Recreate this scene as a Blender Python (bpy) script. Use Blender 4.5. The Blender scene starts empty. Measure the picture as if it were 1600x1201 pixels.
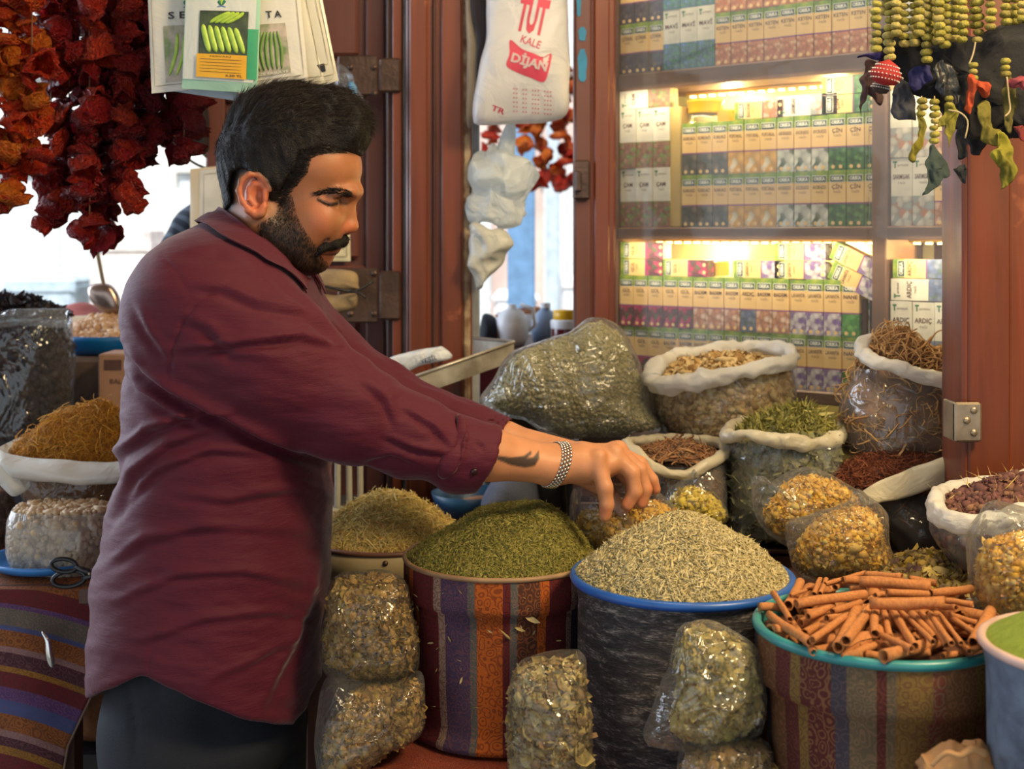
import bpy, math, random
import numpy as np
from mathutils import Vector, Matrix
from mathutils.bvhtree import BVHTree

random.seed(4)
rng = np.random.default_rng(7)
SC = bpy.context.scene
COL = SC.collection
PI = math.pi

# ------------------------------------------------------------------ camera
CZ, FPX, HOR = 1.55, 2000.0, 370.0
cam_d = bpy.data.cameras.new('camera')
cam = bpy.data.objects.new('camera', cam_d)
COL.objects.link(cam)
cam.location = (0, 0, CZ)
cam.rotation_euler = (PI / 2, 0, 0)
cam_d.sensor_width = 36
cam_d.lens = 36 * FPX / 1600
cam_d.shift_y = -(600.5 - HOR) / 1600
cam_d.clip_start = 0.05
cam_d.dof.use_dof = True
cam_d.dof.focus_distance = 1.68
cam_d.dof.aperture_fstop = 5.6
SC.camera = cam

# ------------------------------------------------------------------ world and light
world = bpy.data.worlds.new('overcast_sky')
SC.world = world
world.use_nodes = True
wn = world.node_tree
wn.nodes.clear()
bgn = wn.nodes.new('ShaderNodeBackground')
wo = wn.nodes.new('ShaderNodeOutputWorld')
bgn.inputs[0].default_value = (0.80, 0.90, 1.0, 1)
bgn.inputs[1].default_value = 1.15
wn.links.new(bgn.outputs[0], wo.inputs[0])

def light(name, kind, loc, target, energy, color, size=1.0, size_y=None):
    l = bpy.data.lights.new(name, kind)
    l.energy = energy
    l.color = color
    if kind == 'AREA':
        l.shape = 'RECTANGLE'
        l.size = size
        l.size_y = size_y or size
    elif kind == 'SUN':
        l.angle = math.radians(3)
    else:
        l.shadow_soft_size = size
    o = bpy.data.objects.new(name, l)
    COL.objects.link(o)
    o.location = loc
    dv = Vector(target) - Vector(loc)
    o.rotation_euler = dv.to_track_quat('-Z', 'Y').to_euler()
    return o

light('sun', 'SUN', (0, -5, 12), (0.5, 3, 0), 6.5, (1, 0.97, 0.92))
light('shop_lamp', 'AREA', (1.15, 0.75, 2.62), (0.45, 1.75, 1.1), 50, (1.0, 0.76, 0.43), 0.45, 0.45)
light('cabinet_fill', 'AREA', (0.15, 1.55, 2.66), (0.50, 2.40, 1.55), 12, (1.0, 0.80, 0.52), 0.5, 0.3)  # unseen fill light added to brighten the fronts of the cabinet boxes
light('near_side_fill', 'AREA', (0.2, 0.35, 2.65), (-0.1, 1.75, 1.2), 2.5, (1.0, 0.82, 0.62), 0.4, 0.4)  # unseen warm fill aimed at the man's near side
light('street_daylight', 'AREA', (-2.6, 2.9, 2.0), (-0.4, 1.7, 1.1), 95, (0.74, 0.84, 1.0), 1.6, 2.0)

SC.view_settings.view_transform = 'Standard'
SC.view_settings.look = 'None'
SC.view_settings.exposure = 0.0
SC.view_settings.gamma = 1.0
SC.view_settings.use_curve_mapping = False
SC.cycles.use_denoising = True
SC.cycles.max_bounces = 8
SC.cycles.transparent_max_bounces = 16
SC.cycles.caustics_reflective = False
SC.cycles.caustics_refractive = False
SC.cycles.sample_clamp_indirect = 4.0

# ------------------------------------------------------------------ helpers
def P(px, py, d):
    return np.array([(px - 800) / FPX * d, d, CZ - (py - HOR) / FPX * d])

def lin(c):
    return tuple(((v / 255) / 12.92 if v / 255 <= 0.04045 else ((v / 255 + 0.055) / 1.055) ** 2.4) for v in c)

def tag(o, label=None, cat=None, group=None, kind=None):
    if label: o['label'] = label
    if cat: o['category'] = cat
    if group: o['group'] = group
    if kind: o['kind'] = kind
    return o

def empty(name, loc=(0, 0, 0), rz=0.0):
    o = bpy.data.objects.new(name, None)
    COL.objects.link(o)
    o.empty_display_size = 0.02
    o.location = tuple(float(v) for v in loc)
    o.rotation_euler = (0, 0, rz)
    return o

def thing(name, label, cat, loc=(0, 0, 0), group=None, rz=0.0):
    return tag(empty(name, loc, rz), label, cat, group)

def pmesh(name, verts, faces, mats=(), smooth=True, mi=None, uv=None, colattr=None):
    """verts (n,3) array; faces array or list"""
    me = bpy.data.meshes.new(name)
    v = np.asarray(verts, dtype=np.float32)
    if isinstance(faces, np.ndarray):
        nf, k = faces.shape
        me.vertices.add(len(v)); me.vertices.foreach_set('co', v.ravel())
        me.loops.add(nf * k); me.loops.foreach_set('vertex_index', faces.astype(np.int32).ravel())
        me.polygons.add(nf)
        me.polygons.foreach_set('loop_start', np.arange(0, nf * k, k, dtype=np.int32))
        try:
            me.polygons.foreach_set('loop_total', np.full(nf, k, dtype=np.int32))
        except Exception:
            pass
        me.update(calc_edges=True)
    else:
        me.from_pydata([tuple(map(float, p)) for p in v], [], [tuple(f) for f in faces])
        me.update()
    if smooth is True:
        me.polygons.foreach_set('use_smooth', np.ones(len(me.polygons), dtype=bool))
    for m in mats:
        me.materials.append(m)
    if mi is not None:
        me.polygons.foreach_set('material_index', np.asarray(mi, dtype=np.int32))
    if uv is not None:
        ul = me.uv_layers.new(name='UVMap')
        li = np.empty(len(me.loops), dtype=np.int32)
        me.loops.foreach_get('vertex_index', li)
        ul.data.foreach_set('uv', np.asarray(uv, dtype=np.float32)[li].ravel())
    if colattr is not None:
        ca = me.color_attributes.new('Col', 'FLOAT_COLOR', 'POINT')
        ca.data.foreach_set('color', np.asarray(colattr, dtype=np.float32).ravel())
    return me

def obj(name, me, parent=None, world=True):
    o = bpy.data.objects.new(name, me)
    COL.objects.link(o)
    if parent is not None:
        o.parent = parent
        if world:   # mesh data was written in world coordinates
            o.matrix_parent_inverse = parent_inv(parent)
    return o

def world_of(p):
    m = Matrix.LocRotScale(p.location, p.rotation_euler, p.scale)
    return m if p.parent is None else world_of(p.parent) @ p.matrix_parent_inverse @ m

def parent_inv(p):
    return world_of(p).inverted()

class MB:
    """collects simple shapes (verts, faces, material slot) into one mesh"""
    def __init__(s):
        s.v, s.f, s.m, s.n = [], [], [], 0
    def add(s, v, f, m=0):
        v = np.asarray(v, float)
        s.v.append(v)
        s.f += [tuple(int(i) + s.n for i in q) for q in f]
        s.m += [m] * len(f)
        s.n += len(v)
        return s
    def box(s, lo, hi, m=0, M=None, bev=0.0):
        lo, hi = np.array(lo, float), np.array(hi, float)
        if bev > 0:
            c = []
            b = min(bev, min(hi - lo) * 0.45)
            v = []
            for z, inset in ((lo[2], b), (lo[2] + b, 0), (hi[2] - b, 0), (hi[2], b)):
                x0, x1, y0, y1 = lo[0] + inset, hi[0] - inset, lo[1] + inset, hi[1] - inset
                cb = b if inset == 0 else b * 0.5
                v += [(x0 + cb, y0, z), (x1 - cb, y0, z), (x1, y0 + cb, z), (x1, y1 - cb, z),
                      (x1 - cb, y1, z), (x0 + cb, y1, z), (x0, y1 - cb, z), (x0, y0 + cb, z)]
            f = [tuple(range(7, -1, -1)), tuple(range(24, 32))]
            for r in range(3):
                for k in range(8):
                    a, b2 = r * 8 + k, r * 8 + (k + 1) % 8
                    f.append((a, b2, b2 + 8, a + 8))
        else:
            v = [(x, y, z) for z in (lo[2], hi[2]) for x, y in ((lo[0], lo[1]), (hi[0], lo[1]), (hi[0], hi[1]), (lo[0], hi[1]))]
            f = [(3, 2, 1, 0), (4, 5, 6, 7), (0, 1, 5, 4), (1, 2, 6, 5), (2, 3, 7, 6), (3, 0, 4, 7)]
        v = np.array(v, float)
        if M is not None:
            M = np.array(M); v = v @ M[:3, :3].T + M[:3, 3]
        return s.add(v, f, m)
    def tube(s, pts, r, n=8, m=0, cap=True):
        v, f = tube_np(pts, r, n, cap)
        return s.add(v, f, m)
    def poly(s, pts, m=0):
        return s.add(pts, [tuple(range(len(pts)))], m)
    def lathe(s, prof, c=(0, 0, 0), n=24, m=0):
        v, f, _ = lathe_np(prof, c, n)
        return s.add(v, f, m)
    def build(s, name, mats, parent=None, smooth=False, world=True, data=False):
        if not isinstance(mats, (list, tuple)): mats = [mats]
        me = pmesh(name, np.concatenate(s.v), s.f, mats, smooth, s.m)
        if smooth == 'auto':
            me.polygons.foreach_set('use_smooth', np.ones(len(me.polygons), dtype=bool))
            me.update()
            e = np.zeros(len(me.edges), dtype=bool)
            fn = {}
            for p in me.polygons:
                for ek in p.edge_keys:
                    fn.setdefault(ek, []).append(p.normal)
            for i, ed in enumerate(me.edges):
                q = fn.get(tuple(sorted(ed.vertices)), [])
                if len(q) == 2 and q[0].dot(q[1]) < 0.75: e[i] = True
            at = me.attributes.new('sharp_edge', 'BOOLEAN', 'EDGE')
            at.data.foreach_set('value', e)
        if data: return me
        return obj(name, me, parent, world)

def frames(pts):
    pts = np.asarray(pts, float)
    t = np.gradient(pts, axis=0)
    t /= np.linalg.norm(t, axis=1)[:, None] + 1e-12
    u = np.zeros_like(t)
    a = np.array([0, 0, 1.0]) if abs(t[0][2]) < 0.9 else np.array([1.0, 0, 0])
    p = np.cross(t[0], a); p /= np.linalg.norm(p)
    for i in range(len(t)):
        p = p - t[i] * p.dot(t[i]); p /= np.linalg.norm(p) + 1e-12
        u[i] = p
    return t, u, np.cross(t, u)

def tube_np(pts, r, n=8, cap=True, closed=False):
    pts = np.asarray(pts, float)
    k = len(pts)
    r = np.broadcast_to(np.asarray(r, float), (k,))
    t, u, w = frames(pts)
    a = np.arange(n) / n * 2 * PI
    v = pts[:, None] + r[:, None, None] * (np.cos(a)[None, :, None] * u[:, None] + np.sin(a)[None, :, None] * w[:, None])
    v = v.reshape(-1, 3)
    f = []
    for i in range(k - 1 + (1 if closed else 0)):
        j = (i + 1) % k
        for q in range(n):
            f.append((i * n + q, i * n + (q + 1) % n, j * n + (q + 1) % n, j * n + q))
    if cap and not closed:
        f.append(tuple(range(n - 1, -1, -1)))
        f.append(tuple(range((k - 1) * n, k * n)))
    return v, f

def lathe_np(prof, c=(0, 0, 0), n=24, sx=1.0, sy=1.0, wob=None):
    """profile [(r,z)...]; returns verts, faces, uv (u = turn, v = z)"""
    v, uv, f = [], [], []
    for i, (r, z) in enumerate(prof):
        for k in range(n + 1):
            a = k / n * 2 * PI
            rr = r
            if wob: rr = r * (1 + wob(a, z))
            v.append((c[0] + rr * math.cos(a) * sx, c[1] + rr * math.sin(a) * sy, c[2] + z))
            uv.append((k / n, z))
    for i in range(len(prof) - 1):
        for k in range(n):
            a = i * (n + 1) + k
            f.append((a, a + 1, a + n + 2, a + n + 1))
    return np.array(v), f, np.array(uv)

def catmull(pts, n, closed=False):
    pts = np.asarray(pts, float)
    k = len(pts)
    out = []
    segs = k if closed else k - 1
    for i in range(n):
        t = i / n * segs if closed else i / (n - 1) * segs
        s = min(int(t), segs - 1); u = t - s
        g = (lambda j: pts[j % k]) if closed else (lambda j: pts[min(max(j, 0), k - 1)])
        p0, p1, p2, p3 = g(s - 1), g(s), g(s + 1), g(s + 2)
        out.append(0.5 * (2 * p1 + (p2 - p0) * u + (2 * p0 - 5 * p1 + 4 * p2 - p3) * u * u + (3 * p1 - p0 - 3 * p2 + p3) * u ** 3))
    return np.array(out)

def _hash(i, j, k, seed):
    h = (i * 374761393 + j * 668265263 + k * 2147483647 + seed * 1442695041) & 0xFFFFFFFF
    h = ((h ^ (h >> 13)) * 1274126177) & 0xFFFFFFFF
    h = h ^ (h >> 16)
    return (h & 0xFFFF) / 65535.0 * 2 - 1

def noise(p, freq=1.0, seed=0, octv=1):
    p = np.asarray(p, float)
    out = np.zeros(len(p)); amp = 1.0
    for o in range(octv):
        q = p * freq * (2 ** o)
        i = np.floor(q).astype(np.int64); f = q - i
        f = f * f * (3 - 2 * f)
        r = 0
        for a in (0, 1):
            for b in (0, 1):
                for c in (0, 1):
                    w = (f[:, 0] if a else 1 - f[:, 0]) * (f[:, 1] if b else 1 - f[:, 1]) * (f[:, 2] if c else 1 - f[:, 2])
                    r = r + w * _hash(i[:, 0] + a, i[:, 1] + b, i[:, 2] + c, seed + o * 17)
        out += amp * r; amp *= 0.5
    return out

# ------------------------------------------------------------------ materials
MATS = {}
class NT:
    def __init__(s, name):
        s.m = bpy.data.materials.new(name); s.m.use_nodes = True
        s.t = s.m.node_tree; s.t.nodes.clear()
        s.out = s.t.nodes.new('ShaderNodeOutputMaterial')
    def n(s, typ, ins=None, **kw):
        nd = s.t.nodes.new('ShaderNode' + typ)
        for k, v in kw.items(): setattr(nd, k, v)
        for k, v in (ins or {}).items():
            if isinstance(v, bpy.types.NodeSocket): s.t.links.new(v, nd.inputs[k])
            elif isinstance(v, tuple) and len(v) == 3 and nd.inputs[k].type == 'RGBA': nd.inputs[k].default_value = v + (1,)
            else: nd.inputs[k].default_value = v
        return nd
    def ramp(s, fac, stops, interp='LINEAR'):
        nd = s.t.nodes.new('ShaderNodeValToRGB')
        cr = nd.color_ramp; cr.interpolation = interp
        while len(cr.elements) < len(stops): cr.elements.new(0.5)
        for e, (p, c) in zip(cr.elements, stops):
            e.position = p; e.color = tuple(c) + (1,) if len(c) == 3 else c
        s.t.links.new(fac, nd.inputs[0])
        return nd.outputs[0]
    def mix(s, fac, a, b, blend='MIX'):
        nd = s.t.nodes.new('ShaderNodeMix'); nd.data_type = 'RGBA'; nd.blend_type = blend
        for idx, v in ((0, fac), (6, a), (7, b)):
            if isinstance(v, bpy.types.NodeSocket): s.t.links.new(v, nd.inputs[idx])
            elif idx == 0: nd.inputs[0].default_value = v
            else: nd.inputs[idx].default_value = tuple(v) + (1,)
        return nd.outputs[2]
    def math(s, op, a, b=0.0):
        nd = s.t.nodes.new('ShaderNodeMath'); nd.operation = op
        for i, v in ((0, a), (1, b)):
            if isinstance(v, bpy.types.NodeSocket): s.t.links.new(v, nd.inputs[i])
            else: nd.inputs[i].default_value = v
        return nd.outputs[0]
    def surf(s, sock):
        s.t.links.new(sock, s.out.inputs[0]); return s.m

def coords(t, kind='Object', scale=(1, 1, 1)):
    tc = t.n('TexCoord')
    mp = t.n('Mapping', {0: tc.outputs[kind]})
    mp.inputs['Scale'].default_value = scale
    return mp.outputs[0]

def mat(name, col, rough=0.6, metal=0.0, col2=None, nscale=20, nstr=0.5, bump=0.0, bscale=120, spec=0.5, sss=0.0, emit=None, estr=0.0,
        stretch=(1, 1, 1), sheen=0.0, trans=0.0, alpha=1.0, coat=0.0):
    """simple procedural material: colour varied by noise between col and col2"""
    if name in MATS: return MATS[name]
    t = NT(name)
    c = coords(t, 'Object', stretch)
    ins = {'Roughness': rough, 'Metallic': metal, 'Specular IOR Level': spec}
    if col2 is None: col2 = tuple(v * 0.75 for v in col)
    nz = t.n('TexNoise', {'Vector': c, 'Scale': nscale, 'Detail': 4.0})
    f = t.ramp(nz.outputs[0], [(0.35, (0, 0, 0)), (0.65, (1, 1, 1))])
    base = t.mix(f, col, col2)
    ins['Base Color'] = base
    b = t.n('BsdfPrincipled', ins)
    if bump:
        n2 = t.n('TexNoise', {'Vector': c, 'Scale': bscale, 'Detail': 3.0})
        bp = t.n('Bump', {'Height': n2.outputs[0], 'Strength': bump, 'Distance': 0.004})
        t.t.links.new(bp.outputs[0], b.inputs['Normal'])
    if sss:
        b.inputs['Subsurface Weight'].default_value = sss
        b.inputs['Subsurface Radius'].default_value = (0.012, 0.005, 0.003)
        b.inputs['Subsurface Scale'].default_value = 0.6
    if sheen: b.inputs['Sheen Weight'].default_value = sheen
    if coat: b.inputs['Coat Weight'].default_value = coat
    if trans: b.inputs['Transmission Weight'].default_value = trans
    if alpha < 1: b.inputs['Alpha'].default_value = alpha
    if emit:
        b.inputs['Emission Color'].default_value = tuple(emit) + (1,)
        b.inputs['Emission Strength'].default_value = estr
    MATS[name] = t.surf(b.outputs[0])
    return MATS[name]

def island_mat(name, cols, rough=0.75, bump=0.0, spec=0.25, sat=None, trans=0.0):
    """each loose piece takes its own tone"""
    if name in MATS: return MATS[name]
    t = NT(name)
    g = t.n('NewGeometry')
    k = len(cols)
    stops = [(i / max(1, k - 1), c) for i, c in enumerate(cols)]
    col = t.ramp(g.outputs['Random Per Island'], stops)
    c = coords(t)
    nz = t.n('TexNoise', {'Vector': c, 'Scale': 160.0, 'Detail': 2.0})
    col = t.mix(t.math('MULTIPLY', nz.outputs[0], 0.5), col, tuple(v * 0.45 for v in cols[0]))
    b = t.n('BsdfPrincipled', {'Base Color': col, 'Roughness': rough, 'Specular IOR Level': spec})
    if bump:
        bp = t.n('Bump', {'Height': nz.outputs[0], 'Strength': bump, 'Distance': 0.003})
        t.t.links.new(bp.outputs[0], b.inputs['Normal'])
    MATS[name] = t.surf(b.outputs[0])
    return MATS[name]

def film_mat(name, milky=0.10, tint=(0.93, 0.95, 0.95), gloss=0.10, bump=0.6, scale=22.0, rough=0.12):
    """thin polythene: mostly see-through, creased, with a soft sheen"""
    if name in MATS: return MATS[name]
    t = NT(name)
    c = coords(t)
    n1 = t.n('TexNoise', {'Vector': c, 'Scale': scale, 'Detail': 3.0, 'Distortion': 1.2})
    r = t.math('ABSOLUTE', t.math('SUBTRACT', n1.outputs[0], 0.5))
    n2 = t.n('TexNoise', {'Vector': c, 'Scale': scale * 3.5, 'Detail': 2.0})
    h = t.math('ADD', t.math('MULTIPLY', r, 2.0), t.math('MULTIPLY', n2.outputs[0], 0.25))
    bp = t.n('Bump', {'Height': h, 'Strength': bump, 'Distance': 0.012})
    tr = t.n('BsdfTransparent', {0: tint})
    gl = t.n('BsdfGlossy', {'Color': (1, 1, 1), 'Roughness': rough, 'Normal': bp.outputs[0]})
    df = t.n('BsdfDiffuse', {'Color': (0.80, 0.82, 0.82), 'Normal': bp.outputs[0]})
    tl = t.n('BsdfTranslucent', {'Color': (0.80, 0.82, 0.82)})
    milk = t.n('MixShader', {0: 0.45, 1: df.outputs[0], 2: tl.outputs[0]})
    lw = t.n('LayerWeight', {'Blend': 0.20, 'Normal': bp.outputs[0]})
    mf = t.math('ADD', milky * .55, t.math('MULTIPLY', lw.outputs['Facing'], 0.12))
    a = t.n('MixShader', {0: mf, 1: tr.outputs[0], 2: milk.outputs[0]})
    gf = t.math('MINIMUM', t.math('ADD', gloss * .3, t.math('MULTIPLY', lw.outputs['Fresnel'], 0.6)), 0.6)
    b = t.n('MixShader', {0: gf, 1: a.outputs[0], 2: gl.outputs[0]})
    MATS[name] = t.surf(b.outputs[0])
    return MATS[name]

def plastic_white(name, col=(0.78, 0.76, 0.70), trl=0.35, rough=0.35, bump=0.5, scale=14.0):
    if name in MATS: return MATS[name]
    t = NT(name)
    c = coords(t)
    n1 = t.n('TexNoise', {'Vector': c, 'Scale': scale, 'Detail': 4.0, 'Distortion': 1.0})
    bp = t.n('Bump', {'Height': n1.outputs[0], 'Strength': bump, 'Distance': 0.02})
    b = t.n('BsdfPrincipled', {'Base Color': col, 'Roughness': rough, 'Normal': bp.outputs[0]})
    tl = t.n('BsdfTranslucent', {'Color': col})
    a = t.n('MixShader', {0: trl, 1: b.outputs[0], 2: tl.outputs[0]})
    MATS[name] = t.surf(a.outputs[0])
    return MATS[name]

def wood_mat(name, c1, c2, rough=0.45, scale=3.0, bump=0.15, axis=2, wear=None):
    if name in MATS: return MATS[name]
    t = NT(name)
    sc = [14, 14, 14]; sc[axis] = 0.7
    c = coords(t, 'Object', tuple(sc))
    n1 = t.n('TexNoise', {'Vector': c, 'Scale': scale, 'Detail': 6.0, 'Roughness': 0.6, 'Distortion': 0.4})
    col = t.ramp(n1.outputs[0], [(0.3, c1), (0.7, c2)])
    c2d = coords(t)
    n2 = t.n('TexNoise', {'Vector': c2d, 'Scale': 9.0, 'Detail': 5.0})
    if wear:
        wf = t.ramp(n2.outputs[0], [(0.66, (0, 0, 0)), (0.72, (1, 1, 1))])
        col = t.mix(wf, col, wear)
    rr = t.ramp(n2.outputs[0], [(0.3, (rough * 0.8,) * 3), (0.7, (min(1, rough * 1.3),) * 3)])
    bp = t.n('Bump', {'Height': n1.outputs[0], 'Strength': bump, 'Distance': 0.003})
    b = t.n('BsdfPrincipled', {'Base Color': col, 'Roughness': rr, 'Normal': bp.outputs[0]})
    MATS[name] = t.surf(b.outputs[0])
    return MATS[name]

def stripe_mat(name, bands, axis='u', pat=70.0, rough=0.85, aspect=(1, 1)):
    """woven striped cloth; bands = [(start position, colour, figure colour)] along u or v"""
    if name in MATS: return MATS[name]
    t = NT(name)
    tc = t.n('TexCoord'); sp = t.n('SeparateXYZ', {0: tc.outputs['UV']})
    fac = sp.outputs[0 if axis == 'u' else 1]
    ca = t.ramp(fac, [(b[0], b[1]) for b in bands], 'CONSTANT')
    cb = t.ramp(fac, [(b[0], b[2]) for b in bands], 'CONSTANT')
    mp = t.n('Mapping', {0: tc.outputs['UV']}); mp.inputs['Scale'].default_value = (aspect[0], aspect[1], 1)
    nz = t.n('TexNoise', {'Vector': mp.outputs[0], 'Scale': pat * 0.35, 'Detail': 1.0})
    dv = t.mix(0.02, mp.outputs[0], nz.outputs['Color'])
    vo = t.n('TexVoronoi', {'Vector': dv, 'Scale': pat * 1.15})
    s = t.math('SINE', t.math('MULTIPLY', vo.outputs['Distance'], 20.0))
    f = t.ramp(s, [(0.30, (0, 0, 0)), (0.55, (1, 1, 1))])
    col = t.mix(t.math('MULTIPLY', f, 0.72), ca, cb)
    dn = t.n('TexNoise', {'Vector': mp.outputs[0], 'Scale': 14.0, 'Detail': 4.0})
    col = t.mix(t.math('MULTIPLY', dn.outputs[0], .55), col, (.03, .022, .018))
    w = t.n('TexNoise', {'Vector': mp.outputs[0], 'Scale': pat * 6, 'Detail': 1.0})
    h = t.math('ADD', t.math('MULTIPLY', f, 0.4), w.outputs[0])
    bp = t.n('Bump', {'Height': h, 'Strength': 0.35, 'Distance': 0.002})
    b = t.n('BsdfPrincipled', {'Base Color': col, 'Roughness': rough, 'Specular IOR Level': 0.2, 'Normal': bp.outputs[0]})
    MATS[name] = t.surf(b.outputs[0])
    return MATS[name]

# ------------------------------------------------------------------ pieces scattered over a surface, joined in one mesh
def piece_needle(w=0.12):
    v = [(-1, 0, 0), (0, w, -w * 0.5), (0, -w, -w * 0.5), (0, 0, w), (1, 0, 0)]
    f = [(0, 2, 1), (0, 3, 2), (0, 1, 3), (4, 1, 2), (4, 2, 3), (4, 3, 1)]
    return np.array(v, float), np.array(f)
def piece_lump(seed=0, sq=(1, 0.8, 0.6)):
    t = (1 + 5 ** 0.5) / 2
    v = np.array([(-1, t, 0), (1, t, 0), (-1, -t, 0), (1, -t, 0), (0, -1, t), (0, 1, t), (0, -1, -t), (0, 1, -t), (t, 0, -1), (t, 0, 1), (-t, 0, -1), (-t, 0, 1)], float)
    v /= np.linalg.norm(v[0])
    r = np.random.default_rng(seed)
    v *= (1 + r.uniform(-0.25, 0.25, (12, 1))); v *= np.array(sq)
    f = np.array([(0, 11, 5), (0, 5, 1), (0, 1, 7), (0, 7, 10), (0, 10, 11), (1, 5, 9), (5, 11, 4), (11, 10, 2), (10, 7, 6), (7, 1, 8),
                  (3, 9, 4), (3, 4, 2), (3, 2, 6), (3, 6, 8), (3, 8, 9), (4, 9, 5), (2, 4, 11), (6, 2, 10), (8, 6, 7), (9, 8, 1)])
    return v, f
def piece_leaf(curl=0.5, w=0.35, seed=0):
    r = np.random.default_rng(seed)
    v, f = [], []
    xs = np.linspace(-1, 1, 5)
    for i, x in enumerate(xs):
        ww = w * (1 - x * x) ** 0.6 if 0 < i < 4 else 0.02
        z = curl * (x * x) * 0.5 + r.uniform(-0.1, 0.1)
        v += [(x, -ww, z + ww * 0.5), (x, 0, z), (x, ww, z + ww * 0.5)]
    for i in range(4):
        a = i * 3
        f += [(a, a + 1, a + 4), (a, a + 4, a + 3), (a + 1, a + 2, a + 5), (a + 1, a + 5, a + 4)]
    return np.array(v), np.array(f)
def piece_curl(seed=0, w=0.06, bend=1.0, n=6):
    r = np.random.default_rng(seed)
    a = np.linspace(-1, 1, n)
    pts = np.stack([a * (1 - 0.25 * bend), 0.35 * bend * np.sin(a * 2 + r.uniform(0, 6)), 0.25 * bend * np.cos(a * 2.3 + r.uniform(0, 6))], 1)
    v, f = tube_np(pts, w, 3, False)
    ft = []
    for q in f: ft += [(q[0], q[1], q[2]), (q[0], q[2], q[3])]
    return v, np.array(ft)

def orient(normals, tilt=0.25, upbias=0.0, direction=None):
    """rotation matrices: local x in the tangent plane at random heading, local z near the normal"""
    n = len(normals)
    nn = normals + rng.normal(0, tilt, (n, 3)); nn /= np.linalg.norm(nn, axis=1)[:, None]
    a = rng.normal(0, 1, (n, 3)) if direction is None else np.asarray(direction) + rng.normal(0, 0.35, (n, 3))
    x = a - nn * (a * nn).sum(1)[:, None]; x /= np.linalg.norm(x, axis=1)[:, None] + 1e-9
    y = np.cross(nn, x)
    return np.stack([x, y, nn], 2)

def scatter(name, pts, normals, pieces, size, mats, parent=None, tilt=0.25, svar=0.3, direction=None, stuff=True, mi=None, smooth=True, lift=0.0):
    n = len(pts)
    R = orient(normals, tilt, direction=direction)
    s = size * np.exp(rng.normal(0, svar, n))
    which = rng.integers(0, len(pieces), n)
    V, F, base = [], [], 0
    for k, (pv, pf) in enumerate(pieces):
        idx = np.nonzero(which == k)[0]
        if len(idx) == 0: continue
        v = np.einsum('nij,vj->nvi', R[idx], pv) * s[idx][:, None, None] + pts[idx][:, None] + normals[idx][:, None] * lift
        f = pf[None] + (np.arange(len(idx)) * len(pv))[:, None, None] + base
        V.append(v.reshape(-1, 3)); F.append(f.reshape(-1, 3)); base += len(idx) * len(pv)
    me = pmesh(name, np.concatenate(V), np.concatenate(F), mats if isinstance(mats, (list, tuple)) else [mats], smooth)
    o = obj(name, me, parent)
    if stuff: o['kind'] = 'stuff'
    return o

def mesh_samples(V, F, n, keep=None):
    """random points + normals on a quad/tri mesh"""
    tris = []
    for q in F:
        for i in range(1, len(q) - 1): tris.append((q[0], q[i], q[i + 1]))
    T = np.array(tris); V = np.asarray(V, float)
    A, B, C = V[T[:, 0]], V[T[:, 1]], V[T[:, 2]]
    N = np.cross(B - A, C - A); ar = np.linalg.norm(N, axis=1)
    N = N / (ar[:, None] + 1e-12)
    ok = ar > 1e-12
    if keep is not None:
        ok &= keep((A + B + C) / 3, N)
    p = np.where(ok, ar, 0); p /= p.sum()
    t = rng.choice(len(T), n, p=p)
    u, v = rng.random(n), rng.random(n)
    sw = u + v > 1; u[sw] = 1 - u[sw]; v[sw] = 1 - v[sw]
    return A[t] + (B[t] - A[t]) * u[:, None] + (C[t] - A[t]) * v[:, None], N[t]

# ------------------------------------------------------------------ mound, bag and sack shapes
def dome(c, R, H, peak=(0, 0), p=1.7, n=40, rings=14, nz=0.004, seed=0, sy=1.0):
    V = [(c[0] + peak[0], c[1] + peak[1], c[2] + H)]; F = []
    for i in range(1, rings + 1):
        rho = i / rings
        for k in range(n):
            a = k / n * 2 * PI
            V.append((c[0] + R * rho * math.cos(a) + peak[0] * (1 - rho), c[1] + sy * R * rho * math.sin(a) + peak[1] * (1 - rho), c[2] + H * (1 - rho ** p)))
    V = np.array(V)
    V[:, 2] += nz * noise(V, 25, seed, 2)
    for k in range(n): F.append((0, 1 + k, 1 + (k + 1) % n))
    for i in range(1, rings):
        for k in range(n):
            a, b = 1 + (i - 1) * n + k, 1 + (i - 1) * n + (k + 1) % n
            F.append((a, a + n, b + n, b))
    return V, F

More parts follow.
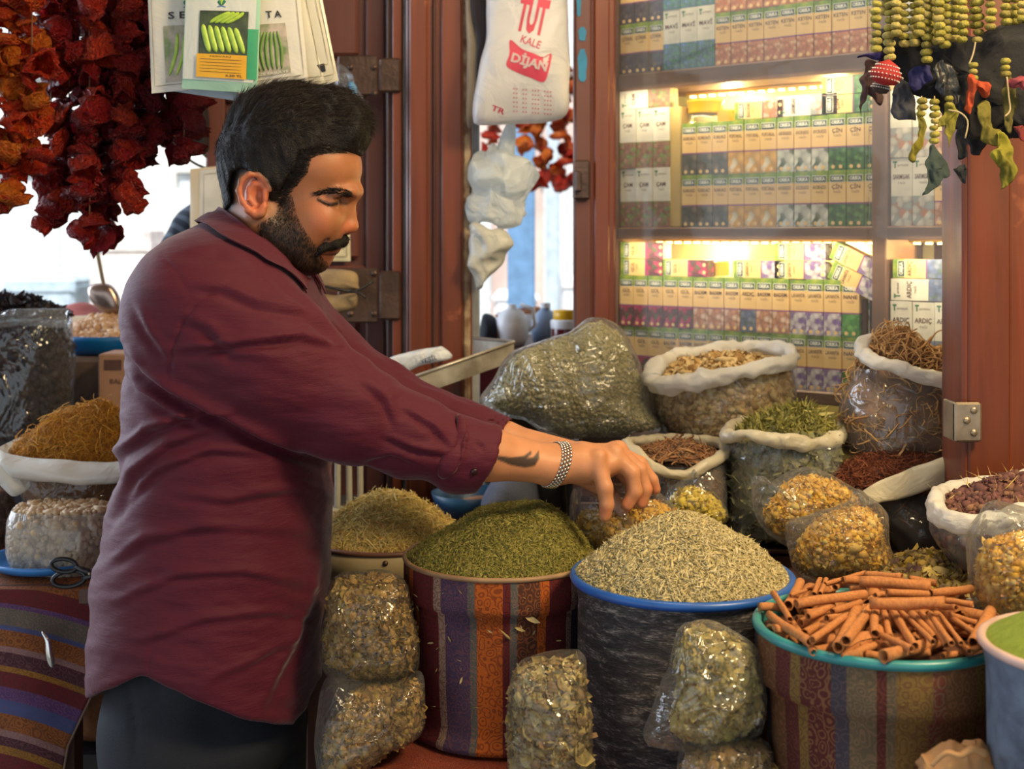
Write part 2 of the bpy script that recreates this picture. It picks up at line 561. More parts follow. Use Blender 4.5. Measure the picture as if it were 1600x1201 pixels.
def inflate(outline, d, T, n=72, rings=12, p=2.2, nz=0.004, nf=14, seed=0, tilt=0.0, scale=1.0, center=None, Tb=None, smooth=True):
    """closed pillow whose silhouette (seen along y) is the outline, thickness T in front, Tb behind"""
    pts = catmull(outline, n, True) if smooth else np.asarray(outline, float)
    n = len(pts)
    W = np.array([P(x, y, d) for x, y in pts])
    c = W.mean(0) if center is None else P(center[0], center[1], d)
    Tb = T if Tb is None else Tb
    V, F = [], []
    for side, TT in ((-1, T), (1, Tb)):
        for i in range(rings + 1):
            rho = i / rings
            if side == 1 and i == rings: break
            q = c + (W - c) * rho * scale
            q = q.copy(); q[:, 1] += side * TT * (1 - rho ** p) ** (1 / p)
            V.append(q)
    nf_ = (rings + 1) * n
    V = np.concatenate(V)
    V[:, 1] += tilt * (V[:, 2] - c[2])
    disp = nz * np.stack([noise(V, nf, seed, 2), noise(V, nf, seed + 5, 2), noise(V, nf, seed + 9, 2)], 1)
    V += disp
    for i in range(rings):
        for k in range(n):
            a, b = i * n + k, i * n + (k + 1) % n
            F.append((a, b, b + n, a + n) if i else (a, b + n, a + n))
    for i in range(rings):
        for k in range(n):
            a, b = nf_ + i * n + k, nf_ + i * n + (k + 1) % n
            if i == rings - 1: a2, b2 = rings * n + k, rings * n + (k + 1) % n
            else: a2, b2 = a + n, b + n
            F.append((a, a2, b2, b) if i else (a, a2, b2))
    return V, F

def sack(levels, d, n=48, nz=0.004, seed=0, scale=1.0, sq=2.6, closed_bottom=True, closed_top=False):
    """levels [(py, xl, xr, half depth in m[, depth shift])] from top to bottom"""
    V, F = [], []
    lv = catmull([tuple(l) + ((0.0,) if len(l) == 4 else ()) for l in levels], max(10, 4 * len(levels)))
    for (py, xl, xr, ry, dy) in lv:
        a = P(xl, py, d); b = P(xr, py, d)
        cx, rx = (a[0] + b[0]) / 2, (b[0] - a[0]) / 2
        for k in range(n):
            t = k / n * 2 * PI
            ct, st = math.cos(t), math.sin(t)
            V.append((cx + scale * rx * math.copysign(abs(ct) ** (2 / sq), ct), d + dy + scale * ry * math.copysign(abs(st) ** (2 / sq), st), a[2]))
    V = np.array(V)
    V += nz * np.stack([noise(V, 12, seed, 2), noise(V, 12, seed + 5, 2), 0.5 * noise(V, 12, seed + 9, 2)], 1)
    m = len(lv)
    for i in range(m - 1):
        for k in range(n):
            a, b = i * n + k, i * n + (k + 1) % n
            F.append((a, a + n, b + n, b))
    if closed_top: F.append(tuple(range(n)))
    if closed_bottom: F.append(tuple((m - 1) * n + k for k in range(n))[::-1])
    return V, F

def crease(V, amp, freq, seed, aniso=(1, .3, .5)):
    q = V * np.array(aniso); a = seed * 1.3
    q = np.stack([q[:, 0] * math.cos(a) + q[:, 2] * math.sin(a), q[:, 1], q[:, 2] * math.cos(a) - q[:, 0] * math.sin(a)], 1)
    r = np.clip(1 - np.abs(noise(q, freq, seed, 1)) * 3.2, 0, 1) ** 2
    r2 = np.clip(1 - np.abs(noise(V * np.array([.6, .3, 1]), freq * 1.7, seed + 31, 1)) * 3.5, 0, 1) ** 2
    V = V.copy(); V[:, 1] -= amp * (r + .5 * r2)
    return V
def front(P_, N_): return N_[:, 1] < 0.35
def frontup(P_, N_): return (N_[:, 1] < 0.35) | (N_[:, 2] > 0.3)

def vf_obj(name, V, F, m, parent=None, smooth=True, uv=None):
    return obj(name, pmesh(name, V, F, [m] if not isinstance(m, (list, tuple)) else m, smooth, uv=uv), parent)

def rim_tube(name, path, r, m, parent, n=20, closed=True, seed=0, flat=1.0, nz=0.3, k=140):
    """thick rolled edge along a closed path of world points"""
    pts = catmull(path, k, closed)
    rr = r * (1 + nz * noise(pts, 16, seed, 2))
    if not closed: rr[0] *= 0.4; rr[-1] *= 0.4
    v, f = tube_np(pts, rr, n, not closed, closed)
    c = np.repeat(pts, n, axis=0)
    dz = v - c; dz[:, 2] *= flat; v = c + dz
    v += 0.26 * r * np.stack([noise(v, 45, seed + 3, 2), noise(v, 45, seed + 4, 2), noise(v, 45, seed + 5, 2)], 1)
    v += (v - c) * (-.35 * np.abs(noise(v * np.array([1, 1, 2.5]), 34, seed + 8, 2)))[:, None]
    return vf_obj(name, v, f, m, parent)

# ------------------------------------------------------------------ lettering
_txt = {}
def text_vf(s, size=1.0, bold=0.0, align='CENTER'):
    key = (s, bold, align)
    if key not in _txt:
        cu = bpy.data.curves.new('lettering', 'FONT')
        cu.body = s; cu.align_x = align; cu.align_y = 'CENTER'; cu.resolution_u = 2; cu.offset = bold
        o = bpy.data.objects.new('lettering', cu); COL.objects.link(o)
        dg = bpy.context.evaluated_depsgraph_get(); dg.update()
        me = bpy.data.meshes.new_from_object(o.evaluated_get(dg))
        v = np.array([tuple(x.co) for x in me.vertices]) if len(me.vertices) else np.zeros((0, 3))
        f = [tuple(p.vertices) for p in me.polygons]
        COL.objects.unlink(o); bpy.data.objects.remove(o); bpy.data.curves.remove(cu); bpy.data.meshes.remove(me)
        _txt[key] = (v, f)
    v, f = _txt[key]
    return v * size, f

def put_text(mb, s, origin, right, up, size, m=0, width=None, bold=0.0):
    """flat letters centred on origin, reading along 'right'"""
    v, f = text_vf(s, 1.0, bold)
    if len(v) == 0: return
    w = v[:, 0].max() - v[:, 0].min()
    sx = size if width is None else width / w
    q = np.array(origin, float) + v[:, :1] * sx * np.array(right, float) + v[:, 1:2] * size * np.array(up, float)
    mb.add(q, f, m)
# ================================================================== the place
def struct(o): o['kind'] = 'structure'; return o
red_wood = wood_mat('red_wood', lin((118, 54, 22)), lin((84, 38, 16)), .42, 2.4, .2, 2, wear=lin((150, 84, 52)))
dark_wood = wood_mat('dark_wood', lin((88, 54, 38)), lin((60, 36, 34)), .5, 2.4, .2, 2)
door_wood = wood_mat('door_wood', lin((100, 54, 42)), lin((80, 44, 38)), .55, 2.0, .2, 2)
pale_edge = mat('worn_edge', lin((170, 150, 120)), .7, col2=lin((110, 76, 50)), nscale=40)
grey_paint = mat('grey_paint', lin((150, 156, 160)), .6)
iron = mat('old_iron', lin((92, 72, 62)), .45, metal=.6, col2=lin((70, 54, 48)), bump=.3)
steel = mat('steel_plate', lin((176, 160, 136)), .35, metal=.75, col2=lin((140, 126, 108)), bump=.1)
tray_steel = mat('tray_steel', lin((206, 200, 184)), .38, metal=.6, col2=lin((150, 140, 124)))

m = MB(); m.box((-7, -3, -.12), (9, 16, 0)); struct(m.build('floor', mat('pavement', lin((150, 146, 138)), .8, nscale=3, bump=.3)))
m = MB(); m.box((-3.0, -1.8, 2.75), (3.0, 3.1, 2.83)); struct(m.build('shade_canopy', mat('shade_canopy_cloth', lin((120, 96, 78)), .9)))  # unseen canopy added overhead to block top light and shade the stall
# back wall of the shop to the right of the cabinet, behind the shelves
def at(px, d, z): return np.array([(px - 800) / FPX * d, d, z])

# ---- wall behind cabinet (right) and jamb behind
m = MB(); m.box((.78, 2.30, 0), (2.6, 2.42, 2.75)); struct(m.build('wall_right', dark_wood))
m = MB(); m.box((1.6, -1.0, 0), (1.72, 2.30, 2.75)); struct(m.build('wall_side', mat('side_plaster', lin((120, 104, 86)), .9)))

# ---- posts
def post(name, label, x0, x1, d, depth, m_, ribs=(), ztop=2.75):
    t = thing(name, label, 'post', (at((x0 + x1) / 2, d, 0)[0], d + depth / 2, 0))
    a = at(x0, d, 0)[0]; b = at(x1, d, 0)[0]
    q = MB(); q.box((a, d, 0), (b, d + depth, ztop), bev=.004); q.build('shaft', m_, t, world=True)
    for (r0, r1, pr, mm) in ribs:
        q = MB(); q.box((at(r0, d, 0)[0], d - pr, 0), (at(r1, d, 0)[0], d + .01, ztop), bev=.003)
        q.build('moulding', mm, t)
    return t
pc = post('door_post', 'reddish wooden door post with mouldings, left of the hanging printed bag', 634, 737, 2.55, .10, red_wood,
     ((640, 668, .012, red_wood), (676, 682, .008, dark_wood), (690, 722, .014, red_wood), (724, 735, .004, pale_edge)))
q = MB(); q.box((at(604, 2.6, 0)[0], 2.60, 0), (at(633, 2.6, 0)[0], 2.68, 2.75), bev=.003); q.build('rebate', dark_wood, pc)
q = MB(); q.box((at(613, 2.57, 0)[0], 2.57, 0), (at(628, 2.57, 0)[0], 2.62, 2.75), bev=.002); q.build('batten', red_wood, pc)
q = MB(); q.box((at(629, 2.57, 0)[0], 2.58, 0), (at(635, 2.57, 0)[0], 2.62, 2.75), bev=.001); q.build('strip', grey_paint, pc)
q = MB(); q.box((at(737, 2.62, 0)[0], 2.60, 0), (at(749, 2.62, 0)[0], 2.66, 2.75), bev=.002); q.build('strip', grey_paint, pc)
pw = post('window_post', 'wooden post with a flaking blue mark, between window gap and shelves', 897, 962, 2.49, .045, red_wood,
     ((898, 924, .006, door_wood), (928, 952, .010, red_wood)))
blue = mat('blue_paint', lin((40, 120, 160)), .7)
for (x0, y0, x1, y1) in ((901, -10, 908, 26), (904, 42, 916, 64), (903, 76, 917, 128)):
    q = MB(); a = P(x0, y1, 2.483); b = P(x1, y0, 2.483)
    n = 14; c = (a + b) / 2; r = (b - a) / 2
    q.poly([(c[0] + r[0] * math.copysign(abs(math.cos(k / n * 2 * PI)) ** .5, math.cos(k / n * 2 * PI)) * (1 + .15 * math.sin(k * 2.3)), 2.4825, c[2] + r[2] * math.sin(k / n * 2 * PI)) for k in range(n)][::-1])
    q.build('paint_mark', blue, pw)
# latch plate
q = MB(); a = P(895, 312, 2.48); b = P(922, 250, 2.48); q.box((a[0], 2.470, a[2]), (b[0], 2.485, b[2]), bev=.004)
q.box((P(898, 0, 2.48)[0], 2.455, P(0, 300, 2.48)[2]), (P(908, 0, 2.48)[0], 2.475, P(0, 268, 2.48)[2]), bev=.003); q.build('latch', iron, pw)
pr_ = post('shop_post', 'broad red-brown wooden post at the right edge with a steel plate', 1504, 1620, 1.80, .09, red_wood,
     ((1512, 1578, .004, red_wood),))
bx = MB(); a = P(1490, 690, 1.785); b = P(1533, 628, 1.785)
bx.box((a[0], 1.780, a[2]), (b[0], 1.790, b[2]), bev=.003)
bx.box((a[0], 1.780, a[2]), (a[0] + .005, 1.83, b[2]), bev=.002)
bo = bx.build('bracket', steel, pr_)
for (x, y) in ((1522, 641), (1511, 657), (1522, 676)):
    c = P(x, y, 1.779)
    v, f, _ = lathe_np([(0, .0022), (.0035, .002), (.0048, .0006), (.0052, -.001)], (0, 0, 0), 14)
    v = np.stack([v[:, 0], -v[:, 2], v[:, 1]], 1) + c
    vf_obj('screw', v, f, steel, bo)

# ---- door leaf behind the man
dr = tag(empty('door_1', at(470, 2.66, 0)), kind='structure')
D1 = 2.66
q = MB(); q.box((at(322, D1, 0)[0], D1 + .012, 0), (at(604, D1, 0)[0], D1 + .045, 2.75)); q.build('leaf', door_wood, dr)
for (x0, x1, y0, y1) in ((322, 352, -200, 2141), (572, 603, -200, 2141), (352, 572, 98, 158), (352, 572, 415, 482)):
    a = P(x0, min(y1, 1530), D1); b = P(x1, y0, D1)
    q = MB(); q.box((a[0], D1 - .008, max(0, a[2])), (b[0], D1 + .014, min(2.74, b[2])), bev=.004); q.build('rail', door_wood, dr)
for (y0, y1) in ((-90, 88), (168, 405), (492, 900)):
    a = P(366, y1, D1); b = P(560, y0, D1)
    q = MB(); q.box((a[0], D1 - .002, a[2]), (b[0], D1 + .014, b[2]), bev=.012); q.build('panel', door_wood, dr)
for (y0, y1, dd) in ((95, 156, 0), (417, 500, 0)):
    a = P(536, y1, D1 - .01); b = P(632, y0, D1 - .01)
    q = MB(); q.box((a[0], D1 - .095, a[2]), (P(598, 0, D1)[0], D1 - .086, b[2]), bev=.003)
    q.box((P(600, 0, D1)[0], D1 - .10, a[2] + .006), (b[0], D1 - .080, b[2] - .006), bev=.004)
    h = q.build('hinge_plate', iron, dr)
    for (x, y) in ((548, y0 + 10), (548, y1 - 10), (585, y0 + 10), (585, y1 - 10)):
        c = P(x, y, D1 - .098)
        v, f, _ = lathe_np([(0, .003), (.004, .0024), (.006, 0)], (0, 0, 0), 10)
        vf_obj('nail', np.stack([v[:, 0], -v[:, 2], v[:, 1]], 1) + c, f, iron, h)

# ================================================================== shelf cabinet
CO = np.array([.2145, 2.60]); CU = np.array([.781, -.6245]); CU /= np.linalg.norm(CU); CN = np.array([CU[1], -CU[0]])
if CN[1] > 0: CN = -CN       # towards the street
def ct(px):                  # distance along the shelf front for a picture column
    k = (px - 800) / FPX
    return (k * CO[1] - CO[0]) / (CU[0] - k * CU[1])
def cp(t, n, z): return np.array([CO[0] + CU[0] * t + CN[0] * n, CO[1] + CU[1] * t + CN[1] * n, z])
CM = np.array([[CU[0], -CN[0], 0, CO[0]], [CU[1], -CN[1], 0, CO[1]], [0, 0, 1, 0], [0, 0, 0, 1]])   # (along, behind, up)
def cbox(q, t0, t1, n0, n1, z0, z1, m=0, bev=0.0):  # n measured backwards from the shelf front
    q.box((t0, n0, z0), (t1, n1, z1), m, CM, bev)
cab = thing('display_cabinet', 'glazed wooden shelf cabinet filled with small oil boxes, lit by yellow strips', 'cabinet', (.5, 2.45, 0))
cab_wood = wood_mat('cabinet_wood', lin((118, 88, 72)), lin((92, 66, 54)), .5, 2.0, .1, 0)
back_m = mat('cabinet_back', lin((186, 176, 130)), .25, col2=lin((150, 150, 120)), nscale=6)
T0, T1, TD0, TD1 = -.002, .80, ct(1365) - .002, ct(1386)
for (z0, z1) in ((2.40, 2.43), (2.142, 2.17), (1.845, 1.879), (1.545, 1.569), (1.245, 1.269), (.20, .22)):
    q = MB(); cbox(q, T0, T1, 0, .17, z0, z1, bev=.003); q.build('shelf', cab_wood, cab)
q = MB(); cbox(q, T0, T1, .17, .18, .2, 2.43); q.build('back_panel', back_m, cab)
q = MB(); cbox(q, TD0, TD1, -.004, .17, .2, 2.43, bev=.002); q.build('divider', cab_wood, cab)
q = MB(); cbox(q, T0 - .012, T0, 0, .18, .2, 2.43); q.build('side_panel', cab_wood, cab)
led = mat('led_strip', (1, .8, .35), .5, emit=(1.0, .72, .22), estr=16)
ledh = mat('strip_channel', lin((200, 160, 60)), .4)
for (z, t0, t1) in ((1.838, .10, TD0), (1.540, .02, TD0), (1.540, TD1, .78), (1.838, TD1, .78), (1.240, .3, .78)):
    q = MB(); cbox(q, t0, t1, .10, .125, z, z + .006); h = q.build('strip_light', ledh, cab)
    n = int((t1 - t0) / .022)
    for i in range(n):
        q = MB(); cbox(q, t0 + .022 * i + .006, t0 + .022 * i + .015, .107, .118, z - .0035, z); q.build('diode', led, h)
# lamps that stand for the strips' light
for (t, z) in ((.2, 1.83), (.42, 1.83), (.15, 1.53), (.42, 1.53), (.68, 1.53), (.68, 1.83), (.55, 1.235)):
    l = bpy.data.lights.new('strip_glow', 'POINT'); l.energy = 3.2; l.color = (1, .70, .25); l.shadow_soft_size = .012
    o = bpy.data.objects.new('strip_glow', l); COL.objects.link(o); o.location = tuple(cp(t, -.112, z - .012))
for (t, z, e) in ((.27, 2.135, 1.1), (.27, 1.838, .95), (.27, 1.538, .95), (.68, 1.838, .5), (.68, 1.538, .5), (.68, 2.135, .5)):  # unseen area lights added between glass and boxes to brighten the box fronts
    l = bpy.data.lights.new('box_front_fill', 'AREA'); l.shape = 'RECTANGLE'; l.size = .50 if t < .5 else .18; l.size_y = .012; l.energy = e; l.color = (1, .80, .50)
    o = bpy.data.objects.new('box_front_fill', l); COL.objects.link(o); o.location = tuple(cp(t, .034, z))
    zz = Vector((CN[0] * .45, CN[1] * .45, 1)).normalized(); xx = Vector((CU[0], CU[1], 0)); yy = zz.cross(xx)
    o.rotation_euler = Matrix((xx, yy, zz)).transposed().to_euler()
# glass in its frame, in front of the shelves
t = NT('cabinet_glass')
c = coords(t)
nz = t.n('TexNoise', {'Vector': c, 'Scale': 5.0, 'Detail': 4.0})
tr = t.n('BsdfTransparent', {0: (.97, .98, .97)}); gl = t.n('BsdfGlossy', {'Roughness': .03}); df = t.n('BsdfDiffuse', {'Color': (.8, .82, .84)})
fr = t.n('Fresnel', {'IOR': 1.5})
a = t.n('MixShader', {0: t.math('MULTIPLY', nz.outputs[0], .10), 1: tr.outputs[0], 2: df.outputs[0]})
b = t.n('MixShader', {0: t.math('MULTIPLY', fr.outputs[0], .65), 1: a.outputs[0], 2: gl.outputs[0]})
glass = t.surf(b.outputs[0])
q = MB(); cbox(q, -.005, TD0 + .012, -.052, -.048, 1.2, 2.42); q.build('glass_pane', glass, cab)
q = MB(); cbox(q, TD1 - .012, .80, -.052, -.048, 1.2, 2.42); q.build('glass_pane', glass, cab)

# ---- the boxes
cream, white_c = mat('box_cream', lin((236, 200, 138)), .45, col2=lin((230, 190, 126))), mat('box_white', lin((232, 228, 214)), .5)
green_c, badge_c = mat('box_green', lin((160, 172, 70)), .45, col2=lin((110, 144, 60)), nscale=90), mat('badge_dark', lin((30, 60, 56)), .5)
ink, inkg, badge_w = mat('print_ink', lin((92, 60, 50)), .6), mat('print_green', lin((50, 120, 84)), .6), mat('badge_white', lin((230, 230, 220)), .5)
purple_l = mat('print_purple', lin((140, 70, 130)), .5)
def pict(name, cols, scale=90):
    t = NT(name)
    vo = t.n('TexVoronoi', {'Vector': coords(t, 'Object', (1, 1, 1)), 'Scale': scale}); vo.feature = 'F1'
    s = t.n('SeparateColor', {0: vo.outputs['Color']})
    k = len(cols)
    c = t.ramp(s.outputs[0], [(i / k, q) for i, q in enumerate(cols)], 'CONSTANT')
    c = t.mix(t.ramp(vo.outputs['Distance'], [(.2, (0, 0, 0)), (.8, (.7, .7, .7))]), c, tuple(v * .4 for v in cols[0]))
    b = t.n('BsdfPrincipled', {'Base Color': c, 'Roughness': .5})
    return t.surf(b.outputs[0])
PIC = {
 'nuts': pict('picture_shrimp', [lin((212, 140, 100)), lin((190, 110, 76)), lin((226, 180, 140)), lin((200, 130, 90))], 150),
 'dark': pict('picture_dark_seed', [lin((80, 76, 92)), lin((64, 60, 80)), lin((120, 104, 104))], 120),
 'blueberry': pict('picture_blue', [lin((90, 130, 150)), lin((84, 140, 116)), lin((100, 140, 200))], 140),
 'pine': pict('picture_cone', [lin((150, 110, 90)), lin((120, 140, 80)), lin((176, 140, 110))], 120),
 'cocoa': pict('picture_pod', [lin((90, 90, 84)), lin((120, 108, 96)), lin((70, 78, 70))], 80),
 'orange': pict('picture_orange', [lin((226, 170, 70)), lin((230, 220, 190)), lin((230, 180, 90))], 60),
 'avocado': pict('picture_avocado', [lin((220, 222, 210)), lin((70, 90, 60)), lin((200, 200, 190))], 70),
 'tea': pict('picture_tea', [lin((60, 110, 66)), lin((90, 140, 80)), lin((48, 84, 60))], 130),
 'rose': pict('picture_rose', [lin((176, 50, 96)), lin((70, 60, 60)), lin((200, 80, 120)), lin((60, 100, 60))], 90),
 'almond': pict('picture_almond', [lin((200, 140, 110)), lin((224, 190, 170)), lin((180, 120, 90))], 110),
 'lavender': pict('picture_lavender', [lin((214, 206, 214)), lin((120, 90, 160)), lin((200, 190, 210))], 110),
 'mint': pict('picture_mint', [lin((90, 160, 80)), lin((60, 130, 60)), lin((120, 180, 90))], 110),
 'juniper': pict('picture_juniper', [lin((96, 110, 150)), lin((120, 130, 150)), lin((90, 110, 90))], 120),
 'garlic': pict('picture_garlic', [lin((206, 200, 190)), lin((150, 160, 160)), lin((190, 120, 90))], 80),
}
BOX = {}
def box_mesh(kind, w, h, dp, word):
    """one small carton: green head with a lettered badge (or white head), name, picture"""
    key = (kind, word)
    if key in BOX: return BOX[key]
    orika = kind[0] == 'o'; pic = PIC[kind[2:]]
    q = MB()
    if orika: zs = [(0, .40 * h, 3), (.40 * h, .425 * h, 4), (.425 * h, .80 * h, 0), (.80 * h, h, 1)]
    else: zs = [(0, .44 * h, 3), (.44 * h, h, 0)]
    y1 = dp
    for (a, b, mm) in zs:
        q.add([(0, 0, a), (w, 0, a), (w, 0, b), (0, 0, b)], [(0, 1, 2, 3)], mm)
        q.add([(0, 0, a), (0, y1, a), (0, y1, b), (0, 0, b)], [(3, 2, 1, 0)], mm)
        q.add([(w, 0, a), (w, y1, a), (w, y1, b), (w, 0, b)], [(0, 1, 2, 3)], mm)
        q.add([(0, y1, a), (w, y1, a), (w, y1, b), (0, y1, b)], [(3, 2, 1, 0)], mm)
    q.add([(0, 0, h), (w, 0, h), (w, y1, h), (0, y1, h)], [(0, 1, 2, 3)], 1 if orika else 0)
    q.add([(0, 0, 0), (w, 0, 0), (w, y1, 0), (0, y1, 0)], [(3, 2, 1, 0)], 3)
    R, U = (1, 0, 0), (0, 0, 1)
    if orika:
        for (dx, z0, z1, y_, mm) in ((.07, .785, .915, -.0003, 6), (.10, .797, .903, -.0005, 5)):
            q.add([(dx * w, y_, z0 * h), ((1 - dx) * w, y_, z0 * h), ((1 - dx) * w, y_, z1 * h), (dx * w, y_, z1 * h)], [(0, 1, 2, 3)], mm)
        put_text(q, 'ORIKA', (w / 2, -.0007, .850 * h), R, U, .090 * h, 6, width=.68 * w, bold=.05)
        put_text(q, word, (w / 2, -.0004, .70 * h), R, U, .10 * h, 2, width=min(.80, .2 * len(word)) * w, bold=.02)
        put_text(q, 'YAĞI', (w / 2, -.0004, .61 * h), R, U, .06 * h, 2, width=.45 * w)
        for k in (0, 1):
            c = ((.26 + .44 * k) * w, -.0004, .06 * h); n = 10
            q.poly([(c[0] + .11 * w * math.cos(-a / n * 2 * PI), c[1], c[2] + .11 * w * math.sin(-a / n * 2 * PI)) for a in range(n)][::-1], 0)
    else:
        put_text(q, 'T', (.2 * w, -.0004, .90 * h), R, U, .12 * h, 5, width=.20 * w, bold=.06)
        put_text(q, 'ermos', (.56 * w, -.0004, .895 * h), R, U, .06 * h, 2, width=.5 * w)
        put_text(q, word, (w / 2, -.0004, .72 * h), R, U, .10 * h, 2, width=min(.80, .19 * len(word)) * w, bold=.02)
        put_text(q, 'YAĞI', (w / 2, -.0004, .63 * h), R, U, .05 * h, 2, width=.36 * w)
    me = q.build('oil_box', [cream if orika else white_c, green_c, ink, pic, purple_l, badge_c if orika else inkg, badge_w], data=True)
    BOX[key] = me
    return me
def place_box(kind, word, t, n, z, label, group, lying=0, ang=0.0, w=.0335, h=.1015):
    if kind[0] == 'w': w, h = .0385, .119
    me = box_mesh(kind, w - .0008, h, .03, word)
    o = bpy.data.objects.new('oil_box', me); COL.objects.link(o)
    base = Matrix([list(r) for r in CM])
    L = Matrix.Translation((t, n, z))
    if lying: L = L @ Matrix.Rotation(ang, 4, 'Y') @ Matrix.Translation((h, 0, 0)) @ Matrix.Rotation(-PI / 2, 4, 'Y')
    elif ang: L = L @ Matrix.Rotation(ang, 4, 'Y')
    M = base @ L
    o.matrix_basis = M
    tag(o, label, 'box', group)
ZB = {'A': 1.879, 'B': 1.569, 'C': 1.269, 'T': 2.170}
WORD = {'nuts': 'KARİDES', 'dark': 'ÇÖREK', 'blueberry': 'MAVİ', 'pine': 'ÇAM', 'cocoa': 'KAKAO', 'orange': 'PORTAKAL', 'avocado': 'AVOKADO', 'tea': 'ÇİN', 'rose': 'GÜL',
        'almond': 'BADEM', 'lavender': 'LAVANTA', 'mint': 'NANE', 'juniper': 'ARDIÇ', 'garlic': 'SARMISAK'}
WORD['nuts'] = 'KETEN'
LOOK = {'nuts': 'pinkish grain picture', 'dark': 'dark seed picture', 'blueberry': 'blue-green picture', 'pine': 'brown cone picture', 'cocoa': 'grey pod picture', 'orange': 'orange fruit picture',
        'avocado': 'avocado picture', 'tea': 'green shrub picture', 'rose': 'pink flower picture', 'almond': 'almond picture', 'lavender': 'lavender picture', 'mint': 'bright green picture',
        'juniper': 'blue berry picture', 'garlic': 'garlic picture'}
ORD = 'first second third fourth fifth sixth seventh eighth ninth tenth eleventh twelfth thirteenth fourteenth fifteenth sixteenth seventeenth eighteenth'.split()
def run(kinds, t, z, where, start=0, n=.004):
    for i, k in enumerate(kinds):
        w = .0392 if k[0] == 'w' else .0342
        lab = ('white' if k[0] == 'w' else 'cream') + ' box with ' + LOOK[k[2:]] + ', ' + ORD[i + start] + ' from left, ' + where
        place_box(k, WORD[k[2:]], t + rng.uniform(-.0003, .0003), n + rng.uniform(0, .004), z, lab, where + ' ' + k[2:] + ' boxes')
        t += w
    return t
O = lambda k, n: ['o_' + k] * n
Wb = lambda k, n: ['w_' + k] * n
# top shelf: two layers
for lay in (0, 1, 2):
    z = ZB['A'] + lay * .1017
    wh = ('lower row of top shelf', 'second row of top shelf', 'third row of top shelf')[lay]
    if lay < 2:
        t = run(O('dark', 3), .002, z, wh)
        t = run(Wb('blueberry', 3), t, z if lay == 0 else z + .018, wh, 3)
        run(O('nuts', 11), t, z if lay == 0 else z, wh, 6)
        run(Wb('garlic', 3), TD1 + .006, z if lay == 0 else z + .018, wh + ' right bay')
# middle shelf
zb = ZB['B']
for lay in (0, 1):
    wh = ('lower row of middle shelf', 'upper row of middle shelf')[lay]
    run(Wb('pine', 3), .002, zb + lay * .1195, wh)
    t = run(O('cocoa', 3) + O('orange', 3) + O('avocado', 3) + O('tea', 3), ct(1063), zb + lay * .1017, wh, 3)
    run(Wb('garlic', 2) + O('almond', 1), TD1 + .004, zb + lay * .1195, wh + ' right bay')
# lying boxes on the middle shelf
def lie(kind, px, z, label, group=None, ang=0.0, n=.006):
    place_box(kind, WORD[kind[2:]], ct(px), n, z, label, group, 1, ang)
zl = zb + .2040
lie('o_almond', 1145, zl, 'cream oil box lying on its side beside the yellow lid')
lie('w_garlic', 1212, zl, 'white oil box lying on its side in the middle shelf row')
lie('o_tea', 1282, zl, 'lower of two cream boxes lying right on the middle shelf')
lie('o_tea', 1282, zl + .034, 'upper of two cream boxes lying right on the middle shelf')
lie('w_pine', 966, zb + .2395, 'white oil box lying above the white cone-picture boxes')
# third shelf
zc = ZB['C']
run(O('rose', 3) + O('almond', 3) + O('lavender', 8) + O('mint', 2), .002, zc, 'lower row of third shelf')
run(O('rose', 5) + O('almond', 3) + O('juniper', 1) + O('almond', 2) + O('lavender', 3) + O('mint', 1), .002, zc + .1017, 'upper row of third shelf')
zl = zc + .2036
lie('o_rose', 967, zl, 'lower cream box lying at left end of the third shelf')
lie('o_rose', 967, zl + .034, 'upper cream box lying at left end of the third shelf')
lie('o_rose', 1032, zl, 'cream box with pink picture lying beside the left pair on third shelf')
lie('o_lavender', 1143, zl, 'cream lavender box lying alone in the middle of the third shelf')
lie('o_lavender', 1208, zl, 'lower cream lavender box lying flat on third shelf')
lie('o_lavender', 1208, zl + .034, 'upper cream lavender box lying flat on third shelf')
lie('o_lavender', 1290, zl + .004, 'lower of two tilted lavender boxes sliding off the stack', ang=math.radians(25))
lie('o_lavender', 1293, zl + .040, 'upper of two tilted lavender boxes sliding off the stack', ang=math.radians(25))
t = run(Wb('juniper', 3), TD1 + .004, zc + .05, 'third shelf right bay')
run(O('garlic', 1), t, zc + .05, 'third shelf right bay', 3)
run(Wb('juniper', 2) + O('garlic', 2), TD1 + .004, zc - .069 + .0, 'lowest row right of the divider') if False else None
lie('w_juniper', 1390, zc + .1705, 'white oil box lying on three white juniper boxes')
lie('o_juniper', 1393, zc + .2095, 'cream oil box lying highest right of the divider')
q = MB(); cbox(q, TD1 + .004, .79, .004, .12, 1.270, 1.3185, bev=.002); tag(q.build('wooden_riser', cab_wood), 'low wooden riser under the boxes right of the divider', 'riser')
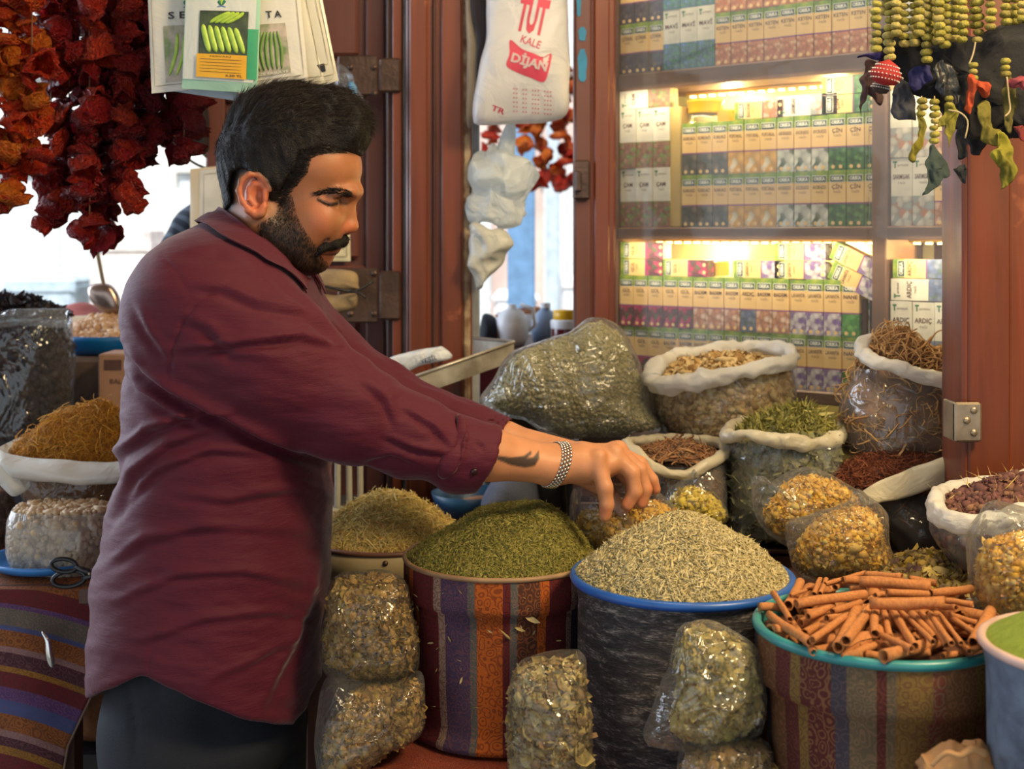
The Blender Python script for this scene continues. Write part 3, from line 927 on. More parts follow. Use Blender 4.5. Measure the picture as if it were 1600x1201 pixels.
# yellow-lidded jar and dark box
yl = mat('yellow_plastic', lin((236, 180, 20)), .35)
jr = thing('spice_jar', 'clear jar with a yellow lid on the middle shelf', 'jar', cp(ct(1086), -.06, zb + .2036))
c = cp(ct(1086), -.04, zb + .2036)
v, f, _ = lathe_np([(0, .018), (.032, .018), (.034, .022), (.034, .040), (.036, .041), (.036, .045), (0, .046)], c, 32); vf_obj('lid', v, f, yl, jr)
v, f, _ = lathe_np([(0, 0), (.030, .0), (.033, .004), (.033, .018), (0, .018)], c, 32); vf_obj('glass_body', v, f, film_mat('jar_film', .12, gloss=.2, bump=0), jr)
q = MB(); cbox(q, ct(1108), ct(1130), .03, .05, zb + .2036, zb + .228, bev=.002); tag(q.build('orange_carton', mat('orange_card', lin((220, 150, 30)), .5)), 'small orange carton beside the yellow-lidded jar', 'carton')
q = MB(); cbox(q, .52, TD0 - .004, .03, .12, zc + .1017, zc + .19, bev=.002); tag(q.build('dark_carton', mat('dark_card', lin((60, 44, 50)), .6)), 'dark carton standing under the tilted lavender boxes', 'carton')
q = MB(); cbox(q, .47, .52, .02, .10, zc + .1017, zc + .17, bev=.002); tag(q.build('brown_carton', mat('brown_card', lin((110, 70, 50)), .6)), 'brown carton beside the dark one on the third shelf', 'carton')
q = MB(); cbox(q, ct(1055), ct(1100), .05, .10, zc + .2036, zc + .232, bev=.002); tag(q.build('yellow_carton', mat('yellow_card', lin((226, 190, 70)), .5)), 'long yellow carton lying behind the third shelf boxes', 'carton')
q = MB(); cbox(q, ct(1042), ct(1060), .01, .06, zb, zb + .238, bev=.002); tag(q.build('cream_carton', mat('cream_card', lin((206, 176, 110)), .5)), 'tall plain cream carton beside the white cone-picture boxes', 'carton')

# ================================================================== the street behind
pale = mat('pale_stone', lin((226, 224, 218)), .8, nscale=2)
rose_st = mat('rose_stone', lin((214, 190, 180)), .8, nscale=2)
shade_b = mat('blue_shutter', lin((110, 150, 190)), .6)
win_m = mat('street_glass', lin((214, 220, 224)), .5)
def building(x0, x1, y, h, m_, label, rows, cols):
    b = thing('shop_building', label, 'building', ((x0 + x1) / 2, y + 1, 0))
    q = MB(); q.box((x0, y, 0), (x1, y + 2, h)); q.build('facade', m_, b)
    cw = (x1 - x0) / cols
    for r in range(rows):
        for k in range(cols):
            cx = x0 + cw * (k + .5); z0 = .5 + r * 2.4
            q = MB(); q.box((cx - cw * .32, y - .04, z0), (cx + cw * .32, y - .002, z0 + 1.6), bev=.02); w = q.build('window', win_m, b)
            q = MB()
            q.box((cx - cw * .34, y - .09, z0 + 1.6), (cx + cw * .34, y - .01, z0 + 1.72)); q.box((cx - .03, y - .07, z0), (cx + .03, y - .03, z0 + 1.6))
            q.build('window_frame', pale, w)
building(-6.2, -1.6, 11.0, 5.0, pale, 'pale stone shop building far behind the hanging peppers', 2, 3)
building(-1.3, 1.4, 12.0, 5.0, rose_st, 'rosy stone building seen through the window gap', 2, 2)
building(1.6, 5.0, 11.5, 5.0, pale, 'pale building hidden mostly behind the cabinet', 2, 2)
q = MB(); q.box((-.02, 5.5, 0), (.10, 5.6, 2.6), bev=.01); tag(q.build('blue_pole', shade_b), 'blue metal pole in the street beyond the window gap', 'pole')
q = MB(); q.box((.16, 5.9, 0), (.22, 5.98, 2.6), bev=.01); tag(q.build('pale_pole', mat('pale_paint', lin((200, 214, 224)), .6)), 'slim pale pole beside the blue one', 'pole')
def stall(x0, x1, y, z, label, cloth, items):
    s = thing('street_stall', label, 'stall', ((x0 + x1) / 2, y, 0))
    q = MB(); q.box((x0, y, z - .04), (x1, y + .8, z), bev=.01); q.build('table_top', pale, s)
    q = MB(); q.box((x0 + .03, y + .02, .02), (x1 - .03, y + .05, z - .04), bev=.01); q.build('front_cloth', cloth, s)
    for (sx, sy) in ((x0 + .05, y + .1), (x1 - .08, y + .1), (x0 + .05, y + .7), (x1 - .08, y + .7)):
        q = MB(); q.box((sx, sy, 0), (sx + .04, sy + .04, z - .04)); q.build('leg', iron, s)
    for (cx, w, h, col, lab) in items:
        q = MB(); q.box((cx - w / 2, y + .15, z), (cx + w / 2, y + .45, z + h), bev=.02)
        q.box((cx - w / 2 - .01, y + .14, z + h * .8), (cx + w / 2 + .01, y + .46, z + h * .86))
        tag(q.build('crate', mat('crate_%d' % int(cx * 100 + 5000 + y), lin(col), .6)), lab, 'crate')
stall(-3.2, -1.25, 6.2, 1.0, 'stall with pale cloth across the street at left', rose_st,
      [(-2.9, .4, .5, (214, 200, 200), 'pale crate at the far left of the street stall'), (-2.35, .35, .35, (186, 204, 216), 'bluish crate on the street stall'), (-1.95, .3, .6, (236, 226, 220), 'tall white crate on the street stall'), (-1.55, .3, .28, (190, 140, 130), 'rose crate at the right of the street stall')])
stall(-.2, .75, 6.4, 1.05, 'stall seen small through the window gap', rose_st,
      [(0.02, .22, .22, (236, 236, 240), 'white crate left on the stall in the window gap'), (.36, .22, .30, (240, 240, 240), 'white crate right on the stall in the window gap')])

# sill table beyond the window gap with jars on it
ST = 1.55 - (545 - HOR) / FPX * 3.0
s = thing('side_table', 'low table with a maroon cloth beyond the window gap', 'table', (.05, 3.15, 0))
q = MB(); q.box((-.30, 2.95, ST - .03), (.32, 3.45, ST), bev=.006); q.build('table_top', dark_wood, s)
q = MB(); q.box((-.30, 2.94, ST - .30), (.32, 2.95, ST - .005)); q.build('cloth', mat('maroon_cloth', lin((100, 30, 40)), .9), s)
for sx in (-.28, .27):
    for sy in (2.97, 3.40):
        q = MB(); q.box((sx, sy, 0), (sx + .03, sy + .03, ST - .03)); q.build('leg', dark_wood, s)
whp = mat('white_plastic', lin((228, 230, 234)), .4)
c = P(800, 512, 3.08); b = thing('white_jug', 'round white plastic jug beyond the window gap', 'jug', (c[0], c[1], ST))
v, f, _ = lathe_np([(0, 0), (.030, .002), (.039, .02), (.041, .045), (.038, .065), (.026, .084), (.012, .092), (.011, .100), (0, .101)], (c[0], c[1], ST), 24); vf_obj('jug_body', v, f, whp, b)
v, f = tube_np([(c[0] + .03, c[1], ST + .03), (c[0] + .055, c[1], ST + .05), (c[0] + .05, c[1], ST + .09), (c[0] + .02, c[1], ST + .1)], .005, 8); vf_obj('handle', v, f, whp, b)
c = P(884, 505, 3.05); b = thing('jam_jar', 'jar of dark red preserve with a yellow lid beyond the window gap', 'jar', (c[0], c[1], ST))
v, f, _ = lathe_np([(0, 0), (.034, .002), (.036, .01), (.036, .050), (.030, .062), (0, .063)], (c[0], c[1], ST), 24); vf_obj('jar_body', v, f, mat('dark_preserve', lin((90, 20, 30)), .15), b)
v, f, _ = lathe_np([(.036, .045), (.037, .062), (.034, .066), (0, .067)], (c[0], c[1], ST), 24); vf_obj('paper_frill', v, f, whp, b)
v, f, _ = lathe_np([(.029, .066), (.030, .067), (.030, .088), (0, .090)], (c[0], c[1], ST), 24); vf_obj('lid', v, f, yl, b)
c = P(852, 515, 3.15); b = thing('grey_bottle', 'grey-blue rounded bottle beside the preserve jar', 'bottle', (c[0], c[1], ST))
v, f, _ = lathe_np([(0, 0), (.03, .002), (.036, .03), (.033, .06), (.020, .078), (.012, .084), (.012, .09), (0, .09)], (c[0], c[1], ST), 24); vf_obj('bottle_body', v, f, mat('blue_grey_plastic', lin((130, 150, 180)), .35), b)
v, f, _ = lathe_np([(.013, .088), (.013, .1), (0, .1)], (c[0], c[1], ST), 16); vf_obj('cap', v, f, whp, b)
V, F = inflate([(748, 545), (750, 496), (762, 490), (776, 502), (778, 545)], 3.1, .05, n=40, rings=8)
tag(vf_obj('navy_cushion', V, F, mat('navy_cloth', lin((24, 28, 40)), .9)), 'dark navy bundle beside the white jug', 'cushion')
# white tray of nuts behind
c = P(826, 488, 3.6); b = thing('nut_bowl', 'white bowl of brown nuts further back in the gap', 'bowl', c)
v, f, _ = lathe_np([(0, -.05), (.05, -.045), (.09, -.005), (.094, 0), (.088, 0), (.05, -.038), (0, -.042)], c, 28); vf_obj('bowl', v, f, whp, b)
DV, DF = dome(c + np.array([0, 0, -.006]), .086, .014, n=24, rings=6); pp, nn = mesh_samples(DV, DF, 260)
scatter('nuts', pp, nn, [piece_lump(1)], .007, island_mat('nut_brown', [lin((130, 80, 50)), lin((170, 110, 70))]), b)
q = MB(); q.box((c[0] - .2, 3.45, 0), (c[0] + .2, 3.8, c[2] - .05), bev=.01); tag(q.build('white_plinth', pale), 'white plinth under the nut bowl', 'plinth')
# ------------------------------------------------------------------ implicit surfaces (the figure)
S0 = 1.75 / FPX
def Q(px, py, y=0.0):
    return P(px, py, 1.75 + y)

class RC:      # tapered limb between two joints
    def __init__(s, a, b, ra, rb, k=0.012, op='u', lat=1.0):
        s.a, s.b = np.array(a), np.array(b)
        s.ra, s.rb, s.k, s.op, s.lat = ra * S0, rb * S0, k, op, lat
    def __call__(s, p):
        a, b = s.a, s.b
        if s.lat != 1.0:
            m = np.array([1, 1 / s.lat, 1]); p, a, b = p * m, a * m, b * m
        ab = b - a; pa = p - a
        t = np.clip(pa @ ab / (ab @ ab + 1e-12), 0, 1)
        return np.linalg.norm(pa - t[:, None] * ab, axis=1) - (s.ra + t * (s.rb - s.ra))
class EL:      # ellipsoid; radii (px, metres sideways, px), turned in the picture plane
    def __init__(s, c, r, rot=0, k=0.012, op='u', yaw=0):
        s.c = np.array(c); s.r = np.array([r[0] * S0, r[1], r[2] * S0]); s.k, s.op = k, op
        a = math.radians(rot); b = math.radians(yaw)
        R1 = np.array([[math.cos(a), 0, math.sin(a)], [0, 1, 0], [-math.sin(a), 0, math.cos(a)]])
        R2 = np.array([[math.cos(b), math.sin(b), 0], [-math.sin(b), math.cos(b), 0], [0, 0, 1]])
        s.R = R1 @ R2
    def __call__(s, p):
        q = (p - s.c) @ s.R.T
        k0 = np.linalg.norm(q / s.r, axis=1); k1 = np.linalg.norm(q / (s.r ** 2), axis=1)
        return k0 * (k0 - 1) / (k1 + 1e-9)
class FN:
    def __init__(s, fn, k=0.012, op='u'): s.fn, s.k, s.op = fn, k, op
    def __call__(s, p): return s.fn(p)

def smin(a, b, k):
    h = np.clip(0.5 + 0.5 * (b - a) / k, 0, 1)
    return b + (a - b) * h - k * h * (1 - h)

def eval_prims(prims, p):
    d = np.full(len(p), 1.0)
    for q in prims:
        v = q(p)
        if q.op == 'u': d = smin(d, v, q.k)
        elif q.op == 's': d = -smin(-d, v, q.k)          # carve
        elif q.op == 'i': d = -smin(-d, -v, q.k)         # keep only inside
    return d

def surface(prims, lo, hi, h, blk=16, margin=0.035):
    lo = np.array(lo, float); hi = np.array(hi, float)
    N = np.ceil((hi - lo) / h).astype(int)
    nb = (N + blk - 1) // blk
    g = np.arange(blk + 1)
    G = np.stack(np.meshgrid(g, g, g, indexing='ij'), -1).reshape(-1, 3)
    R = blk * h * 0.87
    M = (nb + 2) * blk + 4
    cid, cpos, edges = [], [], []
    B = np.stack(np.meshgrid(*[np.arange(n) for n in nb], indexing='ij'), -1).reshape(-1, 3)
    C = lo + (B * blk + blk / 2) * h
    D = [q(C) for q in prims]
    dmin = np.min([D[i] for i, q in enumerate(prims) if q.op == 'u'], axis=0)
    for bi in np.nonzero(dmin < R * 1.15 + 0.012)[0]:
        act = []
        for i, q in enumerate(prims):
            if q.op == 'i' or D[i][bi] < R * 1.15 + margin + (0.02 if q.op == 's' else 0): act.append(q)
        if not any(q.op == 'u' for q in act): continue
        base = B[bi] * blk
        v = eval_prims(act, lo + (base + G) * h).reshape(blk + 1, blk + 1, blk + 1)
        sg = v < 0
        if sg.all() or not sg.any(): continue
        cs = np.zeros((blk,) * 3, int)
        for a in (0, 1):
            for b in (0, 1):
                for c in (0, 1):
                    cs += sg[a:a + blk, b:b + blk, c:c + blk]
        mix = (cs > 0) & (cs < 8)
        I = np.argwhere(mix)
        acc = np.zeros((len(I), 3)); cnt = np.zeros(len(I))
        for ax in range(3):
            e = np.eye(3, dtype=int)[ax]
            o1, o2 = [np.eye(3, dtype=int)[k] for k in range(3) if k != ax]
            for s1 in (0, 1):
                for s2 in (0, 1):
                    A = I + o1 * s1 + o2 * s2; Bq = A + e
                    va = v[A[:, 0], A[:, 1], A[:, 2]]; vb = v[Bq[:, 0], Bq[:, 1], Bq[:, 2]]
                    m = (va < 0) != (vb < 0)
                    t = np.where(m, va / (va - vb + 1e-15), 0)
                    acc += np.where(m[:, None], A + t[:, None] * e, 0); cnt += m
            # crossing edges owned by lattice points in [0, blk)
            s0 = sg[:blk, :blk, :blk]
            sl = [slice(0, blk)] * 3; sl[ax] = slice(1, blk + 1)
            s1_ = sg[tuple(sl)]
            E = np.argwhere(s0 != s1_)
            if len(E):
                inside = s0[E[:, 0], E[:, 1], E[:, 2]]
                edges.append((ax, E + base, inside))
        gi = I + base
        cid.append(((gi[:, 0] + 2) * M[1] + gi[:, 1] + 2) * M[2] + gi[:, 2] + 2)
        cpos.append(lo + (acc / cnt[:, None] + base) * h)
    ids = np.concatenate(cid); pos = np.concatenate(cpos)
    so = np.argsort(ids); ids = ids[so]; pos = pos[so]
    F = []
    for ax, E, inside in edges:
        o1, o2 = [np.eye(3, dtype=int)[k] for k in range(3) if k != ax]
        quad, okk = [], np.ones(len(E), bool)
        for (s1, s2) in ((0, 0), (1, 0), (1, 1), (0, 1)):
            c = E - o1 * s1 - o2 * s2
            k = ((c[:, 0] + 2) * M[1] + c[:, 1] + 2) * M[2] + c[:, 2] + 2
            j = np.clip(np.searchsorted(ids, k), 0, len(ids) - 1)
            okk &= ids[j] == k
            quad.append(j)
        q = np.stack(quad, 1)
        flip = inside if ax != 1 else ~inside
        q = np.where(flip[:, None], q, q[:, ::-1])
        F.append(q[okk])
    F = np.concatenate(F)
    return pos, F

def vnormals(V, F):
    n = np.cross(V[F[:, 1]] - V[F[:, 0]], V[F[:, 2]] - V[F[:, 0]]) + np.cross(V[F[:, 2]] - V[F[:, 0]], V[F[:, 3]] - V[F[:, 0]])
    N = np.zeros_like(V)
    for k in range(4): np.add.at(N, F[:, k], n)
    return N / (np.linalg.norm(N, axis=1)[:, None] + 1e-12)

def relax(V, F, it=1, lam=0.5):
    for _ in range(it):
        A = np.zeros_like(V); c = np.zeros(len(V))
        for k in range(4):
            a, b = F[:, k], F[:, (k + 1) % 4]
            np.add.at(A, a, V[b]); np.add.at(c, a, 1); np.add.at(A, b, V[a]); np.add.at(c, b, 1)
        V = V + lam * (A / c[:, None] - V)
    return V

def to_px(V):
    return (V[:, 0] / V[:, 1]) * FPX + 800, HOR - (V[:, 2] - CZ) / V[:, 1] * FPX

def seg_dist(px, py, pl):
    """distance in px from points to a polyline"""
    d = np.full(len(px), 1e9); pl = np.asarray(pl, float); tt = np.zeros(len(px))
    for i in range(len(pl) - 1):
        a, b = pl[i, :2], pl[i + 1, :2]; ab = b - a
        t = np.clip(((px - a[0]) * ab[0] + (py - a[1]) * ab[1]) / (ab @ ab + 1e-9), 0, 1)
        q = np.hypot(px - a[0] - t * ab[0], py - a[1] - t * ab[1])
        m = q < d; d[m] = q[m]; tt[m] = (i + t[m]) / (len(pl) - 1)
    return d, tt

def poly_sd(x, y, poly):
    """signed distance (negative inside) to a polygon, in the units given"""
    poly = np.asarray(poly, float)
    d = np.full(len(x), 1e18); ins = np.zeros(len(x), bool)
    for i in range(len(poly)):
        a, b = poly[i], poly[(i + 1) % len(poly)]
        ab = b - a
        t = np.clip(((x - a[0]) * ab[0] + (y - a[1]) * ab[1]) / (ab @ ab + 1e-9), 0, 1)
        d = np.minimum(d, np.hypot(x - a[0] - t * ab[0], y - a[1] - t * ab[1]))
        c = ((a[1] > y) != (b[1] > y)) & (x < (b[0] - a[0]) * (y - a[1]) / (b[1] - a[1] + 1e-12) + a[0])
        ins ^= c
    return np.where(ins, -d, d)

def sm(x, a, b):
    t = np.clip((x - a) / (b - a), 0, 1); return t * t * (3 - 2 * t)

# ------------------------------------------------------------------ person
YH = 0.03     # sideways middle of the head behind the plane of the near arm
def build_person():
    man = thing('person', 'man with short dark hair, moustache and stubble in a burgundy shirt, reaching over the sacks', 'person', P(330, 900, 1.80) * np.array([1, 1, 0]))
    pr = []
    # skull, face
    pr += [EL(Q(453, 238, YH), (101, .074, 93)),
           EL(Q(506, 264, YH), (60, .060, 52), k=.02),
           EL(Q(486, 332, YH), (62, .054, 70), k=.02),
           RC(Q(548, 301, YH - .026), Q(555, 299, YH), 9, 10), RC(Q(555, 299, YH), Q(548, 301, YH + .026), 10, 9),
           RC(Q(528, 303, YH - .045), Q(548, 301, YH - .026), 9, 9), RC(Q(528, 303, YH + .045), Q(548, 301, YH + .026), 9, 9),
           EL(Q(500, 342, YH - .036), (28, .020, 26), k=.02), EL(Q(500, 342, YH + .036), (28, .020, 26), k=.02),
           RC(Q(405, 345, YH - .052), Q(470, 402, YH - .026), 24, 22, k=.025), RC(Q(405, 345, YH + .052), Q(470, 402, YH + .026), 24, 22, k=.025),
           EL(Q(452, 372, YH), (62, .054, 52), rot=0, k=.02),
           EL(Q(508, 374, YH), (26, .030, 28), k=.016),
           EL(Q(489, 409, YH), (26, .025, 19), k=.016),
           EL(Q(535, 314, YH - .033), (17, .014, 11), k=.010, op='s'), EL(Q(535, 314, YH + .033), (17, .014, 11), k=.010, op='s'),
           EL(Q(517, 316, YH - .034), (14, .0145, 11), k=.004), EL(Q(517, 316, YH + .034), (14, .0145, 11), k=.004),
           RC(Q(545, 308, YH), Q(548, 350, YH), 8, 11, k=.012),
           EL(Q(547, 354, YH), (13, .0125, 10), k=.006),
           EL(Q(534, 356, YH - .014), (12, .0085, 9), k=.006), EL(Q(534, 356, YH + .014), (12, .0085, 9), k=.006),
           EL(Q(536, 367, YH - .009), (6, .004, 4), k=.003, op='s'), EL(Q(536, 367, YH + .009), (6, .004, 4), k=.003, op='s'),
           RC(Q(518, 352, YH - .030), Q(505, 384, YH - .036), 3, 2, k=.008, op='s'),
           EL(Q(517, 391, YH), (12, .021, 5.5), k=.004), EL(Q(508, 403, YH), (11, .018, 6), k=.004),
           RC(Q(526, 397.5, YH), Q(506, 397, YH - .024), 1.5, 1, k=.003, op='s'),
           RC(Q(526, 397.5, YH), Q(506, 397, YH + .024), 1.5, 1, k=.003, op='s'),
           RC(Q(412, 300, YH), Q(402, 395, YH + .005), 55, 60, k=.03), RC(Q(402, 395, YH + .005), Q(385, 460, YH + .01), 60, 66, k=.03)]
    # ears
    for sy in (-1, 1):
        ye = YH + sy * .078
        yi = YH + sy * .070
        pr += [EL(Q(401, 303, yi), (20, .007, 30), rot=-12, k=.006, yaw=sy * 14)]
        ring = [(422, 296), (416, 283), (404, 273), (389, 272), (377, 282), (373, 298), (378, 314), (388, 328), (399, 335), (408, 333), (412, 323)]
        for i in range(len(ring) - 1):
            a, b = ring[i], ring[i + 1]
            ya = ye + sy * (.006 if a[0] < 395 else .0); yb = ye + sy * (.006 if b[0] < 395 else .0)
            r = 4.2 if i < 7 else 6.5
            pr.append(RC(Q(a[0], a[1], ya), Q(b[0], b[1], yb), r, r, k=.004))
        anti = [(408, 289), (396, 287), (388, 297), (389, 311), (397, 320)]
        for i in range(len(anti) - 1):
            pr.append(RC(Q(*anti[i], ye - sy * .002), Q(*anti[i + 1], ye - sy * .002), 3.6, 3.6, k=.004))
        pr += [EL(Q(404, 305, ye), (8, .008, 12), k=.004, op='s'), RC(Q(413, 300, ye), Q(414, 311, ye), 4, 4, k=.004)]
    # torso, hips, legs (under the clothes)
    pr += [EL(Q(330, 520, .04), (95, .16, 150), k=.04), EL(Q(345, 740, .05), (110, .13, 180), k=.04), EL(Q(330, 960, .05), (100, .12, 120), k=.04),
           RC(Q(330, 445, -.06), Q(330, 445, .14), 55, 55, k=.04)]
    pr += [RC(Q(345, 480, -.11), Q(540, 632, -.09), 58, 46, k=.02), RC(Q(540, 632, -.09), Q(660, 682, -.065), 46, 43, k=.02),
           RC(Q(660, 682, -.065), Q(762, 709, -.04), 43, 38, k=.02), RC(Q(762, 709, -.04), Q(862, 726, -.01), 38, 29, k=.015, lat=1.15)]
    # near hand: wrist, palm, knuckles, fingers
    pr += [RC(Q(862, 726, -.01), Q(905, 722, .0), 29, 29, k=.015, lat=1.3),
           EL(Q(918, 723, .004), (46, .040, 29), rot=-4, k=.015), EL(Q(950, 718, .012), (30, .041, 22), rot=12, k=.012)]
    def finger(ch, r, k=.004):
        for i in range(len(ch) - 1):
            pr.append(RC(Q(*ch[i]), Q(*ch[i + 1]), r[i], r[i + 1], k=k))
    finger([(905, 722, -.018), (933, 722, -.026), (945, 762, -.036), (948, 788, -.036), (945, 806, -.034)], [19, 15, 12.5, 11, 9.6])
    finger([(915, 716, -.004), (960, 712, -.008), (987, 738, -.012), (992, 768, -.014), (980, 789, -.014)], [18, 15, 12.5, 11.5, 9.8])
    finger([(915, 712, .014), (966, 706, .014), (998, 734, .012), (1008, 764, .010), (1002, 786, .010)], [18, 15, 12.5, 11, 9.6])
    finger([(915, 712, .030), (962, 706, .034), (1000, 724, .034), (1018, 750, .034), (1024, 764, .034)], [17, 14, 11.5, 10.5, 9])
    finger([(890, 735, .025), (925, 752, .045), (955, 776, .050), (972, 798, .046)], [18, 14, 12.5, 10.5])
    for (x, y, yy) in ((936, 706, -.026), (960, 699, -.008), (966, 694, .014), (962, 694, .034)):
        pr.append(EL(Q(x, y + 3, yy), (11, .009, 8), k=.008))
    # far arm and hand
    pr += [RC(Q(360, 470, .17), Q(600, 622, .20), 55, 44, k=.02), RC(Q(600, 622, .20), Q(785, 690, .15), 42, 33, k=.02),
           RC(Q(785, 690, .15), Q(900, 715, .11), 33, 26, k=.015),
           EL(Q(935, 723, .10), (42, .038, 22), rot=12, k=.012)]
    finger([(925, 720, .072), (960, 724, .070), (985, 752, .068), (990, 778, .066), (984, 794, .066)], [16, 14, 12, 11, 9.5])
    finger([(925, 716, .090), (968, 716, .090), (996, 742, .090), (1004, 768, .088), (1000, 786, .088)], [16, 14, 12, 11, 9.5])
    finger([(925, 716, .108), (966, 716, .110), (994, 738, .110), (1006, 764, .108), (1004, 782, .108)], [16, 14, 12, 11, 9.5])
    finger([(920, 718, .124), (956, 718, .128), (980, 742, .130), (990, 768, .128)], [15, 13, 11, 9.5])
    finger([(905, 730, .075), (930, 758, .064), (950, 782, .060), (962, 800, .062)], [16, 13.5, 12, 10])
    V, F = surface(pr, (-.56, 1.48, .86), (.24, 2.10, 1.80), .0022)
    V = relax(V, F, 2, .4)
    # creases of the skin: hair-fine relief only on the hands
    px, py = to_px(V)
    near = V[:, 1] < 1.80
    # colours
    skin = np.array(lin((206, 136, 92))); n = len(V)
    C = np.tile(skin, (n, 1))
    nz = noise(V, 60, 3, 3); C *= (1 + .10 * nz)[:, None]
    face = (px > 330) & (px < 600) & (py < 460)
    C *= np.array([.82, .90, .94]); C[face] *= np.array([0.66, 0.58, 0.52])  # face painted darker than the arms to offset the lamp light on it
    red = np.array(lin((205, 105, 75)))
    def blend(w, c):
        nonlocal C
        w = np.clip(w, 0, 1)[:, None]; C = C * (1 - w) + np.array(c) * w
    ear = 1 - sm(np.hypot((px - 396) / 26, (py - 304) / 36), .8, 1.1); blend(ear * face * .5, red)
    for cx, cy, r, w in ((545, 356, 18, .35), (500, 350, 24, .25), (505, 322, 26, .2)):
        blend((1 - sm(np.hypot(px - cx, py - cy), r * .3, r)) * face * w, red)
    beard = [(438, 300), (456, 300), (462, 330), (474, 356), (494, 376), (512, 372), (532, 366), (545, 370), (543, 384), (528, 388), (512, 389), (506, 396), (512, 402), (518, 412), (515, 440), (440, 445), (408, 410), (394, 372), (400, 344), (428, 330)]
    bd = poly_sd(px, py, beard)
    blend((1 - sm(bd, -16, 6)) * face * (V[:, 1] < 2) * (.90 + .12 * noise(V, 300, 5, 2)), lin((24, 18, 16)))
    hairline = [(335, 345), (338, 240), (350, 170), (390, 135), (440, 125), (520, 140), (585, 185), (590, 230), (560, 240), (541, 238), (495, 240), (481, 244), (476, 267), (461, 284), (448, 300), (440, 300), (428, 300), (412, 282), (391, 266), (376, 272), (367, 296), (368, 318), (355, 336)]
    blend((1 - sm(poly_sd(px, py, hairline), -4, 6)) * face * (py < 345) * (1 - ear), lin((24, 18, 16)))
    lip = poly_sd(px, py, [(530, 387), (528, 394), (516, 408), (503, 404), (500, 397), (510, 390)])
    blend((1 - sm(lip, -2, 3)) * face * .7, lin((104, 56, 44)))
    blend((1 - sm(seg_dist(px, py, [(528, 396), (516, 398), (502, 397)])[0], .5, 2.2)) * face * .8, lin((50, 22, 18)))
    # lash line, thickened with the eye socket's shade painted in
    blend((1 - sm(seg_dist(px, py, [(497, 311), (505, 315), (514, 318), (522, 318), (530, 315)])[0], 1.2, 4)) * face * .85, lin((34, 20, 16)))
    # tattoo on the forearm: a curved feather
    tat = [(762, 706), (775, 711), (800, 714), (818, 712), (830, 703), (831, 709), (824, 715), (833, 714), (842, 703), (843, 716), (836, 728), (820, 731), (798, 727), (776, 718), (762, 713)]
    td = poly_sd(px, py, tat)
    arm = (px > 740) & (px < 850) & (py > 690) & (V[:, 1] < 1.735)
    blend((1 - sm(td, -2, 1.5)) * arm * .93, lin((34, 35, 34)))
    # nails and knuckles a touch redder
    for (x, y) in ((945, 800), (980, 785), (1002, 782), (1022, 762)):
        blend((1 - sm(np.hypot(px - x, py - y), 4, 14)) * (px > 900) * .35, red)
    me = pmesh('body', V, F, [skin_mat()], True, colattr=np.concatenate([C, np.ones((n, 1))], 1))
    body = obj('body', me, man)
    bvh = BVHTree.FromPolygons([tuple(v) for v in V[:, :]], [tuple(map(int, f)) for f in F])
    hsel = face
    return man, body, V, F, bvh, pr

def skin_mat():
    t = NT('skin')
    a = t.n('VertexColor', layer_name='Col')
    c = coords(t)
    n1 = t.n('TexNoise', {'Vector': c, 'Scale': 420.0, 'Detail': 3.0})
    n2 = t.n('TexVoronoi', {'Vector': c, 'Scale': 700.0})
    h = t.math('ADD', n1.outputs[0], t.math('MULTIPLY', n2.outputs[0], 0.4))
    bp = t.n('Bump', {'Height': h, 'Strength': 0.16, 'Distance': 0.0012})
    b = t.n('BsdfPrincipled', {'Base Color': a.outputs[0], 'Roughness': 0.48, 'Specular IOR Level': 0.4, 'Normal': bp.outputs[0]})
    b.inputs['Subsurface Weight'].default_value = 0.12
    b.inputs['Subsurface Radius'].default_value = (0.010, 0.004, 0.002)
    b.inputs['Subsurface Scale'].default_value = 0.5
    return t.surf(b.outputs[0])

def ray_px(bvh, px, py):
    p = P(px, py, 1.0)
    d = Vector(p) - Vector((0, 0, CZ)); d.normalize()
    h = bvh.ray_cast(Vector((0, 0, CZ)), d, 4.0)
    return None if h[0] is None else (np.array(h[0]), np.array(h[1]))

def strands(name, roots, dirs, length, width, m, parent, curl=.3, segs=3, droop=0.0, jit=.25):
    """thin tapering hairs, three-sided, joined"""
    n = len(roots)
    L = length * np.exp(rng.normal(0, .25, n))
    D = dirs + rng.normal(0, jit, (n, 3)); D /= np.linalg.norm(D, axis=1)[:, None]
    bend = rng.normal(0, curl, (n, 3)); bend[:, 2] -= droop
    side = np.cross(D, rng.normal(0, 1, (n, 3))); side /= np.linalg.norm(side, axis=1)[:, None] + 1e-9
    s2 = np.cross(D, side)
    V = np.zeros((n, segs * 3 + 1, 3))
    for i in range(segs):
        t = i / segs
        c = roots + D * (L * t)[:, None] + bend * (L * t * t)[:, None]
        w = width * (1 - .6 * t)
        for k in range(3):
            a = k * 2 * PI / 3
            V[:, i * 3 + k] = c + w * (math.cos(a) * side + math.sin(a) * s2)
    V[:, segs * 3] = roots + D * L[:, None] + bend * L[:, None]
    f = []
    for i in range(segs - 1):
        for k in range(3):
            a, b = i * 3 + k, i * 3 + (k + 1) % 3
            f += [(a, b, b + 3), (a, b + 3, a + 3)]
    e = (segs - 1) * 3
    for k in range(3): f.append((e + k, e + (k + 1) % 3, segs * 3))
    f = np.array(f)
    FF = (f[None] + (np.arange(n) * (segs * 3 + 1))[:, None, None]).reshape(-1, 3)
    o = obj(name, pmesh(name, V.reshape(-1, 3), FF, [m], True), parent)
    return o

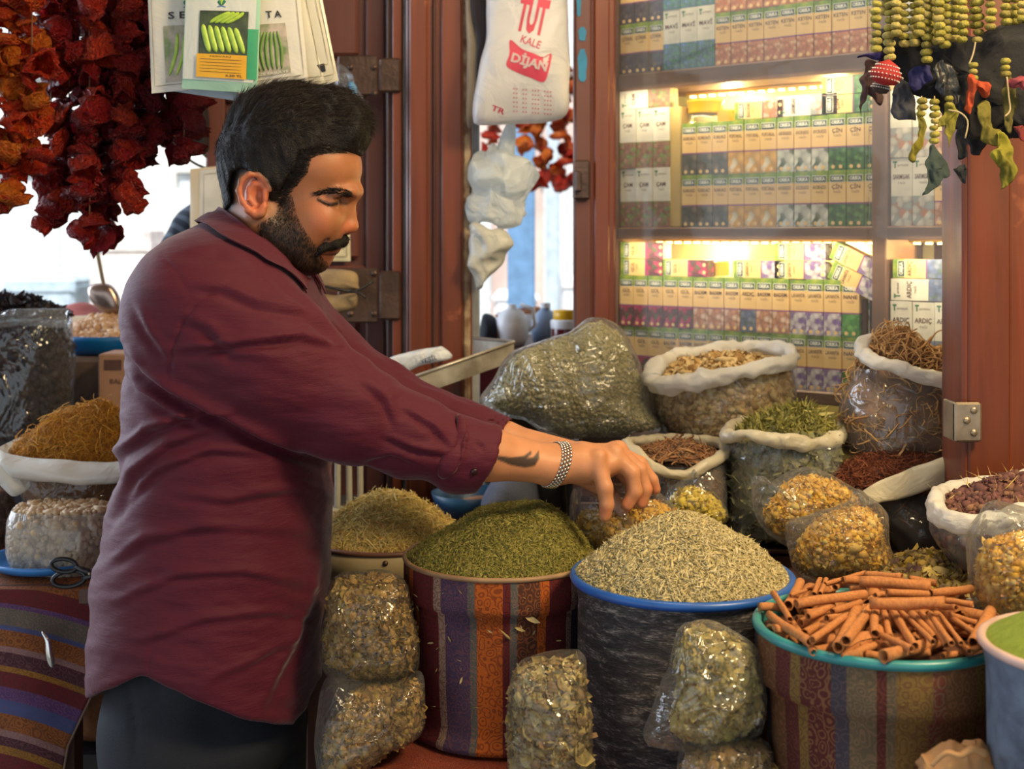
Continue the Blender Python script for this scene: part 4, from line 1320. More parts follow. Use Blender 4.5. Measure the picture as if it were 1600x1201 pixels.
def build_hair(man, body, BV, BF, bvh):
    hm = mat('dark_hair', lin((24, 19, 17)), .6, col2=lin((15, 12, 11)), nscale=60, bump=.5, bscale=500, spec=.25)
    hs = mat('hair_strand', lin((46, 35, 28)), .45, col2=lin((15, 12, 11)), nscale=200, spec=.25)
    H = [(328, 318), (334, 250), (345, 170), (385, 130), (440, 118), (520, 132), (592, 180), (594, 235), (572, 246), (556, 243), (541, 238), (518, 234), (495, 239), (482, 242), (476, 267), (462, 283), (450, 298), (446, 318), (434, 318), (428, 300), (414, 282), (404, 270), (390, 266), (376, 271), (369, 290), (372, 312), (358, 331), (338, 330)]
    def region(p):
        px, py = to_px(p)
        # same outline for either side of the head, measured in its middle plane
        k = p[:, 1] / (1.75 + YH)
        px = (px - 800) * k + 800; py = (py - HOR) * k + HOR
        return poly_sd(px, py, H) * S0
    pr = [EL(Q(452, 238, YH), (108, .0785, 100)), EL(Q(462, 190, YH), (92, .066, 56), rot=-5, k=.02),
          EL(Q(520, 180, YH), (52, .052, 40), rot=20, k=.02), EL(Q(550, 208, YH), (30, .048, 36), rot=0, k=.02),
          RC(Q(378, 250, YH), Q(384, 318, YH), 36, 34, k=.02, lat=1.6), EL(Q(425, 285, YH), (50, .0755, 40), k=.02),
          FN(region, k=.004, op='i')]
    V, F = surface(pr, Q(310, 360, -.09), Q(620, 100, .15), .0022)
    N = vnormals(V, F)
    px, py = to_px(V)
    # combed locks: relief running with the flow
    top = 1 - sm(py, 180, 260)
    u = (px - 450) * .10 - (py) * .02
    lock = noise(np.stack([V[:, 0] * 30 + V[:, 2] * 8, V[:, 1] * 110, V[:, 2] * 30 - V[:, 0] * 25], 1), 1.0, 3, 3)
    side = noise(np.stack([V[:, 0] * 150 + V[:, 2] * 40, V[:, 1] * 90, V[:, 2] * 22], 1), 1.0, 8, 3)
    V = V + N * (.0042 * top * lock + .0018 * (1 - top) * side)[:, None]
    hair = obj('hair', pmesh('hair', V, F, [hm], True), man)
    # strands
    up = N
    sel = np.nonzero((N[:, 1] < .5))[0]
    idx = rng.choice(sel, 15000)
    R, Nn = V[idx] - N[idx] * .001, N[idx]
    x, y = px[idx], py[idx]
    tt = 1 - sm(y, 175, 255)
    flow = np.stack([.55 + .9 * tt * sm(x, 430, 560) - .1, np.zeros(len(x)), -.9 * (1 - tt) + .25 * tt - .5 * tt * sm(x, 540, 580) * 0], 1)
    flow[:, 0] = np.where(tt < .4, -.10, flow[:, 0] * 1.0)
    D = flow - Nn * (flow * Nn).sum(1)[:, None]
    D /= np.linalg.norm(D, axis=1)[:, None] + 1e-6
    D = D + Nn * (.06 + .14 * tt)[:, None]
    L = .007 + .014 * tt
    keepL = L * np.where((x > 490) & (y > 205), .55, 1)
    strands('hair_strands', R, D, keepL, .00028, hs, hair, curl=.15, jit=.10)['kind'] = 'stuff'
    # moustache, eyebrows, lashes and stubble grow from the skin
    def patch(name, poly, n, dirn, L, w, parent, lift=.0, jit=.25, both=True):
        r, d, got = [], [], 0
        poly = np.array(poly, float); lo, hi = poly.min(0), poly.max(0)
        while got < n:
            q = lo + (hi - lo) * rng.random((n, 2))
            q = q[poly_sd(q[:, 0], q[:, 1], poly) < 0]
            for a in q:
                h = ray_px(bvh, a[0], a[1])
                if h is None: continue
                r.append(h[0]); dd = np.array(dirn, float); dd = dd - h[1] * dd.dot(h[1]); dd /= np.linalg.norm(dd) + 1e-6
                d.append(dd + h[1] * lift); got += 1
                if got >= n: break
        r, d = np.array(r), np.array(d)
        if both:
            m = r.copy(); m[:, 1] = 2 * (1.75 + YH) - m[:, 1]
            d2 = d.copy(); d2[:, 1] *= -1
            r = np.concatenate([r, m]); d = np.concatenate([d, d2])
        return strands(name, r, d, L, w, hs, parent, curl=.15, segs=2, jit=jit)
    mm = []
    for sy in (-1, 1):
        mm += [RC(Q(534, 375, YH + sy * .004), Q(520, 380, YH + sy * .022), 10.5, 9.5, k=.006),
               RC(Q(520, 380, YH + sy * .022), Q(502, 388, YH + sy * .035), 9, 6.5, k=.006),
               RC(Q(502, 388, YH + sy * .035), Q(493, 399, YH + sy * .038), 4.5, 2.5, k=.006)]
    mv, mf = surface(mm, Q(480, 415, -.05), Q(556, 355, .11), .0016)
    mn = vnormals(mv, mf)
    mv = mv + mn * (.0008 * noise(mv * np.array([1, 3, 1]), 400, 2, 2))[:, None]
    mo = obj('moustache', pmesh('moustache', mv, mf, [hm], True), man)
    i2 = rng.choice(len(mv), 1600)
    dm = np.stack([-.5 * np.ones(len(i2)), np.zeros(len(i2)), -.8 * np.ones(len(i2))], 1)
    dm = dm - mn[i2] * (dm * mn[i2]).sum(1)[:, None] + mn[i2] * .25
    strands('moustache_strands', mv[i2] - mn[i2] * .0008, dm, .006, .00022, hs, mo, curl=.2, segs=2, jit=.2)['kind'] = 'stuff'
    eb = patch('eyebrow', [(492, 304), (500, 298), (515, 294), (535, 294), (551, 299), (553, 308), (543, 308), (530, 303), (512, 302), (498, 305)], 480, (-.9, 0, -.1), .008, .0003, man, .22)
    patch('eyelashes', [(497, 310), (506, 315), (516, 318), (524, 317), (530, 314), (530, 316), (522, 320), (512, 320.5), (503, 317), (496, 312)], 110, (.5, 0, -.8), .0045, .0002, man, .5)
    patch('hairline_strands', [(562, 224), (562, 238), (541, 240), (512, 240), (497, 243), (487, 249), (481, 271), (466, 289), (454, 304), (450, 322), (438, 322), (438, 296), (455, 275), (468, 252), (474, 228), (500, 222)], 2300, (-.75, 0, .1), .008, .00028, man, .15)['kind'] = 'stuff'
    patch('stubble', [(440, 305), (456, 303), (464, 334), (478, 362), (492, 380), (506, 404), (514, 412), (510, 430), (445, 432), (412, 405), (402, 350), (430, 335)], 4200, (-.1, 0, -1), .0035, .00020, man, .35, both=False)['kind'] = 'stuff'

def build_clothes(man, BV):
    # ---------- shirt
    prof = np.array([(336, 330, 400, .060), (352, 305, 425, .085), (372, 262, 450, .13), (400, 236, 470, .17), (440, 211, 488, .20), (480, 197, 500, .212), (540, 188, 508, .215), (640, 186, 514, .21),
                     (720, 183, 516, .205), (800, 163, 516, .205), (900, 146, 512, .21), (1000, 138, 502, .215), (1100, 142, 494, .215), (1180, 146, 488, .215)], float)
    YC = .05
    def torso(p):
        S1 = (1.75 + YC) / FPX
        yy = HOR - (p[:, 2] - CZ) / S1
        xl = np.interp(yy, prof[:, 0], prof[:, 1]) + np.interp(yy, [340, 420, 520, 1100], [4, 14, 24, 16]); xr = np.interp(yy, prof[:, 0], prof[:, 2]); hy = np.interp(yy, prof[:, 0], prof[:, 3])
        cx = ((xl + xr) / 2 - 800) * S1; ax = (xr - xl) / 2 * S1
        q = (np.abs((p[:, 0] - cx) / ax) ** 2.3 + np.abs((p[:, 1] - 1.75 - YC) / hy) ** 2.3) ** (1 / 2.3)
        d = (q - 1) * np.minimum(ax, hy) * .9
        return np.maximum(d, (-(yy - 338)) * S0)
    hemx = np.array([(120, 1095), (145, 1088), (190, 1066), (222, 1054), (236, 1058), (260, 1074), (300, 1094), (380, 1122), (430, 1132), (458, 1132), (478, 1106), (496, 1062), (540, 1040)], float)
    def hem(p):
        px, py = to_px(p)
        k = p[:, 1] / 1.75
        return (py - np.interp(px, hemx[:, 0], hemx[:, 1])) * S0 * .9
    def cavity(p):
        yy = HOR - (p[:, 2] - CZ) / S0
        return np.maximum(torso(p) + .009, (1000 - yy) * S0)
    def dirv(a, b):
        d = b - a; return d / np.linalg.norm(d)
    A1, B1 = Q(545, 640, -.085), Q(757, 716, -.055)
    n1 = dirv(A1, B1); c1 = Q(765, 716, -.055)
    A2, B2 = Q(600, 622, .20), Q(790, 690, .15)
    n2 = dirv(A2, B2); c2 = Q(790, 690, .15)
    def endcut(c, n):
        def f(p):
            d = (p - c) @ n
            near = np.linalg.norm(p - c, axis=1) - .16
            return -np.maximum(-d, near) if False else np.where(near < 0, -d, 1.0) * -1
        return f
    def beyond(c, n, r=.12):       # solid to carve away past the sleeve end
        def f(p):
            d = (p - c) @ n
            return np.maximum(-d, np.linalg.norm(p - c, axis=1) - r)
        return f
    def bore(c, n, rr, depth=.05):
        def f(p):
            q = p - c; t = q @ n
            rad = np.linalg.norm(q - t[:, None] * n, axis=1)
            return np.maximum(rad - rr, -(t + depth))
        return f
    pr = [FN(torso, k=.03),
          RC(Q(310, 478, -.075), Q(420, 556, -.10), 90, 92, k=.05), RC(Q(420, 556, -.10), Q(545, 640, -.085), 90, 73, k=.03),
          RC(Q(545, 640, -.085), Q(640, 680, -.068), 72, 62, k=.02), RC(Q(640, 680, -.068), Q(745, 712, -.055), 61, 47, k=.02),
          RC(Q(702, 700, -.060), Q(760, 715, -.055), 55, 52, k=.006),
          EL(Q(715, 742, -.058), (34, .035, 30), rot=20, k=.02),
          RC(Q(345, 455, .14), Q(500, 555, .19), 78, 66, k=.05), RC(Q(500, 555, .19), Q(600, 622, .20), 66, 58, k=.03),
          RC(Q(600, 622, .20), Q(720, 670, .17), 57, 48, k=.02), RC(Q(720, 668, .17), Q(790, 690, .15), 50, 42, k=.006),
          FN(cavity, k=.004, op='s'), FN(hem, k=.003, op='i'),
          FN(beyond(c1, n1, .085), k=.003, op='s'), FN(bore(c1, n1, .037, .035), k=.003, op='s'),
          FN(beyond(c2, n2, .065), k=.003, op='s'), FN(bore(c2, n2, .033, .03), k=.003, op='s')]
    # neck opening
    pr.append(EL(Q(412, 365, YH), (58, .056, 34), rot=-38, k=.012, op='s'))
    V, F = surface(pr, (-.68, 1.46, .80), (.04, 2.12, 1.64), .0038)
    V = relax(V, F, 1, .4)
    N = vnormals(V, F)
    px, py = to_px(V)
    nearside = sm(-N[:, 1], -.25, .25)
    D = np.zeros(len(V))
    def fold(pl, w, amp, both=0.0):
        d, t = seg_dist(px, py, pl)
        e = np.sin(np.clip(t, .02, .98) * PI) ** .5
        nonlocal D
        D += -(1.5 if np.mean([q_[1] for q_ in pl]) < 770 else 1.0) * amp * np.exp(-(d / w) ** 2) * e * nearside
        if both:
            q = np.array(pl, float); dd = np.array([q[-1][1] - q[0][1], -(q[-1][0] - q[0][0])]); dd /= np.linalg.norm(dd)
            d2, t2 = seg_dist(px, py, q + dd * w * 1.6)
            D += 1.6 * both * np.exp(-(d2 / (w * 1.1)) ** 2) * np.sin(np.clip(t2, .02, .98) * PI) ** .5 * nearside
    fold([(186, 545), (215, 590), (262, 622), (330, 655), (400, 690), (460, 712), (524, 732)], 9, .011, .006)
    fold([(184, 575), (205, 610), (250, 640), (310, 672)], 6, .005, .003)
    fold([(362, 440), (310, 470), (283, 505), (268, 545), (263, 600)], 3, .0025)
    fold([(252, 398), (280, 430), (300, 470)], 2.5, .0015)
    fold([(300, 455), (345, 458), (400, 480), (470, 492), (520, 520)], 7, .0035, .003)
    fold([(270, 552), (330, 548), (400, 540), (470, 532), (530, 548)], 6, .0045, .005)
    fold([(275, 500), (320, 520), (360, 560), (420, 570)], 9, .003, .002)
    fold([(410, 420), (470, 470), (520, 530), (590, 590)], 8, .003, .002)
    fold([(560, 596), (598, 628), (612, 664)], 6, .004, .003)
    fold([(628, 640), (672, 668), (700, 700)], 5, .004, .003)
    fold([(600, 688), (650, 706), (706, 716)], 5, .003, .003)
    fold([(560, 730), (610, 716), (650, 728)], 6, .003, .002)
    fold([(715, 648), (722, 680), (712, 720), (690, 745)], 3, .006, .004)
    fold([(744, 690), (756, 704)], 3, .003)
    fold([(165, 790), (190, 715), (235, 678), (300, 656), (370, 650)], 7, .005, .005)
    fold([(168, 830), (215, 745), (270, 700), (340, 678)], 8, .004, .004)
    fold([(190, 800), (250, 740), (330, 712), (430, 716)], 7, .003, .003)
    fold([(160, 900), (230, 850), (320, 832), (430, 838)], 8, .003, .0035)
    fold([(180, 950), (280, 905), (380, 900), (490, 925)], 7, .0025, .003)
    fold([(220, 1010), (320, 975), (420, 965), (505, 975)], 7, .0025, .003)
    fold([(232, 1055), (236, 1020), (246, 985)], 2.5, .002)
    fold([(260, 780), (360, 790), (470, 770), (520, 790)], 8, .003, .003)
    fold([(420, 1110), (455, 1040), (490, 960), (515, 860)], 9, .004, .003)
    fold([(330, 1070), (400, 1040), (470, 1000)], 7, .002, .002)
    fold([(205, 480), (225, 520), (255, 560)], 7, .003, .002)
    fold([(280, 400), (340, 400), (400, 425)], 9, .0025, .002)
    fold([(560, 520), (620, 575), (700, 612), (780, 648)], 6, .002, .002)
    q = np.stack([px * .010 + py * .004, V[:, 1] * 6, py * .030 - px * .006], 1)
    D += .0034 * noise(q, 1.0, 4, 3) * sm(py, 420, 560)
    q2 = np.stack([px * .006, V[:, 1] * 4, py * .02], 1)
    D += .0018 * noise(q2, 1.0, 9, 2)
    V = V + N * D[:, None]
    # keep the sleeve mouths round and crisp
    t = NT('burgundy_cotton')
    c = coords(t)
    n3 = t.n('TexNoise', {'Vector': c, 'Scale': 900.0, 'Detail': 2.0})
    mp = coords(t, 'Object', (14, 14, 60))
    n4 = t.n('TexNoise', {'Vector': mp, 'Scale': 1.4, 'Detail': 5.0, 'Roughness': .6})
    h = t.math('ADD', t.math('MULTIPLY', n3.outputs[0], .12), t.math('MULTIPLY', n4.outputs[0], 1.0))
    bp = t.n('Bump', {'Height': h, 'Strength': .45, 'Distance': .006})
    col = t.mix(n3.outputs[0], lin((68, 9, 29)), lin((82, 14, 36)))
    b = t.n('BsdfPrincipled', {'Base Color': col, 'Roughness': .72, 'Specular IOR Level': .3, 'Normal': bp.outputs[0]})
    b.inputs['Sheen Weight'].default_value = .12
    b.inputs['Sheen Roughness'].default_value = .4
    sm_ = t.surf(b.outputs[0])
    shirt = obj('shirt', pmesh('shirt', V, F, [sm_], True), man)
    # collar: stand and leaf around the neck
    sbv = BVHTree.FromPolygons([tuple(v) for v in V], [tuple(map(int, f)) for f in F])
    def ribbon(name, a, b2, th=.0022, bulge=.003, lift=.005):
        a = catmull(a, 40); b2 = catmull(b2, 40)
        k = 7; V, F = [], []
        for s in (0, 1):
            for i in range(40):
                for j in range(k):
                    u = j / (k - 1); p = a[i] * (1 - u) + b2[i] * u
                    V.append(p)
        V = np.array(V); G = V[:40 * k].reshape(40, k, 3)
        T1 = np.gradient(G, axis=0); T2 = np.gradient(G, axis=1)
        Nn = np.cross(T1, T2); Nn /= np.linalg.norm(Nn, axis=2)[:, :, None] + 1e-9
        bl = np.sin(np.linspace(0, PI, k))[None, :, None] * bulge
        G0 = G + Nn * (th / 2) + Nn * bl * 0; G1 = G - Nn * (th / 2)
        V = np.concatenate([G0.reshape(-1, 3), G1.reshape(-1, 3)]); o = 40 * k
        for i in range(len(V)):
            loc, nr, _, dist = sbv.find_nearest(Vector(V[i]))
            sd = (Vector(V[i]) - loc).dot(nr)
            need = lift + (.0022 if i < o else 0)
            if sd < need and dist < .05: V[i] = np.array(loc + nr * need)
        for i in range(39):
            for j in range(k - 1):
                q = (i * k + j, (i + 1) * k + j, (i + 1) * k + j + 1, i * k + j + 1)
                F.append(q); F.append(tuple(o + x for x in q[::-1]))
        ring = [i * k for i in range(40)] + [39 * k + j for j in range(1, k)] + [i * k + k - 1 for i in range(38, -1, -1)] + [j for j in range(k - 2, 0, -1)]
        for i in range(len(ring)):
            x, y = ring[i], ring[(i + 1) % len(ring)]
            F.append((x, y, o + y, o + x)); 
        return vf_obj(name, V, F, sm_, shirt)
    ribbon('collar', [Q(486, 436, -.012), Q(462, 420, -.040), Q(420, 385, -.056), Q(378, 348, -.046), Q(348, 326, .0), Q(342, 324, YH + .01), Q(350, 327, .065), Q(385, 350, .110), Q(425, 385, .118), Q(468, 420, .095), Q(490, 432, .070)],
           [Q(452, 470, -.050), Q(430, 452, -.072), Q(390, 420, -.094), Q(345, 385, -.088), Q(318, 362, -.01), Q(312, 357, YH + .01), Q(322, 362, .085), Q(360, 385, .150), Q(410, 420, .158), Q(455, 455, .135), Q(480, 470, .105)])
    ribbon('collar_stand', [Q(470, 440, -.016), Q(425, 400, -.044), Q(380, 362, -.040), Q(350, 340, YH), Q(385, 362, .10), Q(430, 400, .106), Q(478, 436, .07)],
           [Q(462, 466, -.030), Q(418, 430, -.060), Q(370, 392, -.060), Q(338, 366, YH), Q(375, 392, .12), Q(422, 430, .125), Q(470, 462, .09)], lift=.0015)
    # sleeve tab with its button, shirt buttons
    bm_ = mat('dark_button', lin((40, 14, 20)), .3)
    vs, fs = [], []
    sb = BVHTree.FromPolygons([tuple(v) for v in V], [tuple(map(int, f)) for f in F])
    for nm, (x, y) in (('button', (741, 737)),):
        h = ray_px(sb, x, y)
        if h is None: continue
        m = MB(); nrm = Vector(h[1]); R = nrm.to_track_quat('Z', 'Y').to_matrix()
        v, f, _ = lathe_np([(0, .0022), (.003, .0024), (.0045, .0018), (.0048, 0), (0, -.0005)], (0, 0, 0), 12)
        v = v @ np.array(R).T + h[0]
        vf_obj(nm, v, f, bm_, shirt)
    tab = [(717, 652), (723, 668), (716, 700), (701, 724), (690, 742)]
    pts = []
    for (x, y) in catmull(tab, 14):
        h = ray_px(sb, x, y)
        if h is not None: pts.append(h[0] + h[1] * .0015)
    if len(pts) > 4:
        v, f = tube_np(np.array(pts), np.interp(np.linspace(0, 1, len(pts)), [0, .3, .8, 1], [.004, .008, .013, .006]), 12)
        c = np.repeat(np.array(pts), 12, axis=0); dv = v - c; v = c + dv * np.array([1, .28, 1])
        vf_obj('sleeve_tab', v, f, sm_, shirt)
    # ---------- trousers, belt line, shoes
    tp = [EL(Q(318, 1010, .05), (155, .165, 90), k=.03), EL(Q(318, 1120, .05), (160, .17, 110), k=.03),
          RC(Q(252, 1130, -.045), Q(262, 1600, -.05), 92, 70, k=.03), RC(Q(262, 1600, -.05), Q(262, 2070, -.05), 70, 52, k=.03),
          RC(Q(392, 1130, .13), Q(400, 1600, .14), 92, 70, k=.03), RC(Q(400, 1600, .14), Q(395, 2070, .14), 70, 52, k=.03)]
    cut = CZ - (2100 - HOR) * S0
    tp.append(FN(lambda p: (cut - p[:, 2]), k=.004, op='i'))
    TV, TF = surface(tp, (-.66, 1.50, .02), (-.16, 2.12, 1.14), .007)
    TN = vnormals(TV, TF); tx, ty = to_px(TV)
    d = -.004 * np.exp(-(seg_dist(tx, ty, [(196, 1060), (205, 1110), (212, 1201), (214, 1400)])[0] / 4) ** 2)
    d += -.004 * np.exp(-(seg_dist(tx, ty, [(240, 1062), (252, 1085), (232, 1100)])[0] / 4) ** 2)
    d += .003 * noise(np.stack([tx * .012, TV[:, 1] * 3, ty * .008], 1), 1, 2, 2)
    TV = TV + TN * d[:, None]
    nm = mat('navy_twill', lin((17, 24, 36)), .8, col2=lin((13, 18, 28)), nscale=300, bump=.3, bscale=700)
    obj('trousers', pmesh('trousers', TV, TF, [nm], True), man)
    # bulge of the pocket edge
    lm = mat('shoe_leather', lin((40, 28, 22)), .35)
    for (x, yy) in ((262, -.05), (395, .14)):
        c = Q(x, 2100, yy)
        sp = [EL((c[0] + .05, c[1], .045), (120, .045, 42), k=.02), EL((c[0] - .02, c[1], .06), (70, .042, 60), k=.02), FN(lambda p: -p[:, 2] + .004, k=.003, op='i')]
        v, f = surface(sp, (c[0] - .12, c[1] - .08, -.01), (c[0] + .2, c[1] + .08, .14), .006)
        obj('shoe', pmesh('shoe', v, f, [lm], True), man)
    return shirt

man, body, BV, BF, body_bvh, _pr = build_person()
build_hair(man, body, BV, BF, body_bvh)
shirt = build_clothes(man, BV)

def build_bracelet():
    t = thing('bracelet', 'silver link bracelet around the wrist of the reaching man', 'bracelet', Q(868, 726, -.01))
    m = mat('steel_link', (.62, .60, .56), .25, metal=1.0, col2=(.5, .48, .45))
    # ring in a plane across the wrist; each link sits on the skin
    ax = Q(905, 722, .0) - Q(800, 718, -.03); ax /= np.linalg.norm(ax)
    lean = np.array([.30, 0, .22]); 
    c0 = Q(866, 727, -.008)
    a = ax + np.array([0, 0, -.30]); a /= np.linalg.norm(a)
    e1 = np.cross(a, [0, 1, 0]); e1 /= np.linalg.norm(e1); e2 = np.cross(a, e1)
    n = 40
    lb = MB(); lb.box((-.0018, -.0019, -.0013), (.0018, .0019, .0013), bev=.0008)
    me = lb.build('link', m, data=True)
    me.polygons.foreach_set('use_smooth', np.ones(len(me.polygons), dtype=bool))
    for row in range(4):
        for i in range(n):
            th = (i + .5 * (row % 2)) / n * 2 * PI
            d = math.cos(th) * e1 + math.sin(th) * e2
            c = c0 + a * (row - 1.5) * .0037
            far = c + d * .08
            h = body_bvh.ray_cast(Vector(far), Vector(-d), .12)
            r = .033 if h[0] is None else np.linalg.norm(np.array(h[0]) - c)
            r = float(np.clip(r, .020, .042)) + .0012
            p = c + d * r
            o = bpy.data.objects.new('link', me); COL.objects.link(o)
            tv = np.cross(a, d)
            M = Matrix(((a[0], tv[0], d[0], p[0]), (a[1], tv[1], d[1], p[1]), (a[2], tv[2], d[2], p[2]), (0, 0, 0, 1)))
            o.parent = t; o.matrix_parent_inverse = parent_inv(t); o.matrix_basis = M
build_bracelet()
# ================================================================== the spice stall
film = film_mat('clear_film')
film_thick = film_mat('milky_film', .22, gloss=.10, bump=.5, scale=16)
film_thin = film_mat('thin_film', .05, gloss=.09, bump=.7, scale=26)
pw_m = plastic_white('white_plastic_sheet')
pw_y = plastic_white('yellowed_plastic_sheet', (.66, .60, .44), .3)

# ---- the stand the tubs are on
kilim = stripe_mat('red_kilim', [(0, lin((120, 30, 28)), lin((150, 96, 56))), (.22, lin((60, 50, 44)), lin((140, 110, 80))), (.27, lin((130, 34, 26)), lin((170, 90, 50))), (.5, lin((96, 26, 28)), lin((140, 90, 50))),
                                 (.62, lin((50, 46, 44)), lin((150, 120, 90))), (.68, lin((126, 34, 30)), lin((160, 90, 40)))], 'u', 60, aspect=(3, 3))
def draped(name, x0, x1, y0, y1, z, drop, m_, label, cat, wav=.006):
    nx, ny, nzv = 60, 10, 16
    V, F, UV = [], [], []
    rows = [(y1 + (y0 - y1) * j / ny, z, j / ny * (y1 - y0)) for j in range(ny + 1)] + [(y0 - .004, z - drop * j / nzv, (y1 - y0) + drop * j / nzv) for j in range(1, nzv + 1)]
    for (yy, zz, s) in rows:
        for i in range(nx + 1):
            x = x0 + (x1 - x0) * i / nx
            k = max(0, (z - zz) / drop)
            V.append((x, yy - wav * k * (1 + math.sin(x * 45 + 2 * math.sin(x * 11))), zz)); UV.append((i / nx * (x1 - x0), s))
    for j in range(len(rows) - 1):
        for i in range(nx): F.append((j * (nx + 1) + i, (j + 1) * (nx + 1) + i, (j + 1) * (nx + 1) + i + 1, j * (nx + 1) + i + 1))
    return tag(vf_obj(name, V, F, m_, uv=UV), label, cat)
s = thing('stall_table', 'low wooden stall table under the tubs', 'table', (.3, 1.7, 0))
q = MB(); q.box((-.215, 1.09, .84), (.625, 2.06, .868), bev=.004); q.build('table_top', dark_wood, s)
for (sx, sy) in ((-.21, 1.2), (.58, 1.2), (-.21, 2.0), (.58, 2.0)):
    q = MB(); q.box((sx, sy, 0), (sx + .035, sy + .035, .84)); q.build('leg', dark_wood, s)
draped('carpet', -.225, .628, 1.085, 2.065, .873, .36, kilim, 'red patterned carpet covering the stall table under the tubs', 'carpet')
def crate_step(name, label, x0, x1, y0, y1, z0, z1):
    t = thing(name, label, 'crate', ((x0 + x1) / 2, (y0 + y1) / 2, z0))
    n = max(2, int((z1 - z0) / .09))
    h = (z1 - z0) / n
    for i in range(n):
        q = MB(); q.box((x0, y0, z0 + i * h + .004), (x1, y0 + .012, z0 + (i + 1) * h - .004), bev=.002); q.build('board', dark_wood, t)
    q = MB(); q.box((x0, y0, z1 - .012), (x1, y1, z1), bev=.002); q.build('top_board', dark_wood, t)
    q = MB(); q.box((x0, y0 + .012, z0), (x0 + .012, y1, z1 - .012)); q.box((x1 - .012, y0 + .012, z0), (x1, y1, z1 - .012)); q.build('side_board', dark_wood, t)
crate_step('wooden_crate', 'dark wooden crate raising the second row of bags', .15, .62, 1.945, 2.06, .875, 1.075)
crate_step('wooden_crate', 'tall dark wooden crate under the big herb bag at the back', 0.115, .46, 2.13, 2.28, 0, 1.205)
crate_step('wooden_crate', 'low dark crate holding the blue bowl and grey bundle under the sleeve', -.19, .105, 2.20, 2.50, 0, 1.026)
crate_step('wooden_crate', 'small dark crate carrying the yellow flower bags', .335, .53, 1.70, 1.86, .875, 1.07)

# ---- tubs
def tub(name, label, cx, d, r, pyr, prof, m_, rim_m, rim_r, content, part='cloth_cover', cat='tub', n=96, wob=None, base=.876):
    zr = CZ - (pyr - HOR) / FPX * d
    X = (cx - 800) / FPX * d
    t = thing(name, label, cat, (X, d, .876))
    kz = (zr - base - .06) / (-prof[-1][1] - .06)
    v, f, uv = lathe_np([(r * a, b if b > -.06 else -.06 + (b + .06) * kz) for a, b in prof], (X, d, zr), n, wob=wob)
    vf_obj(part, v, f, m_, t, uv=uv)
    a = np.arange(n) / n * 2 * PI
    pts = np.stack([X + r * np.cos(a), d + r * np.sin(a), np.full(n, zr)], 1)
    v, f = tube_np(pts, rim_r, 10, False, True)
    vf_obj('rim', v, f, rim_m, t)
    q = MB(); q.lathe([(r * .98, -.004), (r * .9, -.06), (0, -.062)], (X, d, zr), 48); q.build('liner', rim_m, t, smooth=True)
    return t, np.array([X, d, zr])
def bands_from_px(lst, c, R):
    """stripe edges read off the front of a tub -> turns of u (front is u=.75)"""
    out = []
    for (x, a, b) in lst:
        k = max(-.999, min(.999, (x - c) / R))
        out.append(((.75 + math.asin(k) / (2 * PI)), a, b))
    # the back repeats the pattern
    out.sort(key=lambda q: q[0])
    m = [(q[0] - .5, q[1], q[2]) for q in out]
    al = [(0, out[-1][1], out[-1][2])] + [q for q in m if q[0] > 0] + out
    return [(max(0, min(1, q[0])),) + q[1:] for q in al][:32]
RD, OR_, PU, CR, BR, GR_, NV, YE = lin((104, 30, 32)), lin((190, 96, 30)), lin((74, 58, 84)), lin((160, 130, 110)), lin((86, 48, 34)), lin((90, 92, 86)), lin((48, 52, 76)), lin((176, 130, 50))
RD2, OR2, PU2, CR2, BR2, GR2, NV2, YE2 = lin((72, 24, 30)), lin((120, 50, 22)), lin((110, 70, 84)), lin((110, 70, 60)), lin((150, 90, 50)), lin((130, 100, 90)), lin((80, 60, 80)), lin((120, 70, 36))
gb = bands_from_px([(634, BR, BR2), (645, OR_, OR2), (651, RD, RD2), (684, CR, CR2), (694, PU, PU2), (734, GR_, GR2), (745, OR_, OR2), (785, RD, RD2), (796, GR_, GR2), (806, BR, BR2), (838, OR_, OR2), (852, RD, RD2), (884, CR, CR2), (893, NV, NV2), (912, RD, RD2)], 783, 150)
g_cl = stripe_mat('green_tub_cloth', gb, 'u', 75, aspect=(.84, 1))
def wobf(seed, amp=.012):
    def w(a, z): return amp * math.sin(a * 9 + seed) * (0 if z > -.06 else 1) + amp * .6 * math.sin(a * 17 + seed * 2 + z * 30)
    return w
tt, c1 = tub('spice_tub', 'tub wrapped in striped orange and purple cloth, heaped with dark green rosemary', 783, 1.78, .1335, 867,
    [(1.0, 0), (1.01, -.006), (1.015, -.040), (1.0, -.048), (.95, -.052), (.94, -.07), (.93, -.15), (.90, -.19), (.93, -.203), (.98, -.209), (.97, -.216), (.90, -.218)],
    g_cl, mat('pale_wood_rim', lin((150, 120, 84)), .6, col2=lin((120, 90, 66))), .0035, None, wob=wobf(1, .006))
grn = island_mat('rosemary_dark', [lin((128, 120, 50)), lin((154, 146, 68)), lin((100, 102, 44)), lin((176, 164, 94)), lin((120, 98, 50))], .8)
under_g = mat('herb_dust', lin((96, 90, 40)), .95, col2=lin((60, 60, 26)), nscale=200, bump=.6, bscale=500)
def heap(parent, c, R, H, peak, m_under, m_piece, pieces, n, size, p=1.6, tilt=.35, seed=1, name='heap', svar=.3, nz=.004, sink=0.0):
    DV, DF = dome((c[0], c[1], c[2] - sink), R, H, peak, p, seed=seed, nz=nz, n=56, rings=20)
    h = vf_obj('%s_body' % name, DV, DF, m_under, parent); h['kind'] = 'stuff'
    pp, nn = mesh_samples(DV, DF, n)
    nn[nn[:, 2] < 0] *= -1
    return scatter(name, pp + nn * rng.uniform(-.2, .6, (len(pp), 1)) * size * .3, nn, pieces, size, m_piece, parent, tilt, svar)
